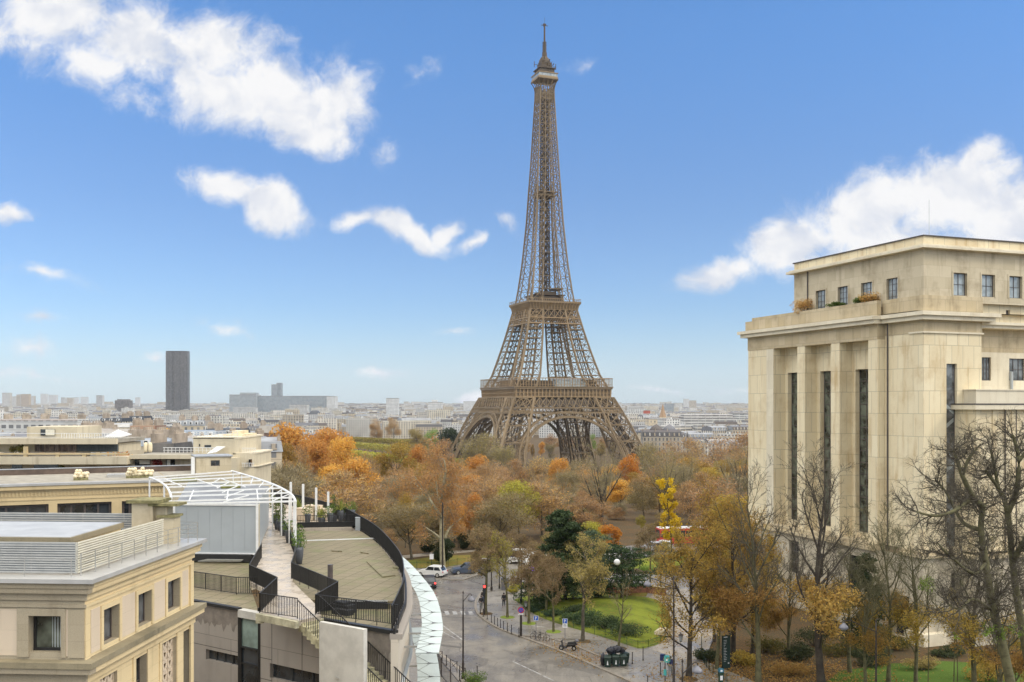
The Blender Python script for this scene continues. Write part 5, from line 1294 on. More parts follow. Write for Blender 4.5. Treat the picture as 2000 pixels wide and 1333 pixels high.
def bench(x, y, w, h, lb):
	p = on(x, y, ZT); mb = MB(); mb.box(-w/2, w/2, -.5, .5, 0, h); mb.box(-w/2-.03, w/2+.03, -.53, .53, h, h+.06)
	o = mb.build('stone_block', M['pink'], None, bevel=.03); o.location = p; o.rotation_euler = (0, 0, -.5); tag(o, lb, 'stone block', 'pink stone blocks on the roof garden')
bench(594, 1016, 1.6, 1.1, 'pink stone block nearest the pergola on the roof garden'); bench(612, 1014, 1.5, 1.3, 'middle pink stone block on the roof garden'); bench(633, 1015, 1.3, 1.0, 'pink stone block under the third white post')
mb = MB(); mb.box(-.2, .2, -.15, .15, 0, 1.1); mb.box(-.22, .22, -.17, .17, 1.1, 1.16); mb.box(-.12, .12, -.165, -.15, .3, .9)
o = mb.build('metal_cabinet', M['grey_panel'], None, bevel=.02); o.location = on(699, 1036, ZT); tag(o, 'small grey metal cabinet at the corner of terrace and screen', 'cabinet')
mb = MB(); mb.box(-.6, .6, -.35, .35, 0, .45); mb.box(-.25, .95, -.7, -.2, 0, .3); mb.box(-.45, .3, -.3, .3, .45, .6)
o = mb.build('vent_housing', M['rubber'], None, bevel=.03); o.location = on(672, 1196, ZT-.42); o.rotation_euler = (0, 0, -.6); tag(o, 'black roof vent housing on the low front deck', 'vent')
# ------------------------------------------------------------------ long ochre building with strip windows behind
LF = Frame((-36.6, 101.7), R(23.9))
lb = thing('long_ochre_building', (-36.6, 101.7, 0), LF.rz, 'long ochre building with wide strip windows and flat gravel roof', 'building')
x0 = -48.0; ZL = 17.2
wo = [(LF.xsol(a, 0), LF.xsol(b, 0), 11.5, 15.15) for a, b in ((-75, 95), (112, 218), (238, 300))]; wo += [(x0+2, x0+14, 11.5, 15.15), (x0+16, x0+25, 11.5, 15.15)]
wo = [w_ for w_ in wo if w_[0] > x0]
mb = MB(); wallh(mb, PFr, x0, 1.2, 0, 17.0, wo, .5); mb.box(1.2, 1.21, 0, 14, 0, 17.2); mb.build('wall', M['beige'], lb)
for w_ in wo: window(lb, PFr, w_, .45, M['bronze'], M['glass'], 4, 1, .25)
mb = MB()
n = 150
for i in range(n): u = x0+(1.2-x0)*i/n; mb.box(u, u+.13, -.1, 0, 15.95, 16.45)
mb.box(x0, 1.3, -.06, 0, 15.55, 15.68); mb.box(x0, 1.3, -.12, 0, 16.45, 16.62); mb.box(x0, 1.4, -.35, 0, 16.62, 17.0); mb.build('cornice', M['beige'], lb)
mb = MB(); mb.box(x0, 1.5, -.45, .3, 17.0, 17.22); mb.build('roof_edge', M['zinc_wet'], lb)
mb = MB(); mb.box(x0, 1.2, .3, 14.4, 16.9, 17.15); mb.box(1.2, 6, 6, 14.4, 16.9, 17.15); mb.build('roof', M['gravel'], lb)
mb = MB(); mb.box(x0, 6, 14.4, 15, 16.9, 17.75); mb.build('rear_parapet', M['wood_rust'], lb)
mb = MB(); mb.box(x0, 6, 14.35, 15.05, 17.75, 17.82); mb.build('rear_coping', M['zinc'], lb)
pa = LF.loc(at(383, 928, 112));
mb = MB(); PP = lambda u, z, d: (pa.x+u, pa.y+d, z); wp = (1.6, 2.6, 17.95, 18.6)
wallh(mb, PP, 0, 3.9, 17.0, 19.0, [wp], .15); mb.box(pa.x, pa.x+3.9, pa.y+.2, pa.y+4, 17, 19, skip='f'); mb.box(pa.x, pa.x, 0, 0, 0, 0) if False else None
ph = mb.build('penthouse', M['lime_grey'], lb)
mb = MB(); mb.box(pa.x-.15, pa.x+4.05, pa.y-.15, pa.y+4.1, 19.0, 19.13); mb.build('penthouse_roof', M['zinc'], lb)
window(lb, PP, wp, .12, M['bronze'], M['glass'], 2, 1, .07)
mb = MB(); mb.box(pa.x-.5, pa.x-.15, pa.y, pa.y+.6, 17, 19.0); mb.build('flue', M['white_metal'], lb)
random.seed(3)
def sandbags(x, y, n, label):
	p = on(x, y, 17.15); t = thing('sandbag_pile', p, .4, label, 'sandbags', 'sandbag piles on the ochre roof')
	mb = MB(); mb.box(-.7, .7, -.5, .5, 0, .22); mb.build('pallet', mossy, t)
	for i in range(n):
		mb = MB(); L = .32; prof = [(.02, -L), (.15, -L*.85), (.2, -L*.3), (.21, L*.3), (.16, L*.85), (.02, L)]
		mb.lathe(prof, n=8); o = mb.build('sack', M['lime'], t, smooth=True)
		k = i % 5; lay = i//5; o.location = (-.55+.27*k+.1*lay, random.uniform(-.25, .2), .38+.27*lay); o.rotation_euler = (1.45+random.uniform(-.25, .25), random.uniform(-.3, .3), random.uniform(-.5, .5))
sandbags(158, 938, 12, 'pile of pale sandbags on a mossy pallet, alone on the ochre roof')
sandbags(260, 934, 13, 'pile of pale sandbags beside the white roof hatch'); sandbags(285, 933, 11, 'pile of pale sandbags at the pergola end of the roof')
mb = MB(); mb.box(-1.6, 1.6, -.8, .8, 0, .25); mb.box(-1.5, 1.5, -.7, .7, .25, .32); o = mb.build('roof_hatch', M['zinc_wet'], None, bevel=.03); o.location = on(240, 931.5, 17.15); o.rotation_euler = (0, 0, LF.rz); tag(o, 'flat pale roof hatch beside the sandbags', 'hatch')
# ------------------------------------------------------------------ stepped apartment house with terraces, behind the ochre roof
DT = 128.0
tb = thing('terraced_apartments', at(120, 790, DT)*1.0-Vector((0, 0, EYE)), 0, 'cream apartment house with stepped terraces and dark corrugated screens', 'building')
W_ = lambda x, y: at(x, y, DT)
def tbx(mb, x0, y0, x1, y1, d0, d1, skip=''):
	a, b = W_(x0, y0), W_(x1, y1); mb.box(a.x, b.x, DT+d0, DT+d1, b.z, a.z, skip)
mb = MB(); tbx(mb, -90, 868, 213, 886, 3.2, 11); tbx(mb, -90, 907, 240, 960, 2.6, 11); tbx(mb, 240, 897, 452, 1000, 2.5, 9); tbx(mb, 8, 836, 111, 859, 6, 14); B2 = lambda mb, n, m, **k: wbuild(mb, n, m, tb, **k)
B2(mb, 'wall', M['cream'])
mb = MB(); tbx(mb, -90, 857.5, 222, 868.5, .8, 1.4); B2(mb, 'parapet', M['cream']); mb = MB(); tbx(mb, -90, 892.5, 248, 907.5, 0, 3); B2(mb, 'parapet', M['cream']); mb = MB(); tbx(mb, 248, 889.5, 418, 897.5, .8, 1.4); B2(mb, 'parapet', M['cream']); mb = MB(); tbx(mb, -90, 859, 221, 866, 1.4, 11); tbx(mb, 248, 891, 418, 896, 1.4, 9); B2(mb, 'roof', M['gravel'])
mb = MB(); tbx(mb, -90, 885.3, 248, 888.6, 0, .3)
for x in (45, 108, 160): tbx(mb, x, 873 if x == 45 else 887, x+7, 893, .05, .4)
B2(mb, 'terrace_rail', M['beige'])
mb = MB(); tbx(mb, 137, 869.5, 216, 883.5, 2.2, 2.5);
for i in range(27): x = 137+79*i/26; a = W_(x, 869.6); b = W_(x, 883.5); mb.bar((a.x, DT+2.15, a.z), (b.x, DT+2.15, b.z), .07)
B2(mb, 'corrugated_screen', plain('dark_corrugated_sheet', (0.075, 0.09, 0.095), .5, .1))
mb = MB(); random.seed(8)
for i in range(24):
	x = 52+85*i/24; d = 2.2+.25*math.sin(i*1.9)+random.uniform(-.1, .1); d2 = 2.2+.25*math.sin((i+1)*1.9); a = W_(x, 869); b = W_(x+3.6, 884); mb.face([(a.x, DT+d, b.z), (b.x, DT+d2, b.z), (b.x, DT+d2, a.z), (a.x, DT+d, a.z)])
B2(mb, 'tarpaulin', plain('grey_brown_tarpaulin', (0.13, 0.10, 0.085), .55, .3, .8))
mb = MB()
for a, b in ((4, 24), (48, 96), (172, 190)): tbx(mb, a, 909, b, 918.5, 2.45, 2.65); B2(mb, 'window', M['glass']); mb = MB()
for a, b in ((250, 280), (312, 330), (362, 374)): tbx(mb, a, 899.5, b, 912, 2.3, 2.6); B2(mb, 'window', M['glass']); mb = MB()
tbx(mb, 37, 841, 66, 854, 5.85, 6.1); B2(mb, 'window', M['glass'])
mb = MB(); tbx(mb, 260, 900, 280, 909, 2.2, 2.35); B2(mb, 'blind', M['cream_louvre']); mb = MB(); tbx(mb, 314, 900.5, 321, 911, 2.2, 2.35); B2(mb, 'blind', M['cream_louvre']); mb = MB(); tbx(mb, 48, 841.5, 66, 853.5, 5.75, 5.9); B2(mb, 'blind', M['cream_louvre'])
mb = MB(); tbx(mb, 150, 909, 241, 918, 2.4, 2.62); B2(mb, 'shade_panel', M['lime_grey']); mb = MB(); tbx(mb, 330, 899, 372, 912, 2.35, 2.55); B2(mb, 'shade_panel', M['lime_grey'])
mb = MB()
for i in range(22):
	a = W_(110+5*i, 848 if i else 848); mb.bar((a.x, DT+1.5, W_(0, 857).z), (a.x, DT+1.5, W_(0, 847.5).z), .05)
a, b = W_(-20, 847.5), W_(222, 847.5); mb.bar((a.x, DT+1.5, a.z), (b.x, DT+1.5, b.z), .06); mb.bar((a.x, DT+1.5, a.z-.5), (b.x, DT+1.5, b.z-.5), .05)
for i in range(9): a = W_(181+3.6*i, 856); b = W_(190+3.2*i, 843 + i*1.1); mb.bar((a.x, DT+4, a.z), (b.x, DT+7, b.z), .14)
for i in range(14): a = W_(310+7.6*i, 886); b = W_(310+7.6*i, 876); mb.bar((a.x, DT+2, a.z), (b.x, DT+2, b.z), .05)
a, b = W_(308, 876), W_(412, 876); mb.bar((a.x, DT+2, a.z), (b.x, DT+2, b.z), .07); mb.bar((a.x, DT+2, a.z-.35), (b.x, DT+2, b.z-.35), .05)
B2(mb, 'guard_rail', M['white_metal'])
# rounded stair tower at its end
rt = thing('rounded_apartment_tower', W_(440, 900)*1.0-Vector((0, 0, W_(440, 900).z)), 0, 'cream apartment tower with rounded end and railed rooftop', 'building')
R2 = lambda mb, n, m, **k: wbuild(mb, n, m, rt, **k)
c = W_(455, 900); mb = MB()
def rr_box(mb, x0, x1, y0, y1, dep, r, zt, zb):
	a, b = W_(x0, y0), W_(x1, y1); pts = [(a.x, DT+4), (b.x-r, DT+4)]+[(b.x-r+r*math.sin(t), DT+4+r-r*math.cos(t)) for t in [math.pi/2*k/6 for k in range(1, 7)]]+[(b.x, DT+4+dep), (a.x, DT+4+dep)]
	mb.prism(pts, zb, zt)
rr_box(mb, 358, 449, 857, 890, 12, .6, W_(0, 858).z, 5); rr_box(mb, 440, 478, 889, 940, 10, 2.2, W_(0, 889).z, 0); R2(mb, 'wall', M['cream'])
mb = MB(); rr_box(mb, 356, 451, 857, 858, 12.4, .7, W_(0, 856).z, W_(0, 859.5).z); rr_box(mb, 438, 480, 889, 890, 10.4, 2.4, W_(0, 888).z, W_(0, 891).z); rr_box(mb, 436, 484, 917, 917, 10, 2.6, W_(0, 915.5).z, W_(0, 917).z); R2(mb, 'cornice', M['lime_pale'])
mb = MB()
for i in range(13):
	a = W_(358+7.5*i, 857); mb.bar((a.x, DT+3.8, a.z), (a.x, DT+3.8, a.z+.75), .05)
for h in (.3, .55, .8): a, b = W_(357, 857), W_(450, 857); mb.bar((a.x, DT+3.8, a.z+h), (b.x, DT+3.8, b.z+h), .05)
for i in range(7): a = W_(454+4.2*i, 888); mb.bar((a.x, DT+5, a.z), (a.x, DT+5, a.z+.6), .05)
a, b = W_(452, 888), W_(480, 888); mb.bar((a.x, DT+5, a.z+.6), (b.x, DT+5, b.z+.6), .06)
for i in range(9): a = W_(398+2.0*i, 888-i*.4); b = W_(408+2.0*i, 875); mb.bar((a.x, DT+1.5, a.z), (b.x, DT+3.5, b.z), .1)
for i in range(7): a = W_(462+3.4*i, 916); mb.bar((a.x, DT+3, a.z), (a.x, DT+3, a.z+.55), .05)
a, b = W_(460, 916), W_(485, 916); mb.bar((a.x, DT+3, a.z+.55), (b.x, DT+3, b.z+.55), .06)
R2(mb, 'guard_rail', M['white_metal'])
mb = MB(); a, b = W_(381, 872), W_(394, 877); mb.box(a.x, b.x, DT+3.9, DT+4.1, b.z, a.z); a, b = W_(470, 901), W_(474, 915); mb.box(a.x, b.x, DT+3.9, DT+4.6, b.z, a.z); a, b = W_(370, 870), W_(372, 875); mb.box(a.x, b.x, DT+3.9, DT+4.1, b.z, a.z); R2(mb, 'window', M['glass'])
mb = MB(); a, b = W_(419, 845), W_(437, 857); mb.box(a.x, b.x, DT+8, DT+12, b.z, a.z); a, b = W_(405, 852), W_(447, 857); mb.box(a.x, b.x, DT+7, DT+14, b.z, a.z); R2(mb, 'roof_house', M['lime'])
# plants on its terraces
def bush_at(name, P, r, n, s, mat, label, cat='shrub', sq=(1, 1, 1), group=None, seed=0):
	rnd = random.Random(seed); t = thing(name, P, 0, label, cat, group)
	mb = MB()
	for i in range(6): a = rnd.uniform(0, 6.28); mb.tube([(0, 0, -.1), (math.cos(a)*r*.4*sq[0], math.sin(a)*r*.4*sq[1], r*.9*sq[2])], [.035*r, .012*r], 4)
	mb.build('stem', M['bronze'], t); mb = MB()
	for i in range(9):
		c_ = Vector((rnd.uniform(-.6, .6)*r*sq[0], rnd.uniform(-.6, .6)*r*sq[1], r*sq[2]*(.7+rnd.uniform(-.45, .45))))
		leaf_ball(mb, c_, r*rnd.uniform(.35, .6), n//9, s, sq, rnd)
	mb.build('foliage', mat, t); return t
leaf_red = leafy('dark_red_leaves', [(0.14, 0.02, 0.015), (0.24, 0.05, 0.03), (0.16, 0.03, 0.03)])
leaf_olive = leafy('olive_leaves', [(0.07, 0.075, 0.02), (0.12, 0.12, 0.03), (0.20, 0.15, 0.03)])
p = W_(299, 911); bush_at('red_maple', Vector((p.x, DT+1.6, p.z-.1)), .85, 700, .09, leaf_red, 'dark red domed maple on the apartment terrace', seed=1)
p = W_(33, 884); bush_at('terrace_shrub', Vector((p.x, DT+1.3, p.z-.1)), .75, 600, .09, leaf_olive, 'olive green shrub on the upper terrace', seed=2)
p = W_(17, 884); bush_at('terrace_shrub', Vector((p.x, DT+1.3, p.z-.1)), .55, 500, .09, leaf_olive, 'yellowish shrub at the left end of the upper terrace', seed=3)
p = W_(107, 919); bush_at('terrace_shrub', Vector((p.x, DT+1.5, p.z-.3)), .6, 500, .08, leaf_g, 'dark green shrub on the lower terrace', seed=4)
for i, (x, s_) in enumerate(((268, .5), (277, .5))):
	p = W_(x, 868); q = W_(x, 886); mb = MB(); mb.lathe([(.22, 0), (.3, .3), (.3, 1.0), (.16, 1.25)], n=10); o = mb.build('folded_parasol', M['lime'], None, smooth=True); o.location = (p.x, DT+3, q.z); o.scale = (.9, .9, 1.05)
	tag(o, ('left' if i == 0 else 'right')+' one of two folded beige parasols on the terrace', 'parasol', 'folded parasols on the terrace')
# ------------------------------------------------------------------ trees
bark_grey = bark('grey_brown_bark', (0.060, 0.050, 0.036), (0.115, 0.10, 0.07))
bark_olive = bark('olive_mossy_bark', (0.075, 0.068, 0.034), (0.135, 0.125, 0.06))
bark_dark = bark('dark_bark', (0.035, 0.028, 0.022), (0.065, 0.052, 0.038))
bark_pale = bark('pale_plane_bark', (0.20, 0.18, 0.11), (0.38, 0.34, 0.22), 1.2)
bark_twig = bark('brown_twigs', (0.25, 0.175, 0.105), (0.37, 0.265, 0.16), .4)
bark_twig_g = bark('olive_grey_twigs', (0.20, 0.165, 0.095), (0.30, 0.25, 0.145), .4)
L_BROWN = leafy('dull_brown_leaves', [(0.17, 0.12, 0.06), (0.26, 0.185, 0.09), (0.30, 0.22, 0.10), (0.21, 0.17, 0.075)])
L_ORANGE = leafy('orange_leaves', [(0.46, 0.215, 0.045), (0.64, 0.32, 0.065), (0.72, 0.40, 0.095), (0.54, 0.33, 0.085)])
L_BRIGHT = leafy('bright_orange_leaves', [(0.504, 0.192, 0.024), (0.660, 0.288, 0.036), (0.600, 0.336, 0.060)])
L_RUST = leafy('rusty_brown_leaves', [(0.34, 0.185, 0.065), (0.50, 0.275, 0.095), (0.58, 0.35, 0.13), (0.42, 0.29, 0.10)])
L_GOLD = leafy('golden_leaves', [(0.28, 0.18, 0.04), (0.42, 0.27, 0.055), (0.49, 0.33, 0.065), (0.23, 0.20, 0.05)])
L_YELLOW = leafy('vivid_yellow_leaves', [(0.52, 0.35, 0.02), (0.66, 0.45, 0.03), (0.60, 0.36, 0.02)])
L_LIME = leafy('yellow_green_leaves', [(0.240, 0.252, 0.036), (0.408, 0.372, 0.060), (0.504, 0.432, 0.072)])
L_OLIVE = leafy('olive_brown_leaves', [(0.22, 0.17, 0.06), (0.33, 0.255, 0.085), (0.40, 0.31, 0.11)])
L_PINE = leafy('pine_needles', [(0.022, 0.042, 0.016), (0.045, 0.075, 0.028), (0.07, 0.10, 0.035)], trans=.1)
L_BLUE = leafy('soft_pine_needles', [(0.055, 0.08, 0.045), (0.085, 0.12, 0.065), (0.12, 0.15, 0.08)], trans=.1)
L_YEW = leafy('yew_needles', [(0.016, 0.026, 0.010), (0.03, 0.045, 0.016), (0.05, 0.06, 0.022)], trans=.1)
L_FRESH = leafy('fresh_green_leaves', [(0.12, 0.20, 0.03), (0.20, 0.29, 0.05), (0.28, 0.34, 0.07)])
L_HEDGE = leafy('clipped_hedge_leaves', [(0.264, 0.204, 0.042), (0.360, 0.288, 0.060), (0.288, 0.300, 0.072)])
def poly_tubes(lines, sides):
	"numpy tubes for polylines [(pts, radii)] -> verts, quads"
	V = []; F = []; o = 0
	ang = np.arange(sides)*2*np.pi/sides; ca, sa = np.cos(ang), np.sin(ang)
	for pts, rad in lines:
		n = len(pts); t = np.gradient(pts, axis=0); t /= np.linalg.norm(t, axis=1, keepdims=True)+1e-9
		ref = np.where(np.abs(t[:, 2:3]) < .9, np.array([[0, 0, 1.]]), np.array([[1., 0, 0]]))
		ref = np.repeat(ref[:1], n, 0)
		a = np.cross(t, ref); a /= np.linalg.norm(a, axis=1, keepdims=True)+1e-9; b = np.cross(t, a)
		ring = pts[:, None, :]+(a[:, None, :]*ca[None, :, None]+b[:, None, :]*sa[None, :, None])*rad[:, None, None]
		V.append(ring.reshape(-1, 3))
		i = np.arange(n-1)[:, None]*sides; k = np.arange(sides)[None, :]; k2 = (k+1) % sides
		F.append(np.stack([i+k, i+k2, i+sides+k2, i+sides+k], -1).reshape(-1, 4)+o); o += n*sides
	if not V: return np.zeros((0, 3)), np.zeros((0, 4), int)
	return np.concatenate(V), np.concatenate(F)
def leaf_quads(P, size, rng, aspect=.55, flat=0.0):
	n = len(P); a = rng.normal(size=(n, 3)); a[:, 2] *= (1-flat); a /= np.linalg.norm(a, axis=1, keepdims=True)+1e-9
	r = rng.normal(size=(n, 3)); b = np.cross(a, r); b /= np.linalg.norm(b, axis=1, keepdims=True)+1e-9
	s = (size*rng.uniform(.6, 1.35, n))[:, None]; a = a*s; b = b*s*aspect
	V = np.stack([P-a, P+b*1.0, P+a, P-b], 1).reshape(-1, 3); F = np.arange(4*n).reshape(n, 4)
	return V, F
def np_mesh(name, parts, mats):
	"one mesh from [(verts, quads, material index)]"
	V = []; F = []; Mi = []; o = 0
	for v, f, m in parts:
		if len(f) == 0: continue
		V.append(v); F.append(f+o); Mi.append(np.full(len(f), m)); o += len(v)
	V = np.concatenate(V); F = np.concatenate(F); Mi = np.concatenate(Mi)
	me = bpy.data.meshes.new(name); me.vertices.add(len(V)); me.vertices.foreach_set('co', V.astype(np.float32).ravel())
	me.loops.add(F.size); me.loops.foreach_set('vertex_index', F.astype(np.int32).ravel())
	me.polygons.add(len(F)); me.polygons.foreach_set('loop_start', np.arange(0, F.size, 4, dtype=np.int32))
	for m in mats: me.materials.append(m)
	me.polygons.foreach_set('material_index', Mi.astype(np.int32)); me.update(calc_edges=True); me.validate()
	return me
def branches(rnd, H, r0, spec):
	"""skeleton: spec has one dict per level after the trunk: n children, len (share of the parent), ang, wig, up, seg; returns lines by level"""
	levels = [[] for _ in range(len(spec)+1)]
	def path(p, d, L, r, lvl, wig, up, seg, taper):
		pts = [p.copy()]; rr = [r]; q = p.copy(); d = d.copy()
		for i in range(seg):
			d = (d+Vector((rnd.gauss(0, wig), rnd.gauss(0, wig), rnd.gauss(0, wig)+up))).normalized(); q = q+d*(L/seg); pts.append(q.copy()); rr.append(r*(1-(1-taper)*(i+1)/seg))
		levels[lvl].append((pts, rr)); return pts, rr
	def kids(pts, rr, L, lvl):
		if lvl >= len(spec): return
		s = spec[lvl]; n = s['n'] if isinstance(s['n'], int) else rnd.randint(*s['n'])
		for k in range(n):
			t = s.get('t0', .25)+(1-s.get('t0', .25))*((k+rnd.random())/n); t = min(t, .999); x = t*(len(pts)-1); i = int(x)
			p = pts[i].lerp(pts[i+1], x-i); d = (pts[i+1]-pts[i]).normalized(); r = (rr[i]+(rr[i+1]-rr[i])*(x-i))
			az = k*2.4+rnd.uniform(-.5, .5) if lvl == 0 else rnd.uniform(0, 6.283)
			u = d.orthogonal().normalized(); v = d.cross(u); side = u*math.cos(az)+v*math.sin(az)
			a = R(s['ang']+rnd.uniform(-1, 1)*s.get('dang', 12)); nd = d*math.cos(a)+side*math.sin(a)
			if 'flatz' in s: nd.z *= s['flatz']; nd.normalize()
			l = L*s['len']*rnd.uniform(.7, 1.2)*(1-s.get('sh', .35)*(t if lvl == 0 else t*.5)); rad = max(.011, min(r*.75, r0*s['r']*rnd.uniform(.8, 1.15)))
			a_, b_ = path(p, nd, l, rad, lvl+1, s.get('wig', .12), s.get('up', .05), s.get('seg', 4), s.get('tap', .35)); kids(a_, b_, l, lvl+1)
	T0 = spec[0]
	pts, rr = path(Vector((0, 0, -.3)), Vector((T0.get('lean', 0), 0, 1)).normalized(), H*T0.get('th', .75), r0, 0, T0.get('twig', .04), .03, 8, T0.get('ttap', .3))
	rr[0] *= 1.35
	kids(pts, rr, H*T0.get('base', .5), 0)
	return levels
def tree_meshes(name, seed, H, r0, spec, trunk_levels, bark_m, twig_m, leaf_m, nleaf, lsize, lspread, leaf_from=2, filt=None, sides=(8, 6, 4, 3, 3, 3), clump=0, aspect=.55):
	rnd = random.Random(seed); rng = np.random.default_rng(seed)
	lv = branches(rnd, H, r0, spec); arr = [[(np.array([tuple(p) for p in a]), np.array(b)) for a, b in l] for l in lv]
	tp = []; cp = []
	for i, l in enumerate(arr):
		v, f = poly_tubes(l, sides[i]); (tp if i < trunk_levels else cp).append((v, f, 0))
	tips = np.concatenate([a for i, l in enumerate(arr) if i >= leaf_from for a, _ in l]) if nleaf else np.zeros((0, 3))
	if nleaf:
		if filt: tips = tips[np.array([filt(p, H) for p in tips])]
		if clump:
			tips = tips[rng.integers(0, len(tips), clump)]
		P = tips[rng.integers(0, len(tips), nleaf)]+rng.normal(size=(nleaf, 3))*lspread
		v, f = leaf_quads(P, lsize, rng, aspect); cp.append((v, f, 1))
	return np_mesh(name+'_trunk', tp, [bark_m]), np_mesh(name+'_crown', cp, [twig_m, leaf_m] if nleaf else [twig_m])
KIND = {}
def kind(key, h, tm, cm): KIND[key] = (h, tm, cm)
def fast_crown(seed, H, W, n, lsize, nl=9, lo=.18, twigs=2500, tw=.05, tl=1.3, leafm=None, twigm=None, barkm=None, r0=.3, round_=.75, name='tree'):
	"distant tree: forked limbs, a lumpy crown of leaves and fine twigs around them"
	rng = np.random.default_rng(seed); rnd = random.Random(seed)
	spec = [dict(n=9, len=.8, ang=38, r=.42, up=.06, wig=.1, t0=.3, th=.62, base=.62, seg=5), dict(n=6, len=.5, ang=42, r=.16, up=.05, seg=3)]
	lv = branches(rnd, H, r0, spec); arr = [[(np.array([tuple(p) for p in a]), np.array(b)) for a, b in l] for l in lv]
	tp = [(*poly_tubes(arr[0], 6), 0), (*poly_tubes(arr[1], 4), 0)]; cp = [(*poly_tubes(arr[2], 3), 0)]
	C = []; Rr = []
	for i in range(nl):
		a = rng.uniform(0, 6.283); zz = rng.uniform(lo+.12, .86); rr = W*.5*math.sqrt(max(.05, 1-((zz-.52)/.5)**2))*rng.uniform(.35, .72)
		C.append((rr*math.cos(a), rr*math.sin(a), zz*H)); Rr.append(W*rng.uniform(.17, .28))
	C.append((0, 0, H*.80)); Rr.append(W*.27); C = np.array(C); Rr = np.array(Rr)
	def cloud(m, shell):
		k = rng.integers(0, len(C), m); d = rng.normal(size=(m, 3)); d /= np.linalg.norm(d, axis=1, keepdims=True)
		rad = (rng.uniform(0, 1, m)**shell)*Rr[k]; d[:, 2] *= round_; return C[k]+d*rad[:, None], d
	P, d = cloud(n, .42)
	if n:
		P[:, 2] = np.clip(P[:, 2], H*.08, H); v, f = leaf_quads(P, lsize, rng); cp.append((v, f, 1))
	if twigs:
		P, d = cloud(twigs, .5); dir_ = d*.8+np.array([0, 0, .55])+rng.normal(size=d.shape)*.35; dir_ /= np.linalg.norm(dir_, axis=1, keepdims=True)
		side = np.cross(dir_, rng.normal(size=d.shape)); side /= np.linalg.norm(side, axis=1, keepdims=True)+1e-9
		L = tl*rng.uniform(.5, 1.3, twigs)[:, None]; w = tw*.5
		v = np.stack([P-dir_*L*.5-side*w, P-dir_*L*.5+side*w, P+dir_*L*.5+side*w*.4, P+dir_*L*.5-side*w*.4], 1).reshape(-1, 3); cp.append((v, np.arange(4*twigs).reshape(-1, 4), 0))
	return np_mesh(name+'_trunk', tp, [barkm or bark_grey]), np_mesh(name+'_crown', cp, [twigm or bark_twig, leafm or L_RUST])
H0 = 20.0
for s_ in (0, 1):
	kind('orange%d' % s_, H0, *fast_crown(10+s_, H0, 15, 9000, .30, 13, leafm=L_ORANGE, twigs=1200))
	kind('rust%d' % s_, H0, *fast_crown(20+s_, H0, 15, 3800, .24, 13, leafm=L_RUST, twigs=4200, tw=.085))
	kind('bare%d' % s_, H0, *fast_crown(30+s_, H0, 15, 500, .22, 13, leafm=L_OLIVE, twigs=6000, tw=.075, tl=1.9, twigm=bark_twig_g))
	kind('gold%d' % s_, H0, *fast_crown(40+s_, H0, 14, 7000, .27, 13, leafm=L_GOLD, twigs=1200))
	kind('lime%d' % s_, H0, *fast_crown(50+s_, H0, 14, 7500, .24, 14, leafm=L_LIME, twigs=1500))
	kind('olive%d' % s_, H0, *fast_crown(60+s_, H0, 16, 3600, .24, 14, leafm=L_OLIVE, twigs=4500, tw=.08, twigm=bark_twig_g))
kind('bright0', H0, *fast_crown(70, H0, 14, 8500, .30, 12, leafm=L_BRIGHT, twigs=500))
kind('green0', H0, *fast_crown(80, H0, 16, 8000, .30, 12, leafm=L_OLIVE, twigs=300))
kind('fresh0', H0, *fast_crown(81, H0, 15, 7000, .30, 12, leafm=L_FRESH, twigs=600))
kind('yew0', 10.0, *fast_crown(82, 10, 9, 9000, .22, 12, lo=.0, leafm=L_YEW, twigs=0, name='yew'))
kind('tiny_gold', 6.0, *fast_crown(83, 6, 5.5, 4000, .16, 9, lo=.02, leafm=L_LIME, twigs=300, tl=.6, tw=.03, r0=.08))
kind('tiny_orange', 6.0, *fast_crown(84, 6, 4.0, 2600, .15, 9, lo=.05, leafm=L_BRIGHT, twigs=400, tl=.6, tw=.03, r0=.07))
# bare trees with drawn-out real branching (seen closer)
VASE = [dict(n=9, len=1.0, ang=28, r=.5, up=.07, wig=.09, t0=.22, th=.45, base=.62, seg=6, sh=.1), dict(n=7, len=.55, ang=30, r=.2, up=.06, wig=.1, seg=4), dict(n=7, len=.5, ang=34, r=.08, up=.05, wig=.1, seg=3), dict(n=5, len=.5, ang=36, r=.03, up=.05, seg=2)]
kind('vase', 17.0, *tree_meshes('tree', 101, 17, .5, VASE, 2, bark_dark, bark_twig_g, L_OLIVE, 500, .12, .3, 3))
kind('vase1', 17.0, *tree_meshes('tree', 103, 17, .38, VASE, 2, bark_olive, bark_twig_g, L_LIME, 250, .12, .3, 3))
STREET = [dict(n=9, len=.85, ang=42, r=.5, up=.05, wig=.12, t0=.42, th=.8, base=.42, seg=5, sh=.4, ttap=.4), dict(n=7, len=.55, ang=42, r=.2, up=.03, wig=.14, seg=4), dict(n=7, len=.55, ang=45, r=.08, up=.02, wig=.14, seg=3), dict(n=4, len=.55, ang=45, r=.035, up=.0, seg=2)]
kind('street0', 11.0, *tree_meshes('tree', 111, 11, .20, STREET, 2, bark_olive, bark_twig, L_BROWN, 5200, .10, .16, 3))
kind('street1', 11.0, *tree_meshes('tree', 114, 11, .19, STREET, 2, bark_olive, bark_twig, L_BROWN, 3800, .10, .16, 3))
kind('street2', 11.0, *tree_meshes('tree', 117, 11, .20, STREET, 2, bark_grey, bark_twig_g, L_OLIVE, 5200, .10, .16, 3))
kind('street3', 11.0, *tree_meshes('tree', 118, 11, .20, STREET, 2, bark_olive, bark_twig_g, L_LIME, 2000, .10, .16, 3))
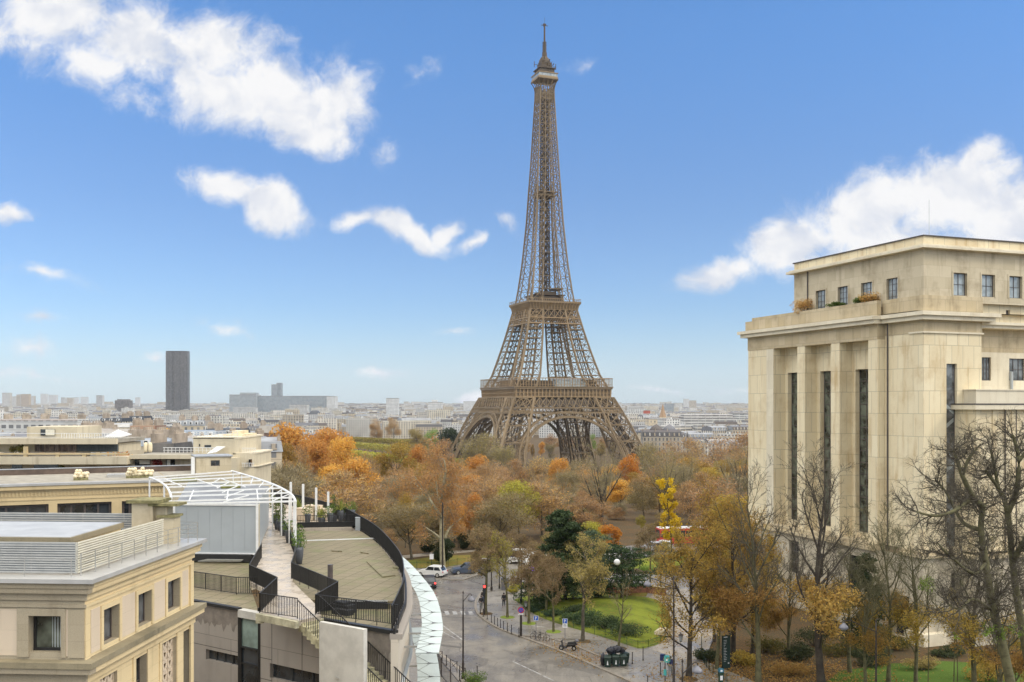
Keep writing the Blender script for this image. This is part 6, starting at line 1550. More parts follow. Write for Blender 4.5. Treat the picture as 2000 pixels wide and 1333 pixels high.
SAP = [dict(n=9, len=.9, ang=36, r=.4, up=.08, wig=.08, t0=.35, th=.95, base=.4, seg=5, sh=.45, ttap=.2), dict(n=5, len=.45, ang=38, r=.15, up=.05, seg=3), dict(n=4, len=.5, ang=40, r=.06, up=.03, seg=2)]
kind('sapling', 8.0, *tree_meshes('tree', 121, 8, .13, SAP, 2, bark_olive, bark_twig_g, L_OLIVE, 60, .08, .1, 3))
CHEST = [dict(n=14, len=.95, ang=52, r=.36, up=.07, wig=.12, t0=.2, th=.85, base=.42, seg=6, sh=.35, ttap=.25), dict(n=7, len=.5, ang=42, r=.14, up=.0, wig=.15, seg=4), dict(n=6, len=.5, ang=45, r=.055, up=-.03, wig=.14, seg=3), dict(n=3, len=.5, ang=45, r=.02, up=-.03, seg=2)]
kind('chest0', 13.0, *tree_meshes('tree', 131, 13, .26, CHEST, 2, bark_dark, bark_dark, L_GOLD, 15000, .08, .26, 3, clump=1100))
kind('chest1', 13.0, *tree_meshes('tree', 133, 13, .26, CHEST, 2, bark_dark, bark_dark, L_GOLD, 22000, .08, .28, 3, clump=1600))
UPR = [dict(n=16, len=.95, ang=36, r=.36, up=.09, wig=.09, t0=.22, th=.95, base=.36, seg=6, sh=.35, ttap=.15), dict(n=7, len=.5, ang=36, r=.15, up=.06, wig=.12, seg=4), dict(n=6, len=.5, ang=40, r=.06, up=.04, wig=.12, seg=3), dict(n=4, len=.5, ang=40, r=.024, up=.03, seg=2)]
L_COPPER = leafy('copper_leaves', [(0.29, 0.155, 0.045), (0.41, 0.235, 0.065), (0.47, 0.30, 0.085), (0.25, 0.18, 0.06)])
kind('upright0', 14.5, *tree_meshes('tree', 141, 14.5, .24, UPR, 2, bark_olive, bark_grey, L_COPPER, 6000, .078, .25, 3, filt=lambda p, H: p[2] < H*.48, clump=700))
kind('upright1', 14.5, *tree_meshes('tree', 143, 14.5, .26, UPR, 2, bark_dark, bark_grey, L_COPPER, 7200, .078, .25, 3, filt=lambda p, H: p[2] < H*.50, clump=800))
kind('upright2', 14.5, *tree_meshes('tree', 146, 14.5, .20, UPR, 2, bark_olive, bark_olive, L_GOLD, 4600, .075, .22, 3, filt=lambda p, H: p[2] < H*.5, clump=350))
GING = [dict(n=13, len=.6, ang=55, r=.3, up=.1, wig=.1, t0=.2, th=.97, base=.32, seg=5, sh=.3, ttap=.15), dict(n=5, len=.5, ang=45, r=.12, up=.02, seg=3), dict(n=4, len=.5, ang=45, r=.05, up=0, seg=2)]
kind('ginkgo', 12.0, *tree_meshes('tree', 151, 12, .17, GING, 2, bark_dark, bark_dark, L_YELLOW, 4600, .16, .2, 2, clump=110))
def conifer(seed, H, r0, n, Lr, droop, leafm, nl, ls, shape, name='pine', cone=.9):
	rng = np.random.default_rng(seed); rnd = random.Random(seed)
	tr = [(np.array([(0, 0, -.3), (rnd.uniform(-.1, .1), 0, H*.5), (0, 0, H*.97)]), np.array([r0, r0*.6, r0*.1]))]; br = []; P = []
	for i in range(n):
		t = shape[0]+(1-shape[0])*(i+rnd.random())/n; z = H*t; L = H*Lr*((1-t)*cone+(1-cone)+.06)*rnd.uniform(.65, 1.15); a = rnd.uniform(0, 6.283)
		dx, dy = math.cos(a), math.sin(a); pts = [(0, 0, z)]; m = 5
		for k in range(1, m+1):
			s = k/m; pts.append((dx*L*s, dy*L*s, z+L*(.18*s-droop*s*s)))
		pts = np.array(pts); br.append((pts, np.linspace(.035*H/10, .01, m+1)))
		q = rng.uniform(.25, 1.0, int(nl/n)); base = np.stack([np.interp(q*m, np.arange(m+1), pts[:, j]) for j in range(3)], 1)
		w = L*.22*(1.15-q)[:, None]+.1; P.append(base+rng.normal(size=base.shape)*np.concatenate([w, w, w*.45], 1))
	v, f = leaf_quads(np.concatenate(P), ls, rng, .4)
	return np_mesh(name+'_trunk', [(*poly_tubes(tr, 7), 0)], [bark_dark]), np_mesh(name+'_crown', [(*poly_tubes(br, 4), 0), (v, f, 1)], [bark_dark, leafm])
kind('pine_dark', 13.0, *conifer(161, 13, .25, 80, .44, .35, L_PINE, 26000, .21, (.10,), cone=.75))
kind('pine_soft', 10.0, *conifer(163, 10, .2, 46, .42, .2, L_BLUE, 11000, .16, (.22,), cone=.45))
kind('pine_round', 7.0, *conifer(165, 7, .16, 50, .52, .1, L_PINE, 11000, .13, (.2,), cone=.35))
kind('spruce_wall', 8.5, *conifer(167, 8.5, .16, 70, .28, .3, L_YEW, 11000, .14, (.04,), cone=.8))
# the pale-limbed plane tree by the crossing: its limbs follow the photo
def limbs(lines, seed, spec, leafm, nleaf, ls, spread, barkm, twigm, tsides=7, filt=None, clump=0, name='tree'):
	rnd = random.Random(seed); rng = np.random.default_rng(seed); main = []; sub = [[] for _ in spec]
	def grow(pts, rr, L, lvl):
		if lvl >= len(spec): return
		s = spec[lvl]
		for k in range(s['n'] if lvl else max(2, int(L*s['dens']))):
			t = min(.999, s['t0']+(1-s['t0'])*rnd.random()); x = t*(len(pts)-1); i = int(x); p = pts[i].lerp(pts[i+1], x-i); d = (pts[i+1]-pts[i]).normalized(); u = d.orthogonal().normalized(); v = d.cross(u); az = rnd.uniform(0, 6.283); a = R(s['ang']+rnd.uniform(-15, 15))
			dd = d*math.cos(a)+(u*math.cos(az)+v*math.sin(az))*math.sin(a); l = s['L']*rnd.uniform(.6, 1.3); q = p.copy(); P_ = [q.copy()]; m = s['seg']; r = min(s['r'], (rr[i])*.8); r_ = [r]
			for j in range(m): dd = (dd+Vector((rnd.gauss(0, s['wig']), rnd.gauss(0, s['wig']), rnd.gauss(0, s['wig'])+s['up']))).normalized(); q = q+dd*l/m; P_.append(q.copy()); r_.append(r*(1-.65*(j+1)/m))
			sub[lvl].append((P_, r_)); grow(P_, r_, l, lvl+1)
	for pts, r0, r1 in lines:
		pts = spline([Vector(p) for p in pts], 4); n = len(pts); rr = [r0+(r1-r0)*i/(n-1) for i in range(n)]; main.append((pts, rr)); grow(pts, rr, sum((pts[i+1]-pts[i]).length for i in range(n-1)), 0)
	A = lambda l: [(np.array([tuple(p) for p in a]), np.array(b)) for a, b in l]
	tp = [(*poly_tubes(A(main), tsides), 0)]; cp = [(*poly_tubes(A(l), 4 if i == 0 else 3), 0) for i, l in enumerate(sub)]
	if nleaf:
		tips = np.concatenate([a for l in sub[1:] for a, _ in A(l)])
		if filt: tips = tips[np.array([filt(p) for p in tips])]
		if clump: tips = tips[rng.integers(0, len(tips), clump)]
		P = tips[rng.integers(0, len(tips), nleaf)]+rng.normal(size=(nleaf, 3))*spread; cp.append((*leaf_quads(P, ls, rng), 1))
	return np_mesh(name+'_trunk', tp, [barkm]), np_mesh(name+'_crown', cp, [twigm, leafm])
def place(key, P, h, label, group, name='tree', cat='tree', rz=None, wide=1.0, rnd=random.Random(77)):
	H, tm, cm = KIND[key]; s = h/H
	t = thing(name, P, rnd.uniform(0, 6.28) if rz is None else rz, label, cat, group); t.scale = (s*wide, s*wide, s)
	for me, nm in ((tm, 'trunk'), (cm, 'crown')):
		o = bpy.data.objects.new(nm, me); COL.objects.link(o); o.parent = t
	return t
def tree_px(key, px_, top, Y, label, group, wide=1.0, base=None, **k):
	"tree standing on the ground at depth Y whose top shows at photo row top"
	P = at(px_, 790, Y); z = terr(P.x, Y) if base is None else base; zt = EYE-(top-HOR)/FPX*Y
	return place(key, Vector((P.x, Y, z)), zt-z, label, group, wide=wide, **k)
GP = 'autumn trees of the park'
NAMED = [  # kind, column, top row, depth, width factor, label
 ('orange0', 497, 851, 262, .9, 'rusty orange tree beside the rounded cream apartment tower'), ('gold0', 543, 853, 250, .8, 'olive gold tree, second from the rounded cream apartment tower'),
 ('orange1', 575, 824, 335, 1.05, 'tall orange brown tree in front of the domed military school, left one'), ('orange0', 634, 828, 322, 1.0, 'tall orange tree in front of the domed military school, right one'),
 ('rust0', 588, 862, 272, .8, 'brown tree between two brighter orange ones above the roof garden'), ('orange1', 632, 858, 268, .85, 'bright orange tree behind the white posts of the roof garden'),
 ('orange0', 662, 846, 300, .7, 'orange tree at the right edge of the tall orange group'), ('orange1', 697, 890, 205, 1.15, 'big bright orange round tree right above the black curved screen'),
 ('gold1', 772, 858, 330, 1.0, 'golden orange tree below the clipped avenue rows'), ('orange1', 816, 866, 345, .8, 'orange tree left of the pale limbed plane tree top'),
 ('rust1', 857, 849, 430, .8, 'reddish brown tree close to the tower left foot'), ('rust0', 712, 874, 305, .8, 'grey brown tree between the orange trees and the avenue'),
 ('olive0', 932, 843, 570, 1.0, 'round olive brown tree in front of the tower left leg'), ('olive1', 985, 868, 560, .8, 'yellowish olive tree between the tower front feet, left'),
 ('rust1', 1003, 890, 330, .9, 'brown tree before the tower near foot'), ('rust0', 1052, 884, 335, 1.0, 'orange brown tree before the middle of the tower arch'), ('orange0', 1088, 889, 320, .7, 'orange tree left of the dark vase shaped bare tree'),
 ('lime0', 1015, 928, 180, 1.15, 'yellow green round tree in the middle of the park'), ('bright0', 1234, 879, 330, .75, 'vivid orange round tree by the tower right foot'),
 ('olive1', 1268, 862, 520, .75, 'grey brown round tree just right of the tower foot'), ('rust0', 1312, 853, 500, .95, 'brown tree right of the tower, first of the far brown row'), ('rust1', 1358, 848, 520, .95, 'brown tree in the middle of the far brown row'), ('rust0', 1404, 843, 510, 1.0, 'brown tree near the palace end of the far brown row'), ('rust1', 1446, 836, 490, 1.0, 'orange brown tree touching the palace wall in view'),
 ('gold0', 1372, 897, 300, .6, 'pale golden tree among bare ones near the palace'), ('lime1', 1403, 893, 320, .6, 'small yellow green tree among bare ones near the palace'),
 ('vase', 1175, 886, 205, 1.0, 'large dark bare tree with a vase shaped crown'), ('vase1', 1298, 890, 215, 1.0, 'olive bare tree left of the golden one, crown fanning upward'), ('vase1', 1342, 893, 230, .9, 'olive bare tree right of the bright yellow narrow tree'), ('vase', 1445, 878, 212, .9, 'bare tree against the far left edge of the palace'),
 ('rust1', 1425, 946, 185, .8, 'low rusty tree beside the palace left edge'), ('ginkgo', 1313, 943, 158, 1.0, 'narrow vivid yellow tree in front of the red bus'),
 ('lime1', 1252, 1002, 190, .7, 'yellow green tree left of the vivid yellow tree'), ('tiny_gold', 1160, 1018, 172, 1.2, 'small yellow bush tree behind the dark pine'), ('tiny_orange', 1193, 1020, 160, 1.0, 'small bright orange tree behind the round pine'),
 ('vase1', 1062, 930, 200, .9, 'grey bare tree right of the yellow green tree'), ('vase1', 1100, 935, 190, .9, 'thin grey bare tree behind the dark pine'),
 ('fresh0', 1156, 846, 900, .6, 'fresh green tree seen through the tower arch'), ('gold1', 1040, 866, 820, .35, 'low yellow tree seen through the tower arch'), ('rust0', 1075, 843, 950, .9, 'brown tree seen through the tower arch'),
 ('rust1', 1110, 845, 940, .8, 'rusty tree far under the tower arch'), ('olive0', 1195, 860, 800, .6, 'grey olive tree behind the tower right leg'),
 ('yew0', 878, 834, 800, .9, 'dark green dome shaped evergreen beside the avenue rows'), ('green0', 815, 833, 830, .9, 'olive green tree beyond the avenue rows'), ('fresh0', 842, 836, 850, .8, 'green tree left of the dark evergreen dome'), ('rust0', 735, 815, 1150, .8, 'brown tree far behind the avenue, left'), ('rust1', 768, 812, 1180, .8, 'brown tree far behind the avenue, right'),
 ('rust0', 790, 905, 210, .9, 'bare brown tree left of the pale limbed plane'), ('rust1', 745, 945, 190, .8, 'brown tree behind the curved black screen'), ('gold1', 792, 955, 172, .7, 'golden tree left of the pale trunk'),
 ('rust0', 905, 905, 230, 1.0, 'brown twiggy tree right of the pale limbed plane'), ('rust1', 952, 902, 260, 1.0, 'brown twiggy tree left of the yellow green tree'), ('orange1', 930, 960, 176, .7, 'light orange tree low behind the crossing'), ('orange0', 895, 970, 172, .6, 'orange tree right behind the pale trunk'), ('olive1', 978, 968, 182, .6, 'olive tree low left of the yellow green tree'),
]
for i, (k, x, t, Y, w, lab) in enumerate(NAMED): tree_px(k, x, t, Y, lab, GP, w)
for i, (k, x, t, Y, w, lab) in enumerate((('rust0', 1028, 858, 900, .9, 'brown tree under the arch, left'), ('orange0', 1058, 861, 850, .6, 'orange low tree under the middle of the arch'), ('rust1', 1095, 850, 980, 1.0, 'brown tree behind the yellow one under the arch'), ('olive0', 1130, 852, 960, .9, 'olive tree under the arch beside the fresh green one'), ('rust0', 1180, 850, 980, .9, 'brown tree behind the right arch pier'), ('green0', 1172, 862, 830, .8, 'dull green tree at the right arch pier'), ('olive1', 1075, 866, 790, .8, 'olive brown tree low under the arch'), ('gold0', 1020, 868, 790, .7, 'golden low tree at the left arch foot'), ('rust1', 1150, 868, 780, .9, 'rusty low tree under the right of the arch'), ('bare0', 1110, 864, 800, .9, 'grey low tree under the middle of the arch'), ('rust1', 960, 850, 900, .9, 'brown tree through the left arch'), ('olive0', 1215, 858, 900, .8, 'grey brown tree behind the tower right leg'), ('bare1', 1240, 860, 860, .8, 'grey twiggy tree right of the tower right leg'), ('rust0', 940, 858, 800, .8, 'rust brown tree by the left arch foot'))):
	tree_px(k, x, t, Y, lab, 'trees seen under the tower arches', w)
# brown and bare trees filling the park between them, too alike to tell apart
rf = random.Random(2024)
def skyline(x):
	tab = [(440, 900), (480, 872), (560, 850), (680, 868), (700, 900), (760, 885), (830, 888), (900, 884), (960, 886), (1000, 893), (1100, 896), (1200, 893), (1260, 890), (1300, 878), (1380, 872), (1500, 865)]
	return lerp_tab(tab, x)
n_fill = 0
for Y, dy, d, wf, cols in ((420, 2, 12, 1.1, ('rust', 'olive', 'rust', 'orange')), (370, 8, 11, 1.15, ('rust', 'orange', 'rust')), (325, 14, 10, 1.15, ('rust', 'rust', 'olive', 'orange', 'gold')), (288, 24, 9.5, 1.2, ('rust', 'rust', 'olive', 'gold', 'orange')), (256, 30, 9, 1.25, ('rust', 'rust', 'orange', 'olive', 'gold')), (228, 34, 8.5, 1.3, ('bare', 'rust', 'gold', 'orange', 'rust')), (205, 44, 8.5, 1.35, ('bare', 'rust', 'olive', 'rust', 'gold', 'orange')), (186, 46, 8, 1.45, ('bare', 'rust', 'olive', 'gold')), (170, 78, 7, 1.6, ('bare', 'rust', 'olive', 'gold'))):
	x = 470 + rf.uniform(0, 20)
	while x < 1500:
		yy = Y+rf.uniform(-12, 12); top = skyline(x)+dy+rf.uniform(-10, 30)
		if (Y < 232 and 640 < x < 752 and Y > 190) or (Y < 232 and 985 < x < 1040 and Y > 183): x += d*FPX/Y*.6; continue
		if (Y < 180 and 985 < x < 1440) or (Y < 195 and 1225 < x < 1345): x += d*FPX/Y; continue
		c = rf.choice(cols); side = 'left of the tower' if x < 900 else ('in front of the tower' if x < 1240 else 'right of the tower')
		adj = {'rust': 'rusty brown half bare tree', 'bare': 'leafless grey twiggy tree', 'olive': 'olive brown thinning tree', 'orange': 'orange autumn tree', 'gold': 'golden autumn tree'}[c]
		tree_px(c+str(rf.randint(0, 1)), x, top, yy, adj+' in the dense park '+side, adj+'s of the dense park '+side, rf.uniform(.85, 1.15)*wf); n_fill += 1
		x += d*FPX/Y*rf.uniform(.8, 1.2)
for i in range(85):                         # low undergrowth between the trunks
	Y = rf.uniform(158, 300); x = rf.uniform(560, 1470)
	if Y < 185 and 960 < x < 1440: continue
	P = at(x, 790, Y); c = rf.choice(('rust', 'olive', 'green', 'bare', 'green'))
	place('green0' if c == 'green' else c+str(rf.randint(0, 1)), Vector((P.x, Y, terr(P.x, Y)-.9)), rf.uniform(3.2, 6.0), {'rust': 'brown', 'olive': 'olive', 'green': 'dull green', 'bare': 'grey twiggy'}[c]+' undergrowth bush between the park trunks', 'undergrowth bushes of the park', 'undergrowth_bush', 'bush', wide=1.5, rnd=rf)
# clipped avenue rows in the field beyond the tower's left foot
def clipped_row(p, q, wd, h0, h1, leafm, label, n=5200):
	p, q = Vector(p), Vector(q); L = (q-p).length; d = (q-p).normalized(); nrm = Vector((-d.y, d.x, 0)); rng = np.random.default_rng(int(L)+n)
	t = thing('clipped_tree_row', p, 0, label, 'tree row', 'clipped tree rows of the field')
	a = rng.uniform(0, L, n); b = rng.uniform(-.5, .5, n)*wd; c = h0+(h1-h0)*rng.uniform(0, 1, n)**.5
	P = np.outer(a, np.array(d))+np.outer(b, np.array(nrm)); P[:, 2] = c; v, f = leaf_quads(P, 1.0, rng)
	me = np_mesh('row_crown', [(v, f, 0)], [leafm]); o = link(me, 'crown', t)
	st = [];
	for s in np.arange(2, L, 8): st.append((np.array([tuple(d*s), tuple(d*s+Vector((0, 0, h0+1)))]), np.array([.25, .2])))
	link(np_mesh('row_trunks', [(*poly_tubes(st, 4), 0)], [bark_dark]), 'trunk', t)
g_ = lambda x, Y: Vector((at(x, 790, Y).x, Y, -22))
clipped_row(g_(662, 1020), g_(905, 800), 14, 2.5, 9, L_HEDGE, 'long clipped yellow brown tree row, middle one of the field'); clipped_row(g_(676, 1150), g_(800, 1060), 14, 2.5, 9, L_HEDGE, 'short clipped tree row farthest back in the field', 3600)
clipped_row(g_(660, 860), g_(800, 730), 12, 2, 8, L_LIME, 'clipped yellow green tree row, nearest on the left'); clipped_row(g_(800, 745), g_(905, 700), 12, 2, 8, L_HEDGE, 'clipped olive tree row close to the tower left foot', 3600)
# the pale plane
YP = 150.0; o0 = at(866, 1121, YP); PPt = lambda x, y, dy=0: at(x, y, YP+dy)-Vector((o0.x, YP, 0))
lines = [([PPt(866, 1124), PPt(863, 1060), PPt(863, 1010), PPt(867, 950), PPt(871, 920), PPt(866, 896)], .46, .08), ([PPt(863, 1012), PPt(845, 985, -2), PPt(836, 970, -2), PPt(820, 945, -3), PPt(808, 930, -3)], .26, .06), ([PPt(836, 970), PPt(818, 952, 1), PPt(800, 942, 2), PPt(780, 962, 2)], .18, .05),
 ([PPt(869, 1052), PPt(876, 1035, 1), PPt(888, 1022, 2), PPt(905, 1010, 3)], .22, .06), ([PPt(858, 1050), PPt(845, 1040, -1), PPt(832, 1031, -2)], .22, .08), ([PPt(867, 955), PPt(880, 946, -1), PPt(893, 950, -1), PPt(899, 956, -1)], .13, .05), ([PPt(868, 952), PPt(876, 958, 1), PPt(886, 966, 1)], .12, .05), ([PPt(866, 995), PPt(873, 991, 1), PPt(883, 999, 1)], .14, .05), ([PPt(855, 978), PPt(853, 950, 2), PPt(850, 930, 2)], .14, .05), ([PPt(870, 925), PPt(862, 908), PPt(857, 895)], .08, .03)]
kind('plane', 20.0, *limbs(lines, 5, [dict(dens=1.5, t0=.3, ang=48, L=2.8, seg=4, r=.06, wig=.16, up=.03), dict(n=6, t0=.2, ang=45, L=1.4, seg=3, r=.025, wig=.16, up=.0), dict(n=4, t0=.2, ang=45, L=.8, seg=2, r=.012, wig=.1, up=0)], L_RUST, 9000, .14, .3, bark_pale, bark_twig))
place('plane', Vector((o0.x, YP, 0)), 20.0, 'large plane tree with pale mottled trunk and limbs by the crossing', None, rz=0, name='plane_tree')
# conifers and street trees
tree_px('yew0', 868, 1050, 156, 'dark yew like evergreen behind the pale plane trunk', None, 1.15, name='evergreen_tree'); tree_px('yew0', 838, 1040, 166, 'blackish evergreen left of the pale plane trunk', None, 1.1, name='evergreen_tree'); tree_px('yew0', 905, 1040, 170, 'dark evergreen right of the pale plane trunk', None, .9, name='evergreen_tree')
tree_px('pine_dark', 1104, 1000, 122, 'tall dark pine in the middle of the lawn edge', None, 1.15, name='pine_tree'); tree_px('pine_soft', 1152, 1043, 124, 'pale green soft pine beside the dark pine', None, 1.1, name='pine_tree'); tree_px('pine_round', 1214, 1071, 126, 'low round green pine behind the globe lamp', None, 1.35, name='pine_tree')
tree_px('spruce_wall', 1690, 1085, 100, 'dark conifer against the palace plinth', None, 1.0, name='conifer_tree')
for k, x, b, top, lab, w in (('street0', 948, 1198, 1022, 'street tree by the red traffic light', 1.1), ('street3', 991, 1206, 1040, 'street tree with forked trunk beside the walking person', .85), ('street0', 1033, 1218, 1060, 'street tree behind the round no parking sign', 1.0), ('street1', 1081, 1234, 1078, 'slim street tree between the two blue parking signs', .9), ('street2', 1138, 1252, 1050, 'street tree beside the scooter, trunk slightly bent', 1.05)):
	P = on(x, b, .12); zt = EYE-(top-HOR)/FPX*P.y; place(k, P, zt-.12, lab, 'street trees along the pavement', wide=w, name='street_tree')
for k, Y, x, top, lab, w in (('street0', 139, 1012, 1035, 'brown twiggy tree before the white van', 1.2), ('street2', 142, 1062, 1042, 'grey twiggy tree before the parked white car', 1.3), ('street1', 146, 972, 1030, 'brown twiggy tree by the traffic island', 1.1), ('street0', 150, 1130, 1030, 'brown tree behind the pale soft pine', 1.2), ('street2', 148, 1180, 1045, 'olive brown tree behind the globe lamp', 1.2), ('street0', 152, 1250, 1050, 'brown twiggy tree near the bus road', 1.1), ('street0', 118, 1066, 1075, 'low brown tree on the lawn bank', 1.3), ('street2', 132, 1290, 1060, 'twiggy tree at the end of the brick wall', 1.2)):
	P = at(x, 790, Y); place(k, Vector((P.x, Y, 0)), EYE-(top-HOR)/FPX*Y, lab, 'twiggy trees round the crossing', wide=w)
P = on(1208, 1266, .12); place('sapling', P, EYE-(1130-HOR)/FPX*P.y, 'young bare street tree behind the dark bins', 'street trees along the pavement', wide=1.15, name='street_tree')
P = on(1120, 1172, .9); place('street2', P, 7.5, 'small tree with reddish trunk on the lawn', None, wide=.9); P = on(1270, 1140, 0); place('street1', P, 8.5, 'thin tree behind the low brick wall', None)
# row before the palace
GN = 'trees before the palace'
for k, x, Y, top, lab, w in (('chest0', 1345, 90.5, 1035, 'golden leaved tree by the curved lamp post, bare trunk below', 1.0), ('chest1', 1432, 95, 985, 'dense golden tree next to the grey bare tree', .95), ('chest1', 1395, 104, 1045, 'golden tree behind the dark notice board', .75), ('upright0', 1481, 88.5, 962, 'grey upright bare tree with copper leaves low down, left of the forked one', .95), ('upright1', 1606, 86, 938, 'upright bare tree with forked trunk and copper leaves low down', 1.15), ('upright2', 1735, 88, 1000, 'olive bare tree before the palace door', .95), ('upright0', 1540, 97, 1080, 'smaller tree with copper leaves close to the plinth', 1.1), ('chest1', 1470, 99, 1060, 'golden brown tree at the far palace corner', .9), ('upright2', 1660, 92, 1050, 'olive twiggy tree before the dark conifer', 1.1), ('upright2', 1690, 84, 1110, 'low olive twiggy tree in front of the dark laurel', 1.2), ('upright2', 1790, 86, 1035, 'slim olive twiggy tree near the palace corner', 1.0), ('upright2', 1905, 80, 1010, 'olive twiggy tree tangled with the gnarled one', 1.2), ('upright0', 1955, 76, 1120, 'copper leaved low tree at the foot of the gnarled tree', 1.2), ('street0', 1400, 93, 1110, 'rusty small tree beside the parking meter', 1.1)):
	P = at(x, 790, Y); place(k, Vector((P.x, Y, 0)), EYE-(top-HOR)/FPX*Y, lab, GN, wide=w)
YG = 72.0; o1 = at(1965, 1350, YG); GG = lambda x, y, dy=0: at(x, y, YG+dy)-Vector((o1.x, YG, 0))
lines = [([GG(1985, 1390), GG(1958, 1260), GG(1940, 1190), GG(1925, 1100), GG(1916, 1035), GG(1920, 990)], .36, .19), ([GG(1920, 990), GG(1900, 970, -.5), GG(1880, 930, -1), GG(1868, 895, -1), GG(1862, 880, -1)], .24, .09), ([GG(1880, 930, -1), GG(1890, 900, -1), GG(1905, 880, -1), GG(1915, 868, -1)], .14, .05), ([GG(1900, 972), GG(1860, 1000, -2), GG(1825, 1008, -2), GG(1790, 1000, -2)], .17, .06), ([GG(1916, 1035), GG(1880, 1020, 1), GG(1850, 965, 2), GG(1830, 940, 2)], .18, .05),
 ([GG(2010, 1300, 2), GG(1990, 1190, 2), GG(1978, 1100, 2), GG(1968, 1000, 2), GG(1950, 955, 2), GG(1925, 920, 2)], .32, .11), ([GG(1968, 1000, 2), GG(1985, 960, 2), GG(1990, 900, 2), GG(1978, 850, 2)], .26, .10), ([GG(1990, 900, 2), GG(2015, 870, 2), GG(2030, 840, 2)], .16, .06), ([GG(1950, 955, 2), GG(1940, 900, 2), GG(1930, 865, 2)], .14, .05), ([GG(1978, 1100, 2), GG(2010, 1040, 1), GG(2050, 1000, 1)], .22, .08), ([GG(1925, 1100), GG(1900, 1120, -2), GG(1860, 1090, -3), GG(1830, 1060, -3)], .15, .05), ([GG(1935, 1190), GG(1900, 1170, -2), GG(1875, 1190, -3), GG(1850, 1180, -3)], .12, .04)]
kind('gnarl', 20.0, *limbs(lines, 9, [dict(dens=3.6, t0=.18, ang=55, L=2.1, seg=5, r=.05, wig=.30, up=.06), dict(n=10, t0=.2, ang=50, L=.85, seg=4, r=.022, wig=.28, up=.05), dict(n=5, t0=.2, ang=50, L=.5, seg=3, r=.012, wig=.25, up=.05)], L_FRESH, 500, .08, .12, bark_olive, bark_grey, filt=lambda p: p[2] < 9, clump=22))
place('gnarl', Vector((o1.x, YG, 0)), 20.0, 'old gnarled bare tree with twisted mossy limbs at the right edge', None, rz=0)
# shrubs, hedges and the ivy bank
def shrub(x, y, r, n, s, mat, label, z=0.0, sq=(1, 1, 1), cat='shrub', group=None, seed=0, Y=None, name='shrub'):
	P = on(x, y, z) if Y is None else Vector((at(x, 790, Y).x, Y, z)); return bush_at(name, P, r, n, s, mat, label, cat, sq, group, seed)
GS = 'shrubs of the palace garden'
leaf_dark = leafy('dark_hedge_leaves', [(0.018, 0.03, 0.010), (0.035, 0.05, 0.016), (0.06, 0.07, 0.02)], trans=.1)
for i, (x, y, r, n, s, m, lab, sq) in enumerate(((1382, 1292, .9, 2200, .08, leaf_dark, 'clipped dark hedge beside the notice board', (1.6, 1, .9)), (1700, 1300, 1.5, 3200, .10, leaf_dark, 'broad dark laurel below the hanging lamp', (1.7, 1, .8)), (1560, 1290, 1.4, 2600, .10, leaf_dark, 'dark evergreen shrub between the two upright bare trees', (1.5, 1, .8)), (1850, 1284, 1.2, 2400, .09, leaf_dark, 'low dark hedge at the palace corner', (1.8, .8, .6)),
	(1930, 1330, 1.6, 2600, .10, L_GOLD, 'copper leaved undergrowth bush below the gnarled tree', (1.4, 1, .9)), (1990, 1300, 1.7, 2400, .10, leaf_olive, 'olive bush below the gnarled tree at the picture edge', (1.2, 1, 1.1)), (1455, 1300, 1.3, 2000, .10, L_GOLD, 'golden low shrub beside the grey upright tree', (1.3, 1, .7)))):
	shrub(x, y, r, n, s, m, lab, sq=sq, group=GS, seed=20+i, cat='hedge' if 'hedge' in lab else 'shrub')
for i, (x, y, r, Y, lab) in enumerate(((1812, 1145, .75, 84, 'thin shrub with fresh green leaves before the palace corner'), (1862, 1165, .7, 82, 'fresh green leafy shrub under the small palace window'), (1868, 1240, .9, 80, 'pale green bush low before the palace corner'))):
	z = EYE-(y-HOR)/FPX*Y; t = shrub(x, y, r, 420, .09, L_OLIVE if i else L_FRESH, lab.replace('pale green', 'olive').replace('fresh green leafy', 'olive leaved') if i else lab, group=GS, seed=50+i, Y=Y, z=0, sq=(1, 1, 1.4), name='shrub')
	t.scale = (1, 1, 1);
	mb = MB(); mb.tube([(0, 0, -.2), (.1, 0, z*.5), (0, 0, z+.2)], [.05, .04, .03], 5); mb.build('stem', bark_olive, t)
	for ch in t.children:
		if ch.name.startswith('foliage'): ch.location = (0, 0, z-.6)
for i, (x, y, r, m, lab, sq) in enumerate(((1500, 1275, 1.5, leaf_olive, 'olive brushwood between golden tree and grey upright tree', (1.5, 1, .8)), (1540, 1318, 1.3, L_COPPER, 'copper leaved brushwood left of the forked trunk', (1.6, 1, .7)), (1640, 1280, 1.6, leaf_olive, 'olive brushwood right of the forked trunk', (1.5, 1, .8)), (1745, 1270, 1.5, leaf_olive, 'olive brushwood below the palace door', (1.6, 1, .7)), (1590, 1262, 1.7, leaf_dark, 'dark evergreen thicket at the plinth behind the forked trunk', (1.8, 1, .9)), (1800, 1310, 1.3, L_OLIVE, 'pale olive brushwood on the garden lawn', (1.7, 1, .6)))): shrub(x, y, r, 2200, .09, m, lab, sq=sq, group=GS, seed=140+i)
bank = []
for i in range(16):
	t = i/15; bank.append((1040+175*t, 1193+52*t))
for i, (x, y) in enumerate(bank[::3]): shrub(x+10, y+1, 1.25 if i < 3 else 1.6, 1500, .10, L_PINE, 'dark ivy shrub on the lawn bank, number '+['farthest', 'second', 'third', 'fourth', 'fifth', 'nearest'][i]+' along the low fence', z=.15, sq=(1.5, .9, .6), group='ivy shrubs on the lawn bank', seed=70+i)
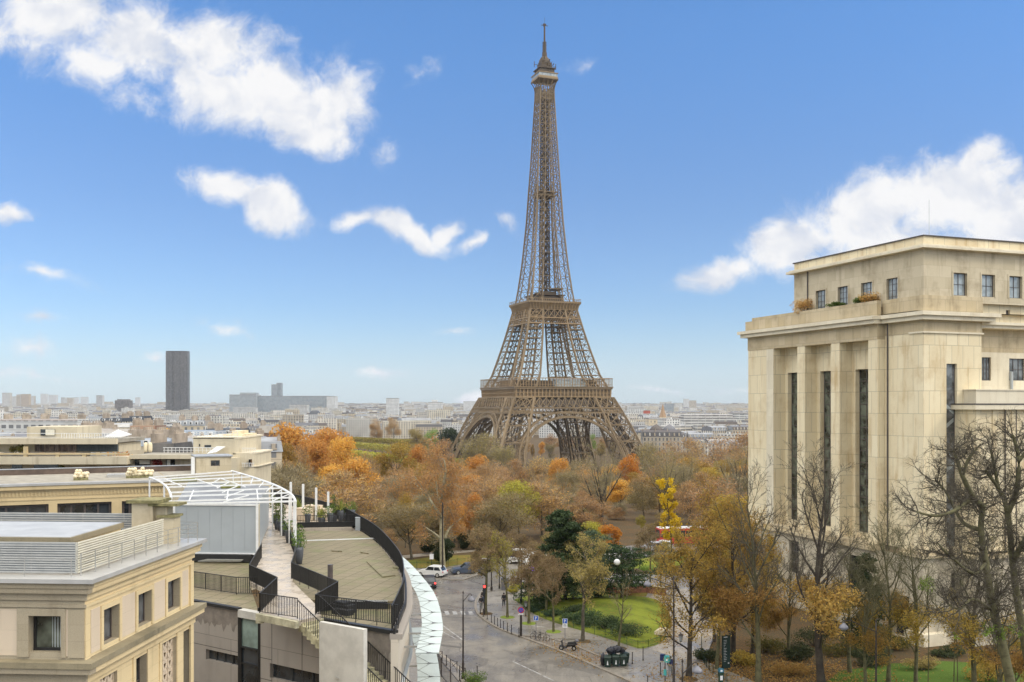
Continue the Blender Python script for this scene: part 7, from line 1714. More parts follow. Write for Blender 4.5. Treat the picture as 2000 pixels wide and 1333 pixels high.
for i, (x, y, r, lab, m) in enumerate(((1190, 1226, 1.3, 'big glossy dark shrub in the middle of the lawn bank', L_PINE), (1150, 1215, 1.3, 'dark shrub upper part of the lawn bank', L_PINE), (1120, 1200, 1.1, 'dark green shrub below the reddish trunk', L_PINE))): shrub(x, y, r, 1500, .1, m, lab, z=.5, sq=(1.5, 1, .7), seed=80+i, group='ivy shrubs on the lawn bank')
for i, (x, y, r, lab, m) in enumerate(((1010, 1150, .9, 'bright yellow green bush by the far pavement', L_LIME), (1000, 1160, .6, 'low lime green bush beside the grey cabinet', L_LIME), (1262, 1118, 1.0, 'fresh lime shrub right of the round pine', L_FRESH), (1290, 1120, 1.2, 'dark shrub beside the lime one', leaf_dark), (1160, 1158, .7, 'low shrub before the brick wall', leaf_olive), (1225, 1162, .8, 'purplish low shrub before the brick wall', L_RUST), (1320, 1090, 1.2, 'rounded green shrub below the vivid yellow tree', leaf_dark), (1350, 1115, 1.4, 'olive shrub at the end of the lawn path', leaf_olive))): shrub(x, y, r, 800, .1, m, lab, z=.12, sq=(1.4, 1, .7), seed=90+i)
P = on(1305, 1330, .12)
# green bush at the bottom edge of the left pavement and attic plants on the palace
shrub(925, 1340, 1.0, 1800, .07, leaf_g, 'rounded green bush at the bottom edge by the left pavement', z=.12, sq=(1.2, 1, .8), seed=99)
for i, (px_, r, m, lab, sq) in enumerate(((1573, .95, L_RUST, 'russet bush on the palace attic terrace', (1.4, 1, .9)), (1632, .55, leaf_g, 'low green plant on the palace attic terrace', (2.2, 1, .7)), (1683, .6, leaf_g, 'green plant beside the brown twiggy one on the attic terrace', (1.6, 1, .8)), (1706, .8, L_RUST, 'brown twiggy plant on the attic terrace', (1.8, 1, .8)))):
	y = PF.ysol(px_, -.3); bush_at('terrace_plant', PF.w(-.35, y, PAR-.15), r*1.35, 1600, .09, m, lab, 'plant', sq, 'plants on the palace attic terrace', 110+i)
# fallen leaves on the ground near the trees: one loose layer
rng = np.random.default_rng(4); n = 9000
ax = []
for (a, b, r, m) in ((1345, 1325, 5, 700), (1450, 1310, 7, 2600), (1600, 1320, 8, 2600), (1310, 1225, 4, 500), (1110, 1268, 4, 350), (1150, 1290, 3, 300), (1260, 1240, 5, 900), (1100, 1190, 6, 900)):
	c = on(a, b); q = rng.normal(size=(m, 2))*r*.5; ax.append(np.concatenate([q+np.array([c.x, c.y]), np.full((m, 1), .0)], 1))
P = np.concatenate(ax); P[:, 2] = .14
v, f = leaf_quads(P, .085, rng, .7, .85)
me = np_mesh('fallen_leaves', [(v, f, 0)], [L_COPPER]); o = link(me, 'fallen_leaves'); tag(o, 'scattered copper leaves lying on pavement and lawn', 'leaves', kind='stuff')
# ------------------------------------------------------------------ the city beyond
CREAMS = [(0.56, 0.48, 0.35), (0.60, 0.55, 0.44), (0.50, 0.42, 0.30), (0.62, 0.60, 0.54), (0.46, 0.40, 0.31), (0.66, 0.63, 0.56)]
WHITES = [(0.66, 0.66, 0.63), (0.58, 0.58, 0.56), (0.72, 0.71, 0.67), (0.50, 0.50, 0.49), (0.62, 0.58, 0.50)]
BRICKS = [(0.22, 0.12, 0.08), (0.28, 0.18, 0.12), (0.35, 0.26, 0.18)]
F_CLASS = facade('classic_facade', CREAMS, sw=2.7, sh=3.2, ww=.40, wh=.60)
F_MOD = facade('modern_facade', WHITES, sw=3.0, sh=2.9, ww=.62, wh=.50)
F_BAND = facade('banded_facade', WHITES, sw=8.0, sh=3.0, ww=.94, wh=.45)
F_BRICK = facade('blind_brick_wall', BRICKS, sw=6.0, sh=4.0, ww=.16, wh=.3, band=False)
F_FAR = facade('far_facade', CREAMS+WHITES, sw=3.4, sh=3.2, ww=.45, wh=.55)
def roofmat(name, cols):
	m, nt, b = base_mat(name, .55, 0, .3); g = mk(nt, 'ShaderNodeNewGeometry'); oi = mk(nt, 'ShaderNodeObjectInfo')
	ramp = mk(nt, 'ShaderNodeValToRGB', {0: mth(nt, 'FRACT', mth(nt, 'ADD', g.outputs['Random Per Island'], oi.outputs['Random']))}); cr = ramp.color_ramp; cr.interpolation = 'CONSTANT'
	while len(cr.elements) < len(cols): cr.elements.new(.5)
	for i, c in enumerate(cols): cr.elements[i].position = i/len(cols); cr.elements[i].color = (*c, 1)
	t = mk(nt, 'ShaderNodeTexCoord'); n = mk(nt, 'ShaderNodeTexNoise', {'Vector': t.outputs['Object'], 'Scale': .4, 'Detail': 5.})
	nt.links.new(mixc(nt, sstep(nt, n.outputs[0], .35, .7, 0, .4), ramp.outputs[0], (.12, .10, .09)), b.inputs['Base Color']); return m
R_ZINC = roofmat('zinc_roofs', [(0.26, 0.28, 0.30), (0.17, 0.175, 0.19), (0.33, 0.34, 0.35), (0.075, 0.075, 0.08), (0.36, 0.33, 0.29), (0.10, 0.085, 0.075)])
R_FLAT = roofmat('flat_roofs', [(0.42, 0.40, 0.36), (0.34, 0.32, 0.29), (0.52, 0.51, 0.48), (0.27, 0.24, 0.22)])
def house_parts(w, d, h, style, seed):
	"wall, roof and chimney meshes of one house, its base at z=0, front to -y"
	rnd = random.Random(seed); wl = MB(); rf = MB(); ch = MB()
	wl.box(-w/2, w/2, 0, d, -8, h, skip='td')
	def mansard(x0, x1, y0, y1, z0, rh, ins):
		b = [(x0, y0, z0), (x1, y0, z0), (x1, y1, z0), (x0, y1, z0)]; t = [(x0+.2, y0+ins, z0+rh), (x1-.2, y0+ins, z0+rh), (x1-.2, y1-ins, z0+rh), (x0+.2, y1-ins, z0+rh)]
		m = (y0+y1)/2; r0, r1 = (x0+.4, m, z0+rh+1.1), (x1-.4, m, z0+rh+1.1)
		for k in range(4): rf.face([b[k], b[(k+1) % 4], t[(k+1) % 4], t[k]])
		rf.face([t[0], t[1], r1, r0]); rf.face([t[2], t[3], r0, r1]); rf.face([t[1], t[2], r1]); rf.face([t[3], t[0], r0])
		n = max(2, int((x1-x0)/3.2))
		for i in range(n):
			x = x0+(x1-x0)*(i+.5)/n; wl.box(x-.55, x+.55, y0+.15, y0+ins+.2, z0+.5, z0+rh-.6)
	if style == 'zinc':
		mansard(-w/2-.2, w/2+.2, -.2, d+.2, h, 3.0, 1.5)
		for k in range(rnd.randint(2, 4)):
			x = -w/2+.4+(w-.8)*(k/(3.0)); x = min(x, w/2-.4); L = rnd.uniform(1.2, 3.2); y = rnd.uniform(.5, max(.6, d-L-.5)); ch.box(x-.3, x+.3, y, y+L, h+.5, h+4.6)
			for q in range(int(L/.55)): ch.box(x-.12, x+.12, y+.2+q*.55, y+.45+q*.55, h+4.6, h+5.2)
	else:
		rf.box(-w/2, w/2, 0, d, h-.05, h+.05, skip='d'); wl.box(-w/2, w/2, 0, .25, h, h+.8); wl.box(-w/2, w/2, d-.25, d, h, h+.8)
		for k in range(rnd.randint(1, 3)):
			a = rnd.uniform(-w*.35, w*.25); b_ = rnd.uniform(2.0, 5.0); y = rnd.uniform(1.5, d*.5); ch.box(a, a+b_, y, y+rnd.uniform(2, 4), h, h+rnd.uniform(1.2, 3.0))
		for k in range(rnd.randint(2, 6)): a = rnd.uniform(-w*.45, w*.42); y = rnd.uniform(1, d-1); ch.box(a, a+.6, y, y+.6, h, h+rnd.uniform(.8, 1.6))
	return wl, rf, ch
CHIM = plain('plastered_chimneys', (0.36, 0.30, 0.235), .85, .3, .3)
TYPES = []
for i, (w, d, h, st, fm) in enumerate(((22, 14, 20, 'zinc', F_CLASS), (16, 13, 18, 'zinc', F_CLASS), (28, 15, 21, 'zinc', F_CLASS), (14, 12, 17, 'zinc', F_BRICK), (26, 14, 23, 'flat', F_MOD), (34, 15, 24, 'flat', F_BAND), (18, 14, 19, 'flat', F_CLASS), (15, 12, 16, 'flat', F_BRICK), (24, 14, 18, 'zinc', F_MOD), (40, 16, 20, 'flat', F_CLASS))):
	wl, rf, ch = house_parts(w, d, h, st, 300+i)
	t = thing('apartment_house', (0, 0, 0)); wl.build('wall', fm, t); r_ = rf.build('roof', R_ZINC if st == 'zinc' else R_FLAT, t); ch.build('chimney' if st == 'zinc' else 'roof_house', CHIM if st == 'zinc' else fm, r_)
	TYPES.append((t, w, d, h, {('zinc', F_CLASS): 'cream apartment house with grey zinc roof and chimneys', ('zinc', F_BRICK): 'brown brick house with zinc roof', ('flat', F_MOD): 'pale modern flat roofed apartment block', ('flat', F_BAND): 'long white apartment block with window bands', ('flat', F_CLASS): 'cream flat roofed apartment house', ('flat', F_BRICK): 'brown flat roofed brick house', ('zinc', F_MOD): 'white house with zinc roof'}[(st, fm)]))
used = set()
def house(i, x, y, rz, h, zone):
	t, w, d, hh, lab = TYPES[i]
	if i in used: t = copy_tree(t)
	used.add(i)
	t.location = (x, y, terr(x, y)); t.rotation_euler = (0, 0, rz); s = h/hh; t.scale = (1, 1, s)
	tag(t, lab+' '+zone, 'house', 'city houses '+zone); return t
rc_ = random.Random(41)
n_h = 0
def blocked(px_, Y):
	if Y < 1280 and 640 < px_ < 915: return True
	if Y < 1350 and 905 < px_ < 1262: return True
	if Y < 560 and px_ > 455: return True
	if Y < 720 and px_ > 640: return True
	return False
Y = 212.0
while Y < 1150 and n_h < 285:
	x = -110+rc_.uniform(0, 30)
	while x < 1500:
		i = rc_.choice((0, 0, 1, 1, 2, 2, 3, 4, 5, 6, 7, 8, 9)) if Y < 620 else rc_.choice((0, 1, 2, 2, 4, 5, 5, 6, 8, 8, 9))
		w = TYPES[i][1]; step = w*FPX/Y; px_ = x+step/2; X = (px_-1000)/FPX*Y
		if not blocked(px_, Y) and n_h < 285 and not (Y < 330 and px_ > 470):
			g0 = terr(X, Y); want = TYPES[i][3]*rc_.uniform(.85, 1.12)
			if Y < 420: want = min(want+4, (EYE-(rc_.uniform(846, 872)-HOR)/FPX*Y)-g0-2.5)
			if want > 5:
				zone = 'among the rooftops on the left' if px_ < 480 else ('between roofs and autumn trees' if px_ < 900 else 'right of the iron tower')
				house(i, X, Y+rc_.uniform(-6, 6), rc_.uniform(-.35, .35)+rc_.choice((0, 0, .5)), want, zone); n_h += 1
		x += step*rc_.uniform(.98, 1.15)
	Y *= 1.085
for i, tp_ in enumerate(TYPES):
	if i not in used:
		for ch_ in list(tp_[0].children_recursive): bpy.data.objects.remove(ch_)
		bpy.data.objects.remove(tp_[0])
# everything farther: one mass of houses
wl = MB(); rfz = MB(); rff = MB()
def quadbox(mb, c, ex, ey, w, d, z0, z1, top=True):
	P = [c-ex*w/2, c+ex*w/2, c+ex*w/2+ey*d, c-ex*w/2+ey*d]; L = [w, d, w, d]
	for k in range(4):
		a, b = P[k], P[(k+1) % 4]; mb.face([(a.x, a.y, z0), (b.x, b.y, z0), (b.x, b.y, z1), (a.x, a.y, z1)], [(0, 0), (L[k], 0), (L[k], z1-z0), (0, z1-z0)])
	if top: mb.face([(p.x, p.y, z1) for p in P])
Y = 1160.0; n_far = 0
while Y < 7500:
	x = -140.0
	while x < 1560:
		w = rc_.uniform(18, 46)*(1 if Y < 2600 else 1.5); step = w*FPX/Y; px_ = x+step/2; X = (px_-1000)/FPX*Y
		if not blocked(px_, Y):
			y_ = Y*rc_.uniform(.985, 1.02); a = rc_.uniform(-.5, .5); ex = Vector((math.cos(a), math.sin(a), 0)); ey = Vector((-ex.y, ex.x, 0)); z0 = terr(X, y_); h = rc_.uniform(15, 25)+(rc_.uniform(4, 16) if rc_.random() < .10 else 0); d = rc_.uniform(12, 20); c = Vector((X, y_, 0))
			zin = rc_.random() < .55 and h < 26
			quadbox(wl, c, ex, ey, w, d, z0-2, z0+h, False)
			if zin:
				P = [c-ex*w/2, c+ex*w/2, c+ex*w/2+ey*d, c-ex*w/2+ey*d]; T_ = [P[0]+ey*2+ex*.3, P[1]+ey*2-ex*.3, P[2]-ey*2-ex*.3, P[3]-ey*2+ex*.3]
				for k in range(4): rfz.face([P[k].to_tuple()[:2]+(z0+h,), P[(k+1) % 4].to_tuple()[:2]+(z0+h,), T_[(k+1) % 4].to_tuple()[:2]+(z0+h+3.4,), T_[k].to_tuple()[:2]+(z0+h+3.4,)])
				rfz.face([t.to_tuple()[:2]+(z0+h+3.4,) for t in T_])
				if Y < 3200:
					for k in range(3): q = c+ex*(w*(k/2-.5)*.94)+ey*d*.25; quadbox(wl, q, ex, ey, .9, d*.5, z0+h, z0+h+5.2)
			else:
				P = [c-ex*w/2, c+ex*w/2, c+ex*w/2+ey*d, c-ex*w/2+ey*d]; rff.face([p.to_tuple()[:2]+(z0+h,) for p in P])
				if Y < 3500: q = c+ex*rc_.uniform(-.3, .3)*w+ey*d*.3; quadbox(wl, q, ex, ey, w*.25, d*.3, z0+h, z0+h+2.6)
			n_far += 1
		x += step*rc_.uniform(1.0, 1.3)
	Y *= 1.045
city = MB(); city.v = wl.v+rfz.v+rff.v; o1_, o2_ = len(wl.v), len(wl.v)+len(rfz.v)
city.f = wl.f+[tuple(i+o1_ for i in f) for f in rfz.f]+[tuple(i+o2_ for i in f) for f in rff.f]; city.u = wl.u+rfz.u+rff.u; city.m = [0]*len(wl.f)+[1]*len(rfz.f)+[2]*len(rff.f)
o = city.build('distant_city_houses', [F_FAR, R_ZINC, R_FLAT]); tag(o, 'sea of pale distant houses and grey roofs along the horizon', 'houses', kind='stuff')
# landmarks
def block(name, x0, x1, ytop, Y, depth, mat, label, cat='building', group=None, roof=None, base=None, crown=None):
	"slab block whose front spans photo columns x0..x1 and whose roof shows at row ytop"
	a, b = at(x0, 790, Y), at(x1, 790, Y); z0 = terr(a.x, Y)-3 if base is None else base; z1 = EYE-(ytop-HOR)/FPX*Y
	t = thing(name, ((a.x+b.x)/2, Y, z0), 0, label, cat, group); w = b.x-a.x
	mb = MB(); mb.box(-w/2, w/2, 0, depth, 0, z1-z0, skip='t'); mb.build('wall', mat, t)
	mb = MB(); mb.box(-w/2-.3, w/2+.3, -.3, depth+.3, z1-z0, z1-z0+1.2); mb.build('roof', roof or R_FLAT, t)
	if crown: mb = MB(); c0, c1, ch_ = crown; mb.box(-w/2+w*c0, -w/2+w*c1, depth*.2, depth*.8, z1-z0+1.2, z1-z0+1.2+ch_); mb.build('roof_house', mat, t)
	return t
# the lone dark office tower
Yd = 3400; a, b = at(324, 790, Yd), at(366.5, 790, Yd); zt = EYE-(686-HOR)/FPX*Yd; z0 = terr(a.x, Yd)
dk = thing('dark_office_tower', ((a.x+b.x)/2, Yd, z0), R(8), 'lone dark office tower with fine vertical ribs on the left skyline', 'skyscraper'); w = (b.x-a.x)*.5; H = zt-z0
mdk = facade('dark_tower_cladding', [(0.050, 0.046, 0.045)], win=(0.022, 0.022, 0.024), sw=2.4, sh=3.6, ww=.5, wh=.8, band=False, rough=.4)
pts = [(-w, 4), (-w+3, 0), (-w*.3, -5), (w*.3, -5), (w-3, 0), (w, 4), (w, 34), (w-3, 38), (-w+3, 38), (-w, 34)]
mb = MB(); mb.prism(pts, 0, H-4); mb.build('wall', mdk, dk)
mb = MB()
def along(p, q, n):
	for i in range(n+1): t = i/n; x = p[0]+(q[0]-p[0])*t; y = p[1]+(q[1]-p[1])*t; mb.bar((x, y-.6, 0), (x, y-.6, H-3.5), 1.0, 1.2)
along(pts[1], pts[2], 5); along(pts[2], pts[3], 6); along(pts[3], pts[4], 5); mb.build('rib', plain('tower_ribs', (0.17, 0.16, 0.155), .5), dk)
mb = MB(); mb.prism([(x*.97, 17+(y-17)*.97) for x, y in pts], H-4, H-1.5); mb.prism(pts, H-1.5, H); mb.prism([(x*1.005, 17+(y-17)*1.005) for x, y in pts], H*.66, H*.66+2.5); mb.build('crown_band', M['dark_roof'], dk)
F_HI = facade('highrise_facade', WHITES+[(0.55, 0.48, 0.38)], sw=4.5, sh=3.0, ww=.55, wh=.5)
F_TAN = facade('tan_highrise_facade', [(0.55, 0.42, 0.28), (0.50, 0.40, 0.30)], sw=4.0, sh=3.0, ww=.5, wh=.5)
F_GLASSY = facade('glassy_office_facade', [(0.40, 0.44, 0.46), (0.34, 0.38, 0.41)], win=(.16, .19, .21), sw=3.0, sh=3.8, ww=.8, wh=.62)
F_PALE = facade('pale_office_facade', [(0.70, 0.70, 0.68)], win=(.30, .32, .33), sw=4.0, sh=3.4, ww=.9, wh=.4)
GH = 'high rises on the left horizon'
for (x0, x1, yt, Yq, m, lb_) in ((4, 19, 768, 5200, F_HI, 'grey high rise at the left picture edge on the horizon'), (23, 31, 775, 5600, F_HI, 'small pale high rise second from the left edge'), (32, 40, 771.5, 5300, F_HI, 'narrow high rise beside the tan one'), (41, 56, 770.5, 5000, F_TAN, 'tan high rise in the left horizon group'), (57, 66, 774, 6200, F_HI, 'faint high rise right of the tan one'), (79, 91, 770, 6500, F_PALE, 'faint white high rise, left of a pair'), (95, 110, 772, 6400, F_PALE, 'faint white high rise, right of a pair'), (119, 127, 777, 5800, F_HI, 'pale high rise with stepped neighbour'), (128, 142, 777.5, 5900, F_HI, 'broad pale high rise in the hazy group'), (143, 152, 777, 6200, F_PALE, 'slim pale high rise in the hazy group'), (157, 170, 776, 6400, F_PALE, 'hazy pale high rise beside the crane'), (188, 200, 773, 5200, F_HI, 'round looking grey high rise standing alone')):
	block('high_rise', x0, x1, yt, Yq, 25, m, lb_, 'high rise', GH)
block('dark_office_block', 224, 251, 783, 3600, 40, facade('brown_grid_facade', [(0.13, 0.11, 0.10)], win=(.05, .045, .045), sw=3, sh=3.4, ww=.7, wh=.6), 'dark brown office block left of the dark tower', crown=(.1, .9, 4))
block('hazy_block', 264, 271, 777, 6400, 30, F_PALE, 'faint pale tower between dark block and dark tower', 'high rise', GH)
block('ministry_block', 280, 445, 806, 1950, 40, facade('grand_white_facade', [(0.66, 0.62, 0.53)], sw=4.2, sh=4.2, ww=.4, wh=.6), 'long cream office block with even rows of windows below the dark tower')
block('ministry_block', 452, 523, 808, 1800, 40, facade('grand_white_facade', [(0.70, 0.66, 0.57)], sw=4.2, sh=4.2, ww=.4, wh=.6), 'broad cream office block with even windows left of the orange trees')
block('glass_office_complex', 448, 500, 772, 2900, 60, F_GLASSY, 'grey glass office block with stepped roof, left part of the complex', crown=(.35, .95, 6), base=0); block('glass_office_complex', 500, 638, 774.5, 2920, 60, F_GLASSY, 'long grey glass office building below the twin slab tower', base=0); block('glass_office_complex', 638, 654, 775, 2860, 50, F_PALE, 'white end block of the long glass office building', base=0)
block('slab_tower', 530, 540, 752, 3300, 20, F_GLASSY, 'grey slab tower above the glass offices, left half', 'high rise', base=0); block('slab_tower', 540, 549, 749, 3310, 24, F_GLASSY, 'grey slab tower above the glass offices, right half', 'high rise', base=0)
block('apartment_slab', 754, 778, 779, 2400, 20, F_PALE, 'white apartment slab left of the iron tower'); block('office_block', 836, 863, 787, 2100, 30, F_PALE, 'pale office block with a dark roof box near the tower', crown=(.25, .65, 5)); block('white_block', 455, 500, 797, 2500, 20, F_MOD, 'white housing block in front of the glass offices'); block('white_block', 565, 600, 792, 2300, 25, F_MOD, 'white block in front of the long glass offices, right')
block('hospital_block', 905, 932, 785, 3300, 40, F_PALE, 'hazy pale block behind the tower left leg')
GR = 'blocks on the right horizon'
for (x0, x1, yt, Yq, m, lb_) in ((1199, 1214, 787, 4200, F_PALE, 'hazy pale slab just right of the tower gallery'), (1228, 1262, 798, 2500, F_HI, 'white gridded apartment block right of the tower'), (1267, 1287, 792, 3600, F_PALE, 'low hazy slab left of the church spire'), (1300, 1316, 789, 3000, F_GLASSY, 'grey block with stepped roof right of the spire'), (1318, 1333, 788, 3300, F_HI, 'beige tower block left of the white high rise'), (1336, 1346, 780, 4500, F_PALE, 'tall white hazy high rise right of the spire'), (1346, 1360, 783, 4600, F_HI, 'pale high rise beside the tall white one'), (1398, 1455, 792, 3800, F_HI, 'wide beige slab near the palace wall'), (1214, 1228, 805, 1700, F_PALE, 'plain white block end at the tower right side')):
	block('tower_block', x0, x1, yt, Yq, 22, m, lb_, 'building', GR)
block('terrace_block', 1336, 1436, 817, 1250, 40, facade('white_balcony_bands', [(0.66, 0.65, 0.61)], win=(.13, .12, .115), sw=9, sh=3.4, ww=.96, wh=.5), 'long white block with stacked balconies right of the tower', crown=(.02, .98, 3.4))
block('dark_roof_block', 1434, 1470, 808, 1500, 40, F_BAND, 'grey banded block at the palace edge')
block('bank_building', 1240, 1330, 846, 860, 30, facade('riverside_facade', [(0.58, 0.50, 0.36)], sw=4, sh=4.5, ww=.4, wh=.6), 'cream riverside building with small blue grey domes right of the tower foot', roof=R_ZINC)
block('cream_church_block', 1268, 1332, 819, 1300, 40, facade('cream_arched_facade', [(0.66, 0.56, 0.40)], sw=5, sh=6, ww=.25, wh=.4), 'cream block with tall paired windows below the spire')
for i, x in enumerate((1283, 1309)):
	P = at(x, 846, 862); mb = MB(); mb.lathe([(6, 0), (5.6, 2), (4, 4.2), (1.6, 5.6), (.3, 6.6)], n=14); o = mb.build('small_dome', R_ZINC, None, smooth=True); o.location = (P.x, 866, P.z+1.1); tag(o, ('left' if i == 0 else 'right')+' small blue grey dome on the cream riverside building', 'dome', 'small domes of the riverside building')
P = at(1294.5, 818, 1330); sp = thing('church_spire', (P.x, 1330, -22), 0, 'brown pointed church spire right of the iron tower', 'spire')
mb = MB(); mb.box(-4, 4, -4, 4, 0, P.z+22+2); mb.build('tower', M['lime'], sp); mb = MB(); zt = EYE-(789-HOR)/FPX*1330+22; mb.lathe([(5.0, P.z+24), (2.4, (P.z+24+zt)/2), (.15, zt)], n=8); mb.build('spire', plain('brown_spire_stone', (0.33, 0.22, 0.13), .8), sp)
t = block('red_gabled_building', 1258, 1270, 802.5, 2000, 14, plain('red_wall', (0.42, 0.09, 0.05), .7), 'small building with a red side wall right of the tower')
# domed military school
Ys = 1750; a = at(613, 790, Ys); ms = thing('domed_school', (a.x, Ys, -22), 0, 'cream military school with dark square dome behind the orange trees', 'school'); s = Ys/FPX
mb = MB(); zr = EYE+22-(820-HOR)*s; zr2 = EYE+22-(829-HOR)*s
mb.box(-13*s, 13*s, -8, 30, 0, zr+3); mb.box(-62*s, 62*s, 0, 26, 0, zr2); mb.box(44*s, 63*s, -14, 30, 0, zr2-4); mb.build('wall', facade('school_facade', [(0.62, 0.53, 0.38)], sw=6, sh=8, ww=.4, wh=.5), ms)
mb = MB(); zd = EYE+22-(806-HOR)*s
prev = None
for (r_, z) in ((11.5, zr+3), (11.6, zr+6), (10.3, zr+10), (7.6, zr+14), (4.2, zr+16.5), (3.0, zd), (2.2, zd+1.2)):
	q = [(-r_*s*.95, -3+11.5-r_, z), (r_*s*.95, -3+11.5-r_, z), (r_*s*.95, 22-11.5+r_, z), (-r_*s*.95, 22-11.5+r_, z)]
	if prev: [mb.face([prev[k], prev[(k+1) % 4], q[(k+1) % 4], q[k]]) for k in range(4)]
	prev = q
mb.face(prev); mb.build('dome', plain('dark_slate_dome', (0.07, 0.075, 0.085), .5), ms)
mb = MB()
for x0, x1 in ((-62*s, -13*s), (13*s, 62*s)): mb.prism([(x0, 2), (x1, 2), (x1, 24), (x0, 24)], zr2, zr2+5)
mb.build('roof', R_ZINC, ms)
# slate and tarpaulin roofs close behind the terraces
def near_house(x0, x1, ytop, ybot, Yq, wallm, roofm, rh, label, dormer=True, chim=2, dep=12):
	a, b = at(x0, ytop, Yq), at(x1, ytop, Yq); z1 = at(0, ybot, Yq).z; w = b.x-a.x; t = thing('town_house', ((a.x+b.x)/2, Yq, z1), 0, label, 'house', 'town houses behind the terraces')
	mb = MB(); mb.box(-w/2, w/2, 0, dep, -z1-6+terr(a.x, Yq), 0, skip='t'); mb.build('wall', wallm, t)
	h = a.z-z1; rf = MB(); b_ = [(-w/2-.2, -.2, 0), (w/2+.2, -.2, 0), (w/2+.2, dep, 0), (-w/2-.2, dep, 0)]; t_ = [(-w/2, 1.1, h), (w/2, 1.1, h), (w/2, dep-1.1, h), (-w/2, dep-1.1, h)]
	for k in range(4): rf.face([b_[k], b_[(k+1) % 4], t_[(k+1) % 4], t_[k]])
	rf.face(t_); r_ = rf.build('roof', roofm, t)
	if dormer:
		n = max(2, int(w/2.4)); mb = MB(); gl = MB()
		for i in range(n):
			x = -w/2+w*(i+.5)/n; mb = MB(); mb.box(x-.55, x+.55, -.1, 1.4, h*.25, h*.8); mb.mat = 1; mb.box(x-.35, x+.35, -.13, -.1, h*.3, h*.7); mb.build('dormer', [M['white_paint'], M['glass']], r_)
	for k in range(chim):
		mb = MB(); x = -w/2+.5+(w-1)*k/max(1, chim-1); mb.box(x-.35, x+.35, dep*.2, dep*.75, h*.3, h+1.7)
		for q in range(5): mb.box(x-.13, x+.13, dep*.22+q*dep*.1, dep*.22+q*dep*.1+.28, h+1.7, h+2.3)
		mb.build('chimney', CHIM, r_)
SLATE = plain('dark_slate_roof', (0.045, 0.05, 0.06), .45, .25, .8); ZB = plain('blue_grey_zinc', (0.27, 0.31, 0.36), .4, .2, .6)
TARP = plain('dark_tarpaulin', (0.085, 0.078, 0.07), .5, .35, .5)
near_house(240, 330, 857, 872, 205, M['cream'], ZB, 0, 'house with blue grey zinc roof and dormers right behind the terraces', chim=4); near_house(283, 336, 867, 888, 178, M['cream'], TARP, 0, 'house under dark sheeting beside two cream chimney stacks', False, 2)
near_house(195, 237, 817, 824, 420, F_CLASS, SLATE, 0, 'house with dark slate roof and white dormers, far left one'); near_house(243, 280, 813, 822, 450, F_CLASS, SLATE, 0, 'house with dark slate roof and white dormers, second one', chim=3)
near_house(196, 252, 828, 835, 340, M['cream'], M['zinc_wet'], 0, 'white house with pale sheet roof and glazed front', False, 0); near_house(252, 300, 832, 848, 300, F_CLASS, F_BRICK, 0, 'house with brown brick gable behind the zinc roofs', False, 3); near_house(0, 150, 819, 822, 400, F_MOD, R_FLAT, 0, 'long white house row with small square windows', False, 5); near_house(330, 420, 842, 856, 300, M['cream'], ZB, 0, 'house with blue zinc roof beside the orange tree'); near_house(400, 470, 838, 850, 330, F_CLASS, SLATE, 0, 'house with dark roof behind the rounded tower'); near_house(505, 545, 832, 846, 420, plain('brown_gable', (0.20, 0.13, 0.10), .8), R_ZINC, 0, 'house with brown gable wall by the orange trees', False, 2)
near_house(150, 200, 838, 848, 290, M['cream'], R_FLAT, 0, 'cream house with low flat roof left of the zinc roofs', False, 3); near_house(440, 500, 855, 868, 260, F_CLASS, ZB, 0, 'house with blue grey roof close to the rusty tree'); near_house(345, 400, 822, 832, 430, F_CLASS, R_ZINC, 0, 'cream house with grey roof below the long ministry front', chim=3)
for i, (x, top, Yq, k, lb_) in enumerate(((340, 836, 280, 'orange1', 'rusty tree between the roofs, left of the rounded tower'), (352, 846, 240, 'orange0', 'orange tree close behind the rounded tower roof'), (325, 826, 380, 'rust1', 'brown tree among slate roofs'), (232, 862, 190, 'bright0', 'orange tree tops low behind the terrace parapet'))):
	tree_px(k, x, top, Yq, lb_, 'autumn trees among the roofs', .8)
# air: a thin even haze
hz = MB(); hz.box(-9000, 9000, -70, 9000, -24, 330)
vm = bpy.data.materials.new('thin_haze'); vm.use_nodes = True; n_ = vm.node_tree; n_.nodes.clear()
pv_ = n_.nodes.new('ShaderNodeVolumePrincipled'); pv_.inputs['Color'].default_value = (0.84, 0.91, 1.0, 1); pv_.inputs['Density'].default_value = 0.000042; pv_.inputs['Anisotropy'].default_value = 0.1
ou = n_.nodes.new('ShaderNodeOutputMaterial'); n_.links.new(pv_.outputs[0], ou.inputs['Volume'])
if HAZE: o = hz.build('haze', vm); tag(o, 'thin pale haze filling the air towards the horizon', 'haze', kind='stuff')
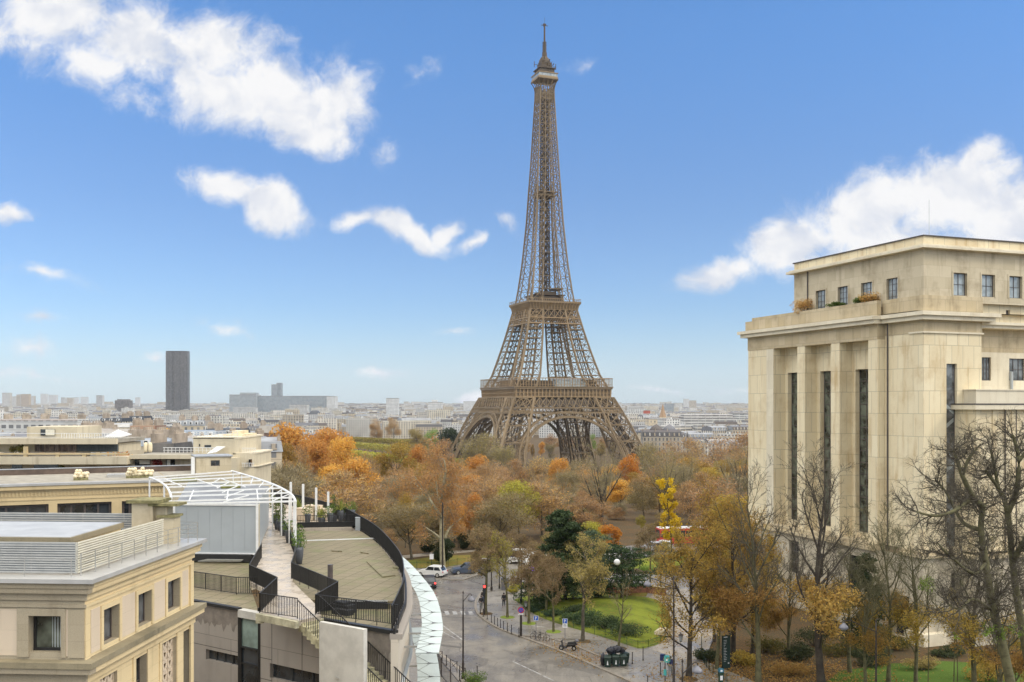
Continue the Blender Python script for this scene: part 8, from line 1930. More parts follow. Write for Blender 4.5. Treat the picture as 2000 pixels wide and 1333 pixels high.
# ------------------------------------------------------------------ street furniture
PV = 0.12
def part(t, mb, name, mat, **k): return mb.build(name, mat, t, **k)
def street_lamp(P, H, head, label, group='tall arched street lamps', wall_lantern=None):
	"post with a curved arm towards head (world point) carrying a domed lamp"
	t = thing('street_lamp', P, 0, label, 'street lamp', group); h = Vector(head)-Vector(P)
	mb = MB(); mb.lathe([(.17, 0), (.17, .25), (.12, .35), (.11, 1.4), (.085, 1.5), (.07, H*.75), (.055, H-.9), (.05, H)], n=10); mb.lathe([(.05, H), (.07, H+.05), (.0, H+.3)], n=8); mb.lathe([(.14, .9), (.14, 1.0)], n=10); part(t, mb, 'post', M['post'], smooth=True)
	top = Vector((0, 0, H-.75)); d = Vector((h.x, h.y, 0)); L = d.length; d.normalize(); e = Vector((h.x, h.y, h.z+.38))
	arm = spline([top, top+d*L*.35+Vector((0, 0, (e.z-top.z)*.55)), e-d*L*.22+Vector((0, 0, .16)), e+Vector((0, 0, .10)), e-Vector((0, 0, .12))], 5)
	mb = MB(); mb.tube(arm, .035, 6); part(t, mb, 'arm', M['post'], smooth=True)
	mb = MB(); c = (h.x, h.y, h.z); mb.lathe([(.30, -.10), (.34, -.08), (.35, 0), (.31, .10), (.20, .22), (.10, .30), (.05, .36)], c, 16); l_ = part(t, mb, 'lamp_head', M['lamp_grey'], smooth=True)
	mb = MB(); mb.lathe([(.05, -.2), (.2, -.17), (.29, -.1)], c, 14); mb.build('diffuser', M['glass_pale'], l_, smooth=True)
	if wall_lantern:
		z, dd = wall_lantern; mb = MB(); mb.tube([(0, 0, z-.55), (dd*.8, 0, z-.55), (dd, 0, z-.5), (dd, 0, z-.3)], .022, 5); part(t, mb, 'bracket', M['post']); lantern_head(t, (dd, 0, z-.3))
	return t
def lantern_head(t, c):
	mb = MB(); mb._lathe([(.10, 0), (.19, .48)], c, 4); a = part(t, mb, 'lantern_glass', M['glass_pale'])
	mb = MB(); mb._lathe([(.23, .48), (.17, .60), (.05, .68), (.05, .75), (.01, .82)], c, 8); mb._lathe([(.11, -.04), (.12, .02)], c, 8)
	for k in range(4): q = k*math.pi/2; mb.bar((c[0]+.10*math.cos(q), c[1]+.10*math.sin(q), c[2]), (c[0]+.19*math.cos(q), c[1]+.19*math.sin(q), c[2]+.48), .018)
	part(t, mb, 'lantern_frame', M['post'])
P = on(904.5, 1326, PV); street_lamp(P, EYE-(1159-HOR)/FPX*P.y-PV, at(920.5, 1172, P.y), 'tall street lamp with arched arm beside the glass canopy')
P = on(1316, 1338, PV); street_lamp(P, EYE-(1130-HOR)/FPX*P.y-PV, at(1265, 1142, P.y+.5), 'tall street lamp with arm to the left and a small lantern on its post', wall_lantern=(EYE-(1246-HOR)/FPX*P.y-PV, .62))
P = Vector((at(1333, 790, 64).x, 64, 0)); street_lamp(P, EYE-(1294-HOR)/FPX*64, at(1362, 1311, 64), 'street lamp cut by the bottom edge, grey dome facing up')
P = Vector((at(1711, 790, 76).x, 76, 0)); street_lamp(P, EYE-(1215-HOR)/FPX*76, at(1648, 1226, 76.5), 'street lamp among the copper leaved trees before the palace')
def globe_lamp(P, H, r, label):
	t = thing('globe_lamp', P, 0, label, 'lamp'); mb = MB(); mb.lathe([(.1, 0), (.06, .3), (.045, H-r), (.08, H-r)], n=8); part(t, mb, 'post', M['post'], smooth=True)
	mb = MB(); mb.lathe([(r*math.sin(a), H-r*math.cos(a)) for a in [math.pi*k/10 for k in range(1, 10)]], n=14); part(t, mb, 'globe', M['white_paint'], smooth=True)
P = at(1205, 1105, 122); globe_lamp(Vector((P.x, 122, .6)), P.z-.6+.42, .40, 'white globe lamp in front of the round green pine')
for x, b, tp, lb_ in ((1027, 1204, 1172, 'small lantern post behind the round no parking sign'), ):
	P = on(x, b, .2); t = thing('lantern_post', P, 0, lb_, 'lantern'); H = EYE-(tp-HOR)/FPX*P.y-.2; mb = MB(); mb.lathe([(.1, 0), (.05, .3), (.04, H-.8)], n=8); part(t, mb, 'post', M['post']); lantern_head(t, (0, 0, H-.8))
def pole(P, H, r, label, cat='pole', name='pole', extra=None):
	t = thing(name, P, 0, label, cat); mb = MB(); mb.lathe([(r*1.7, 0), (r*1.7, .5), (r, .6), (r*.7, H), (r*.3, H+.1)], n=8); part(t, mb, 'post', M['post'])
	if extra: extra(t)
	return t
P = on(864.5, 1126, PV); pole(P, EYE-(985-HOR)/FPX*P.y, .13, 'tall dark mast in front of the pale plane trunk', 'mast', 'mast')
def sig(t):
	mb = MB(); mb.box(-.12, .12, -.1, .1, 3.0, 3.9); part(t, mb, 'signal_box', M['rubber'])
P = on(957, 1118, PV); pole(P, 5.5, .08, 'thin dark pole at the far side of the crossing', extra=None)
P = on(960, 1154, PV); pole(P, 4.2, .09, 'dark pole on the pavement behind the traffic light tree')
P = on(1018, 1178, PV); pole(P, 6.5, .11, 'tall dark post behind the street trees near the lawn corner')
P = on(975.5, 1150, PV); pole(P, 2.3, .07, 'short dark post by the grey cabinet', 'post', 'short_post'); P = on(1090, 1168, .9); pole(P, 2.4, .09, 'short dark post standing on the lawn', 'post', 'short_post')
# traffic light
P = on(946, 1201, PV); t = thing('traffic_light', P, R(10), 'traffic light showing red at the street corner', 'traffic light'); H = EYE-(1143-HOR)/FPX*P.y-PV
mb = MB(); mb.lathe([(.11, 0), (.11, .6), (.07, .7), (.06, H-.9)], n=8); part(t, mb, 'post', M['post'])
mb = MB(); mb.box(-.16, .16, -.12, .12, H-1.0, H); hd = part(t, mb, 'signal_head', M['rubber'], bevel=.03)
red = bpy.data.materials.new('red_signal'); red.use_nodes = True; b_ = red.node_tree.nodes['Principled BSDF']; b_.inputs['Base Color'].default_value = (.8, .02, .02, 1); b_.inputs['Emission Color'].default_value = (1, .05, .04, 1); b_.inputs['Emission Strength'].default_value = 4.0
mb = MB(); mb.tube([(0, -.125, H-.17), (0, -.16, H-.17)], .145, 12); mb.build('red_lens', red, hd)
mb = MB(); mb.tube([(0, -.125, H-.5), (0, -.14, H-.5)], .1, 10); mb.tube([(0, -.125, H-.82), (0, -.14, H-.82)], .1, 10); mb.build('dark_lens', M['glass'], hd)
mb = MB(); mb.box(-.1, .1, -.16, -.05, 1.9, 2.5); part(t, mb, 'pedestrian_signal', M['rubber'])
# signs
sign_blue = plain('sign_blue', (0.015, 0.09, 0.42), .4, .03); sign_red = plain('sign_red', (0.45, 0.02, 0.03), .4, .03); sign_white = plain('sign_white', (0.75, 0.75, 0.75), .4, .03)
def letter_P(mb, cx, cz, h, y):
	w = h*.13; mb.box(cx-h*.26, cx-h*.26+w*1.3, y, y+.01, cz-h/2, cz+h/2)
	n = 10; c = (cx-h*.26+w, cz+h*.22)
	for i in range(n):
		a0, a1 = -math.pi/2+math.pi*i/n, -math.pi/2+math.pi*(i+1)/n; ro, ri = h*.28, h*.14
		q = lambda r_, a: (c[0]+h*.1+r_*math.cos(a), y, c[1]+r_*math.sin(a)); mb.face([q(ri, a0), q(ro, a0), q(ro, a1), q(ri, a1)])
	mb.box(c[0], c[0]+h*.1, y, y+.01, c[1]+h*.14, c[1]+h*.28); mb.box(c[0], c[0]+h*.1, y, y+.01, c[1]-h*.28, c[1]-h*.14)
def parking_sign(P, ztop, label, plate):
	t = thing('parking_sign', P, R(-4), label, 'road sign', 'blue parking signs'); H = ztop-P.z; s = .50
	mb = MB(); mb.lathe([(.035, 0), (.035, H-.02)], n=8); part(t, mb, 'post', M['lamp_grey'])
	mb = MB(); mb.box(-s/2, s/2, -.06, -.04, H-s, H); b = part(t, mb, 'sign_panel', sign_blue)
	mb = MB(); f = .028; mb.box(-s/2, s/2, -.064, -.06, H-f, H); mb.box(-s/2, s/2, -.064, -.06, H-s, H-s+f); mb.box(-s/2, -s/2+f, -.064, -.06, H-s+f, H-f); mb.box(s/2-f, s/2, -.064, -.06, H-s+f, H-f); letter_P(mb, 0, H-s/2, s*.62, -.067); mb.build('letter', sign_white, b)
	if plate:
		mb = MB(); mb.box(-s/2, s/2, -.06, -.045, H-s-.42, H-s-.03); q = part(t, mb, 'plate', sign_white); mb = MB()
		mb.box(-.14, .08, -.064, -.06, H-s-.16, H-s-.10); mb.tube([(-.1, -.062, H-s-.17), (-.1, -.064, H-s-.17)], .05, 8); mb.tube([(.09, -.062, H-s-.17), (.09, -.064, H-s-.17)], .05, 8); mb.box(-.16, .16, -.064, -.06, H-s-.32, H-s-.29); mb.build('symbol', M['rubber'], q)
P = on(1047, 1252, .02); parking_sign(P, EYE-(1203-HOR)/FPX*P.y, 'blue parking sign with white P by the bicycles', False)
P = on(1103.5, 1273, .02); parking_sign(P, EYE-(1208.5-HOR)/FPX*P.y, 'blue parking sign with white P and a small motorcycle plate', True)
P = on(1017.5, 1243, PV); t = thing('no_parking_sign', P, R(-4), 'round no parking sign on a thick brown post', 'road sign'); H = EYE-(1186-HOR)/FPX*P.y-PV
mb = MB(); mb.lathe([(.13, 0), (.13, H-.8), (.10, H-.75), (.09, H-.1)], n=10); part(t, mb, 'post', M['post'])
mb = MB(); mb.tube([(0, -.14, H-.3), (0, -.16, H-.3)], .33, 24); rd = part(t, mb, 'sign_disc', sign_red); mb = MB(); mb.tube([(0, -.16, H-.3), (0, -.164, H-.3)], .255, 24); bl = mb.build('blue_field', sign_blue, rd)
mb = MB(); mb.bar((-.17, -.168, H-.13), (.17, -.168, H-.47), .06, .006, up=(0, 1, 0)); mb.build('red_bar', sign_red, rd)
mb = MB(); mb.box(-.24, .24, -.15, -.14, H-.82, H-.66); q = part(t, mb, 'plate', sign_white); mb = MB(); mb.box(-.17, -.06, -.156, -.15, H-.76, H-.72); mb.box(.06, .17, -.156, -.15, H-.76, H-.72); mb.box(-.1, .1, -.156, -.15, H-.75, H-.735); mb.build('symbol', M['rubber'], q)
# bollards
def bollard(P, h, label, group):
	t = thing('bollard', P, 0, label, 'bollard', group); mb = MB(); mb.lathe([(.06, 0), (.06, .12), (.042, .16), (.042, h-.1), (.055, h-.08), (.055, h-.02), (.03, h)], n=8); part(t, mb, 'post', M['post'], smooth=True)
	mb = MB(); mb.lathe([(.11, 0), (.11, .02)], n=8); part(t, mb, 'base', M['post'])
for i, (x, b, tp) in enumerate(((951.6, 1210, 1196), (960, 1216.5, 1203), (966, 1220, 1206.5), (972, 1223.5, 1209.5), (977.6, 1226.7, 1213), (983.5, 1230, 1216.5), (991, 1233.5, 1220), (999, 1237.5, 1223), (1013.5, 1243.5, 1228.5), (944, 1205, 1191), (938, 1200, 1186))):
	P = on(x, b, PV); bollard(P, max(.95, EYE-(tp-HOR)/FPX*P.y-PV), 'thin dark bollard in the row along the curved kerb', 'kerb bollards')
for x, b, tp, lb_ in ((1235, 1297, 1274, 'thin dark bollard right of the bins'), (1256, 1290, 1264, 'thin dark bollard at the tip of the lawn fence'), (1290, 1318.5, 1294, 'thin dark bollard left of the turquoise box'), (1265, 1340, 1320, 'thin dark bollard at the bottom edge of the plaza')):
	P = on(x, b, PV); bollard(P, EYE-(tp-HOR)/FPX*P.y-PV, lb_, 'plaza bollards')
# crossed barriers on the left pavement, bollards and dark fence
def barrier(x, b, w, label):
	P = on(x, b, PV); t = thing('crossed_barrier', P, R(-55), label, 'barrier', 'crossed barriers on the left pavement'); mb = MB()
	for s in (-w/2, w/2): mb.bar((s, 0, 0), (s, 0, 1.05), .05)
	part(t, mb, 'frame', M['post']); mb = MB(); mb.bar((-w/2, 0, .95), (w/2, 0, .95), .04); mb.bar((-w/2, 0, .15), (w/2, 0, .9), .03); mb.bar((-w/2, 0, .9), (w/2, 0, .15), .03); part(t, mb, 'cross', M['post'])
barrier(858, 1291, 1.1, 'dark crossed barrier farthest along the left pavement'); barrier(886, 1311, 1.2, 'dark crossed barrier in the middle of the left pavement'); barrier(903, 1325, 1.0, 'dark crossed barrier beside the lamp post foot')
for x, b, lb_ in ((872, 1300, 'dark bollard between the first two crossed barriers'), (932, 1322, 'dark bollard at the left kerb bend'), (898, 1330, 'dark bollard next to the lamp post foot')): bollard(on(x, b, PV), 1.0, lb_, 'left pavement bollards')
t = thing('iron_fence', on(856, 1320, PV), 0, 'dark iron fence below the end of the glass canopy', 'fence'); o_ = t.location
mb = MB(); pts_ = [on(a, b, PV)-o_ for a, b in ((853, 1302), (862, 1322), (880, 1345), (900, 1370))]
for a, b in zip(pts_[:-1], pts_[1:]):
	for i in range(9): q = a.lerp(b, i/9); mb.bar(q, q+Vector((0, 0, 1.5)), .03)
	mb.bar(a+Vector((0, 0, 1.45)), b+Vector((0, 0, 1.45)), .05); mb.bar(a+Vector((0, 0, .15)), b+Vector((0, 0, .15)), .05)
part(t, mb, 'railing', M['post']); mb = MB()
for q in pts_: mb.bar(q, q+Vector((0, 0, 1.75)), .09)
part(t, mb, 'post', M['post'])
# low green fences
GREEN = plain('dark_green_fence_paint', (0.02, 0.05, 0.03), .5, .2)
def low_fence(pts, h, label, gap=.16, mat=GREEN):
	o_ = pts[0]; t = thing('low_fence', o_, 0, label, 'fence'); a_ = MB(); b_ = MB()
	for p, q in zip(pts[:-1], pts[1:]):
		p, q = p-o_, q-o_; L = (q-p).length; n = max(1, int(L/gap))
		for i in range(n): c = p.lerp(q, i/n); a_.bar(c+Vector((0, 0, .06)), c+Vector((0, 0, h)), .014)
		for z in (.1, h*.9): a_.bar(p+Vector((0, 0, z)), q+Vector((0, 0, z)), .025)
		m = max(1, int(L/1.6))
		for i in range(m+1): c = p.lerp(q, i/m); b_.bar(c-Vector((0, 0, .1)), c+Vector((0, 0, h+.1)), .05)
	part(t, a_, 'railing', mat); part(t, b_, 'post', mat)
low_fence([p+Vector((0, 0, PV)) for p in lawn_edge[:10]], .75, 'low green railing round the street side of the lawn')
low_fence([p+Vector((0, 0, PV)) for p in spline(px([(1370, 1255), (1372, 1290), (1385, 1312), (1420, 1335)]), 4)], .7, 'low green railing round the palace garden corner')
low_fence([p+Vector((0, 0, .1)) for p in px([(770, 1113), (858, 1113.5), (893, 1106.5), (935, 1102), (1000, 1097), (1090, 1092)])], 1.1, 'low railing along the far pavement by the plane tree', .22)
low_fence([p for p in px([(1225, 1096), (1290, 1086), (1350, 1082)])], 1.0, 'low railing beside the road of the red bus', .25)
# bicycles, hoops, scooter
def bicycle(P, rz, label):
	t = thing('bicycle', P, rz, label, 'bicycle', 'bicycles at the rack'); mb = MB()
	for x in (-.52, .52):
		mb = MB(); n = 18
		ring = [(x+.33*math.cos(2*math.pi*k/n), 0, .34+.33*math.sin(2*math.pi*k/n)) for k in range(n+1)]; mb.tube(ring, .022, 5, cap=False)
		for k in range(0, n, 3): mb.bar((x, 0, .34), ring[k], .006)
		part(t, mb, 'wheel', M['rubber'])
	mb = MB()
	for a, b in (((-.52, 0, .34), (-.12, 0, .32)), ((-.12, 0, .32), (-.24, 0, .86)), ((-.52, 0, .34), (-.2, 0, .74)), ((-.12, 0, .32), (.36, 0, .72)), ((-.2, 0, .76), (.34, 0, .82)), ((.52, 0, .34), (.33, 0, .98))): mb.tube([a, b], .018, 6)
	part(t, mb, 'frame', M['post']); mb = MB(); mb.tube([(.33, -.26, 1.0), (.36, 0, .98), (.33, .26, 1.0)], .014, 5); part(t, mb, 'handlebar', M['steel']); mb = MB(); mb.box(-.36, -.12, -.07, .07, .88, .93); part(t, mb, 'saddle', M['rubber'], bevel=.02)
P = on(1049, 1251, .02); bicycle(P, R(-30), 'dark bicycle leaning at the rack, left one'); bicycle(P+Vector((.55, -.2, 0)), R(-24), 'dark bicycle at the rack, right one with pale rim')
t = thing('bicycle_rack', on(1050, 1248, .02), R(-25), 'open tubular bicycle rack frame behind the bicycles', 'rack'); mb = MB(); mb.tube([(-.85, .3, 0), (-.85, .3, 1.25), (.75, .3, 1.25), (.75, .3, 0)], .03, 6); part(t, mb, 'frame', M['steel']); mb = MB(); mb.box(-.9, .9, -.8, -.72, 0, .08); mb.box(-.9, .9, .6, .68, 0, .08); part(t, mb, 'base', M['kerb'])
for i, x in enumerate((1061, 1072.5, 1083)):
	P = on(x, 1256+i*4.5, .02); t = thing('parking_hoop', P, R(60), ('first', 'second', 'third')[i]+' steel hoop between bicycles and scooter', 'bike hoop', 'steel parking hoops'); mb = MB(); mb.tube([(-.3, 0, 0), (-.3, 0, .65), (-.22, 0, .75), (.22, 0, .75), (.3, 0, .65), (.3, 0, 0)], .028, 6); part(t, mb, 'hoop', M['steel'])
P = on(1109, 1271, .02); t = thing('motor_scooter', P, R(170), 'dark motor scooter parked on the setts with a top case', 'scooter')
for x in (-.62, .66):
	mb = MB(); mb.tube([(x, -.06, .25), (x, .06, .25)], .25, 16); w = part(t, mb, 'wheel', M['rubber'], bevel=.03); mb = MB(); mb.tube([(x, -.065, .25), (x, .065, .25)], .12, 10); mb.build('rim', M['steel'], w)
mb = MB(); mb.tube([(-1.0, 0, .70), (-.75, 0, .66), (-.4, 0, .60), (-.1, 0, .56), (.05, 0, .48), (.12, 0, .36)], [.06, .15, .18, .17, .14, .06], 10); mb.tube([(.1, 0, .33), (.45, 0, .33)], [.13, .12], 8); part(t, mb, 'body', M['black'], bevel=.05)
mb = MB(); mb.face([(.42, -.24, .3), (.42, .24, .3), (.60, .26, 1.0), (.60, -.26, 1.0)]); mb.face([(.47, -.24, .3), (.47, .24, .3), (.68, .24, 1.0), (.68, -.24, 1.0)]); mb.box(.50, .84, -.09, .09, .42, .52); part(t, mb, 'leg_shield', M['planter'])
mb = MB(); mb.tube([(-.88, 0, .82), (-.7, 0, .82), (-.4, 0, .78), (-.05, 0, .74), (.02, 0, .70)], [.05, .13, .14, .13, .05], 10); part(t, mb, 'seat', M['rubber'], bevel=.05); mb = MB(); mb.tube([(.5, -.36, 1.08), (.56, 0, 1.02), (.5, .36, 1.08)], .025, 6); mb.tube([(.66, 0, .3), (.55, 0, 1.05)], .04, 6); mb.tube([(.5, -.3, 1.08), (.52, -.34, 1.3)], .012, 5); mb.tube([(.5, .3, 1.08), (.52, .34, 1.3)], .012, 5); part(t, mb, 'handlebar', M['black'])
mb = MB(); mb._lathe([(.12, .90), (.19, .93), (.21, 1.02), (.20, 1.10), (.14, 1.17), (.05, 1.19)], (-.92, 0, 0), 12); part(t, mb, 'top_case', M['lamp_grey'], smooth=True); mb = MB(); mb.box(-.98, -.95, -.08, .08, .62, .70); part(t, mb, 'tail_light', sign_red)
# wheelie bins with bags on top
def bin_(P, rz, label, mark=True):
	t = thing('wheelie_bin', P, rz, label, 'bin', 'green wheelie bins'); mb = MB(); bw, tw, h = .27, .34, .95
	q = lambda w, z, d0, d1: [(-w, d0, z), (w, d0, z), (w, d1, z), (-w, d1, z)]; b, c = q(bw, .08, -.27, .25), q(tw, h, -.36, .34)
	for k in range(4): mb.face([b[k], b[(k+1) % 4], c[(k+1) % 4], c[k]])
	mb.face(b); part(t, mb, 'body', plain('bin_green', (0.018, 0.035, 0.026), .45, .15) if 'bin_green' not in bpy.data.materials else bpy.data.materials['bin_green'])
	mb = MB(); l0, l1 = q(tw+.02, h, -.39, .37), q(tw-.05, h+.1, -.3, .33)
	for k in range(4): mb.face([l0[k], l0[(k+1) % 4], l1[(k+1) % 4], l1[k]])
	mb.face(l1); mb.bar((-.3, .42, h+.02), (.3, .42, h+.02), .04); part(t, mb, 'lid', bpy.data.materials['bin_green'])
	for s in (-.26, .26): mb = MB(); mb.tube([(s-.03, .27, .1), (s+.03, .27, .1)], .1, 10); part(t, mb, 'wheel', M['rubber'])
	if mark: mb = MB(); mb.face([(-.08, -.305, .25), (.08, -.305, .25), (.02, -.335, .66), (-.02, -.335, .66)]); part(t, mb, 'emblem', sign_white)
B0 = on(1187, 1303, PV)
for i, (dx, dy, lb_) in enumerate(((0, 0, 'dark green wheelie bin at the left front of the cluster'), (.78, .25, 'dark green wheelie bin in the middle front of the cluster'), (1.5, .35, 'dark green wheelie bin at the right front of the cluster'), (.55, 1.15, 'dark green wheelie bin behind the middle one'), (1.75, 1.3, 'dark green wheelie bin at the right rear of the cluster'))): bin_(B0+Vector((dx, dy, 0)), R(-8+7*i), lb_, i < 3)
BAG = plain('black_bin_bag', (0.016, 0.016, 0.022), .35, .2)
def bag(P, r, label, sq=(1, .9, .75), seed=1):
	rnd = random.Random(seed); bm = MB(); prof = []; n = 14
	rings = []
	for j in range(1, 9):
		a = math.pi*j/9; ring = []
		for k in range(n): w = r*math.sin(a)*(1+.10*math.sin(5*k*6.28/n+j)+rnd.uniform(-.05, .05)); ring.append((w*math.cos(6.283*k/n)*sq[0], w*math.sin(6.283*k/n)*sq[1], r*sq[2]*(1-math.cos(a))))
		rings.append(ring)
	for j in range(7):
		for k in range(n): bm.face([rings[j][k], rings[j][(k+1) % n], rings[j+1][(k+1) % n], rings[j+1][k]])
	bm.face(rings[0][::-1]); bm.face(rings[-1]); bm.tube([(0, 0, r*sq[2]*1.95), (.02, 0, r*sq[2]*2.2)], [.03, .07], 6)
	o = bm.build('bin_bag', BAG, None); o.location = P; tag(o, label, 'rubbish bag', 'black rubbish bags on the bins')
bag(B0+Vector((.35, .75, 1.05)), .42, 'black rubbish bag heaped on top of the left bins', seed=1); bag(B0+Vector((.95, .95, 1.08)), .46, 'big rounded black rubbish bag on top of the middle bins', (1.2, .9, .75), 2); bag(B0+Vector((1.45, 1.1, 1.05)), .32, 'small black rubbish bag on the right bins', seed=3); bag(B0+Vector((-.42, .35, .0)), .36, 'black rubbish bag hanging low at the left side of the bins', (.7, 1, 1.6), 4)
# turquoise boxes on a post, parking meter, notice board, grey cabinet
TEAL = plain('turquoise_paint', (0.06, 0.36, 0.34), .4, .06); NAVY = plain('navy_paint', (0.015, 0.025, 0.08), .4, .1)
P = on(1299, 1331, PV); t = thing('turquoise_post_box', P, R(-25), 'turquoise and navy box on a post beside the man in blue jacket', 'post box'); mb = MB(); mb.lathe([(.05, 0), (.045, 2.2)], n=8); part(t, mb, 'post', M['post'])
mb = MB(); mb.box(-.05, .42, -.2, .2, 1.75, 2.3); part(t, mb, 'box', TEAL, bevel=.02); mb = MB(); mb.box(-.42, -.055, -.2, .2, 1.85, 2.4); part(t, mb, 'navy_box', NAVY, bevel=.02); mb = MB(); mb.box(-.1, .12, -.14, .1, .55, 1.05); part(t, mb, 'lower_box', TEAL, bevel=.02); mb = MB(); mb.box(.12, .28, -.206, -.2, 1.9, 2.05); part(t, mb, 'label_panel', sign_white)
P = on(1408, 1336, PV); t = thing('parking_meter', P, R(10), 'dark green parking meter with turquoise top at the garden fence', 'parking meter'); mb = MB(); mb.box(-.18, .18, -.14, .14, 0, 1.05); part(t, mb, 'body', GREEN, bevel=.03); mb = MB(); mb.box(-.2, .2, -.16, .16, 1.05, 1.35); part(t, mb, 'head', plain('teal_blue', (0.03, 0.16, 0.24), .4), bevel=.03); mb = MB(); mb.box(-.1, .1, -.166, -.16, 1.12, 1.28); mb.box(-.12, .12, -.148, -.14, .35, .75); part(t, mb, 'display', sign_white)
P = on(1418, 1306, PV); t = thing('notice_board', P, R(22), 'tall dark green notice board with white lettering by the hedge', 'notice board'); H = EYE-(1243-HOR)/FPX*P.y; mb = MB(); mb.box(-.42, .42, -.08, .08, 0, H); part(t, mb, 'panel', plain('board_green', (0.02, 0.04, 0.036), .35, .1), bevel=.02)
mb = MB(); rr_ = random.Random(6)
for k in range(14): x = -.3; z = H-.5-k*.15; L = rr_.uniform(.12, .4); mb.box(x, x+L, -.086, -.08, z, z+.025)
mb.box(-.3, .1, -.086, -.08, H-.22, H-.15); mb.box(.15, .3, -.086, -.08, .45, .55); part(t, mb, 'lettering', sign_white)
P = on(986, 1152, PV); t = thing('grey_cabinet', P, R(8), 'grey street cabinet on the pavement by the lime bush', 'cabinet'); mb = MB(); mb.box(-.5, .5, -.3, .3, 0, 1.5); part(t, mb, 'body', M['lamp_grey'], bevel=.02); mb = MB(); mb.box(-.55, .55, -.35, .35, 1.5, 1.6); part(t, mb, 'lid', M['lamp_grey'])
P = on(843, 1112, .1); t = thing('small_sign', P, 0, 'small white notice on a green post by the far lawn', 'sign'); mb = MB(); mb.lathe([(.05, 0), (.05, 2.2)], n=6); part(t, mb, 'post', GREEN); mb = MB(); mb.box(-.3, .3, -.08, -.05, 1.5, 2.3); part(t, mb, 'panel', sign_white)
# rock on the lawn, tree pits
rk = random.Random(9); mb = MB(); n = 12; rings = []
for j in range(5): a = j/4*1.45; rings.append([((math.cos(a)*(1+rk.uniform(-.18, .18)))*.95*math.cos(6.283*k/n), (math.cos(a)*(1+rk.uniform(-.15, .15)))*.7*math.sin(6.283*k/n), .75*math.sin(a)) for k in range(n)])
for j in range(4):
	for k in range(n): mb.face([rings[j][k], rings[j][(k+1) % n], rings[j+1][(k+1) % n], rings[j+1][k]])
mb.face(rings[-1]); o = mb.build('boulder', M['lime_grey'], None); o.location = on(1296, 1239, .25); tag(o, 'grey boulder lying at the path edge of the lawn', 'boulder')
pit = MB(); pg = MB()
for x, y, gr in ((948, 1199, 0), (991, 1206, 1), (1033, 1218, 1), (1081, 1234, 1), (1138, 1253, 0), (1208, 1267, 0), (1345, 1327, 0)):
	c = on(x, y, PV); (pg if gr else pit).prism([(c.x+.75*math.cos(a)*(1.2), c.y+.75*math.sin(a)*1.25) for a in [6.283*k/8 for k in range(8)]], PV, PV+.012)
o = pit.build('tree_pit', M['ground']); o['kind'] = 'structure'; o = pg.build('tree_pit_grass', plain('pit_grass', (0.15, 0.20, 0.02), .9, .3, 4)); o['kind'] = 'structure'
# brick wall with white coping by the garden
t = thing('low_brick_wall', on(1150, 1150, 0), 0, 'low brick garden wall with white coping behind the lawn', 'wall'); o_ = t.location; pts_ = [on(a, b, 0)-o_ for a, b in ((1148, 1148), (1172, 1157), (1212, 1161), (1262, 1159), (1300, 1166))]
mb = MB(); cp_ = MB()
for a, b in zip(pts_[:-1], pts_[1:]): mb.bar(a+Vector((0, 0, .55)), b+Vector((0, 0, .55)), .3, 1.1); cp_.bar(a+Vector((0, 0, 1.15)), b+Vector((0, 0, 1.15)), .42, .12)
part(t, mb, 'wall', M['terracotta']); part(t, cp_, 'coping', M['lime_pale'])
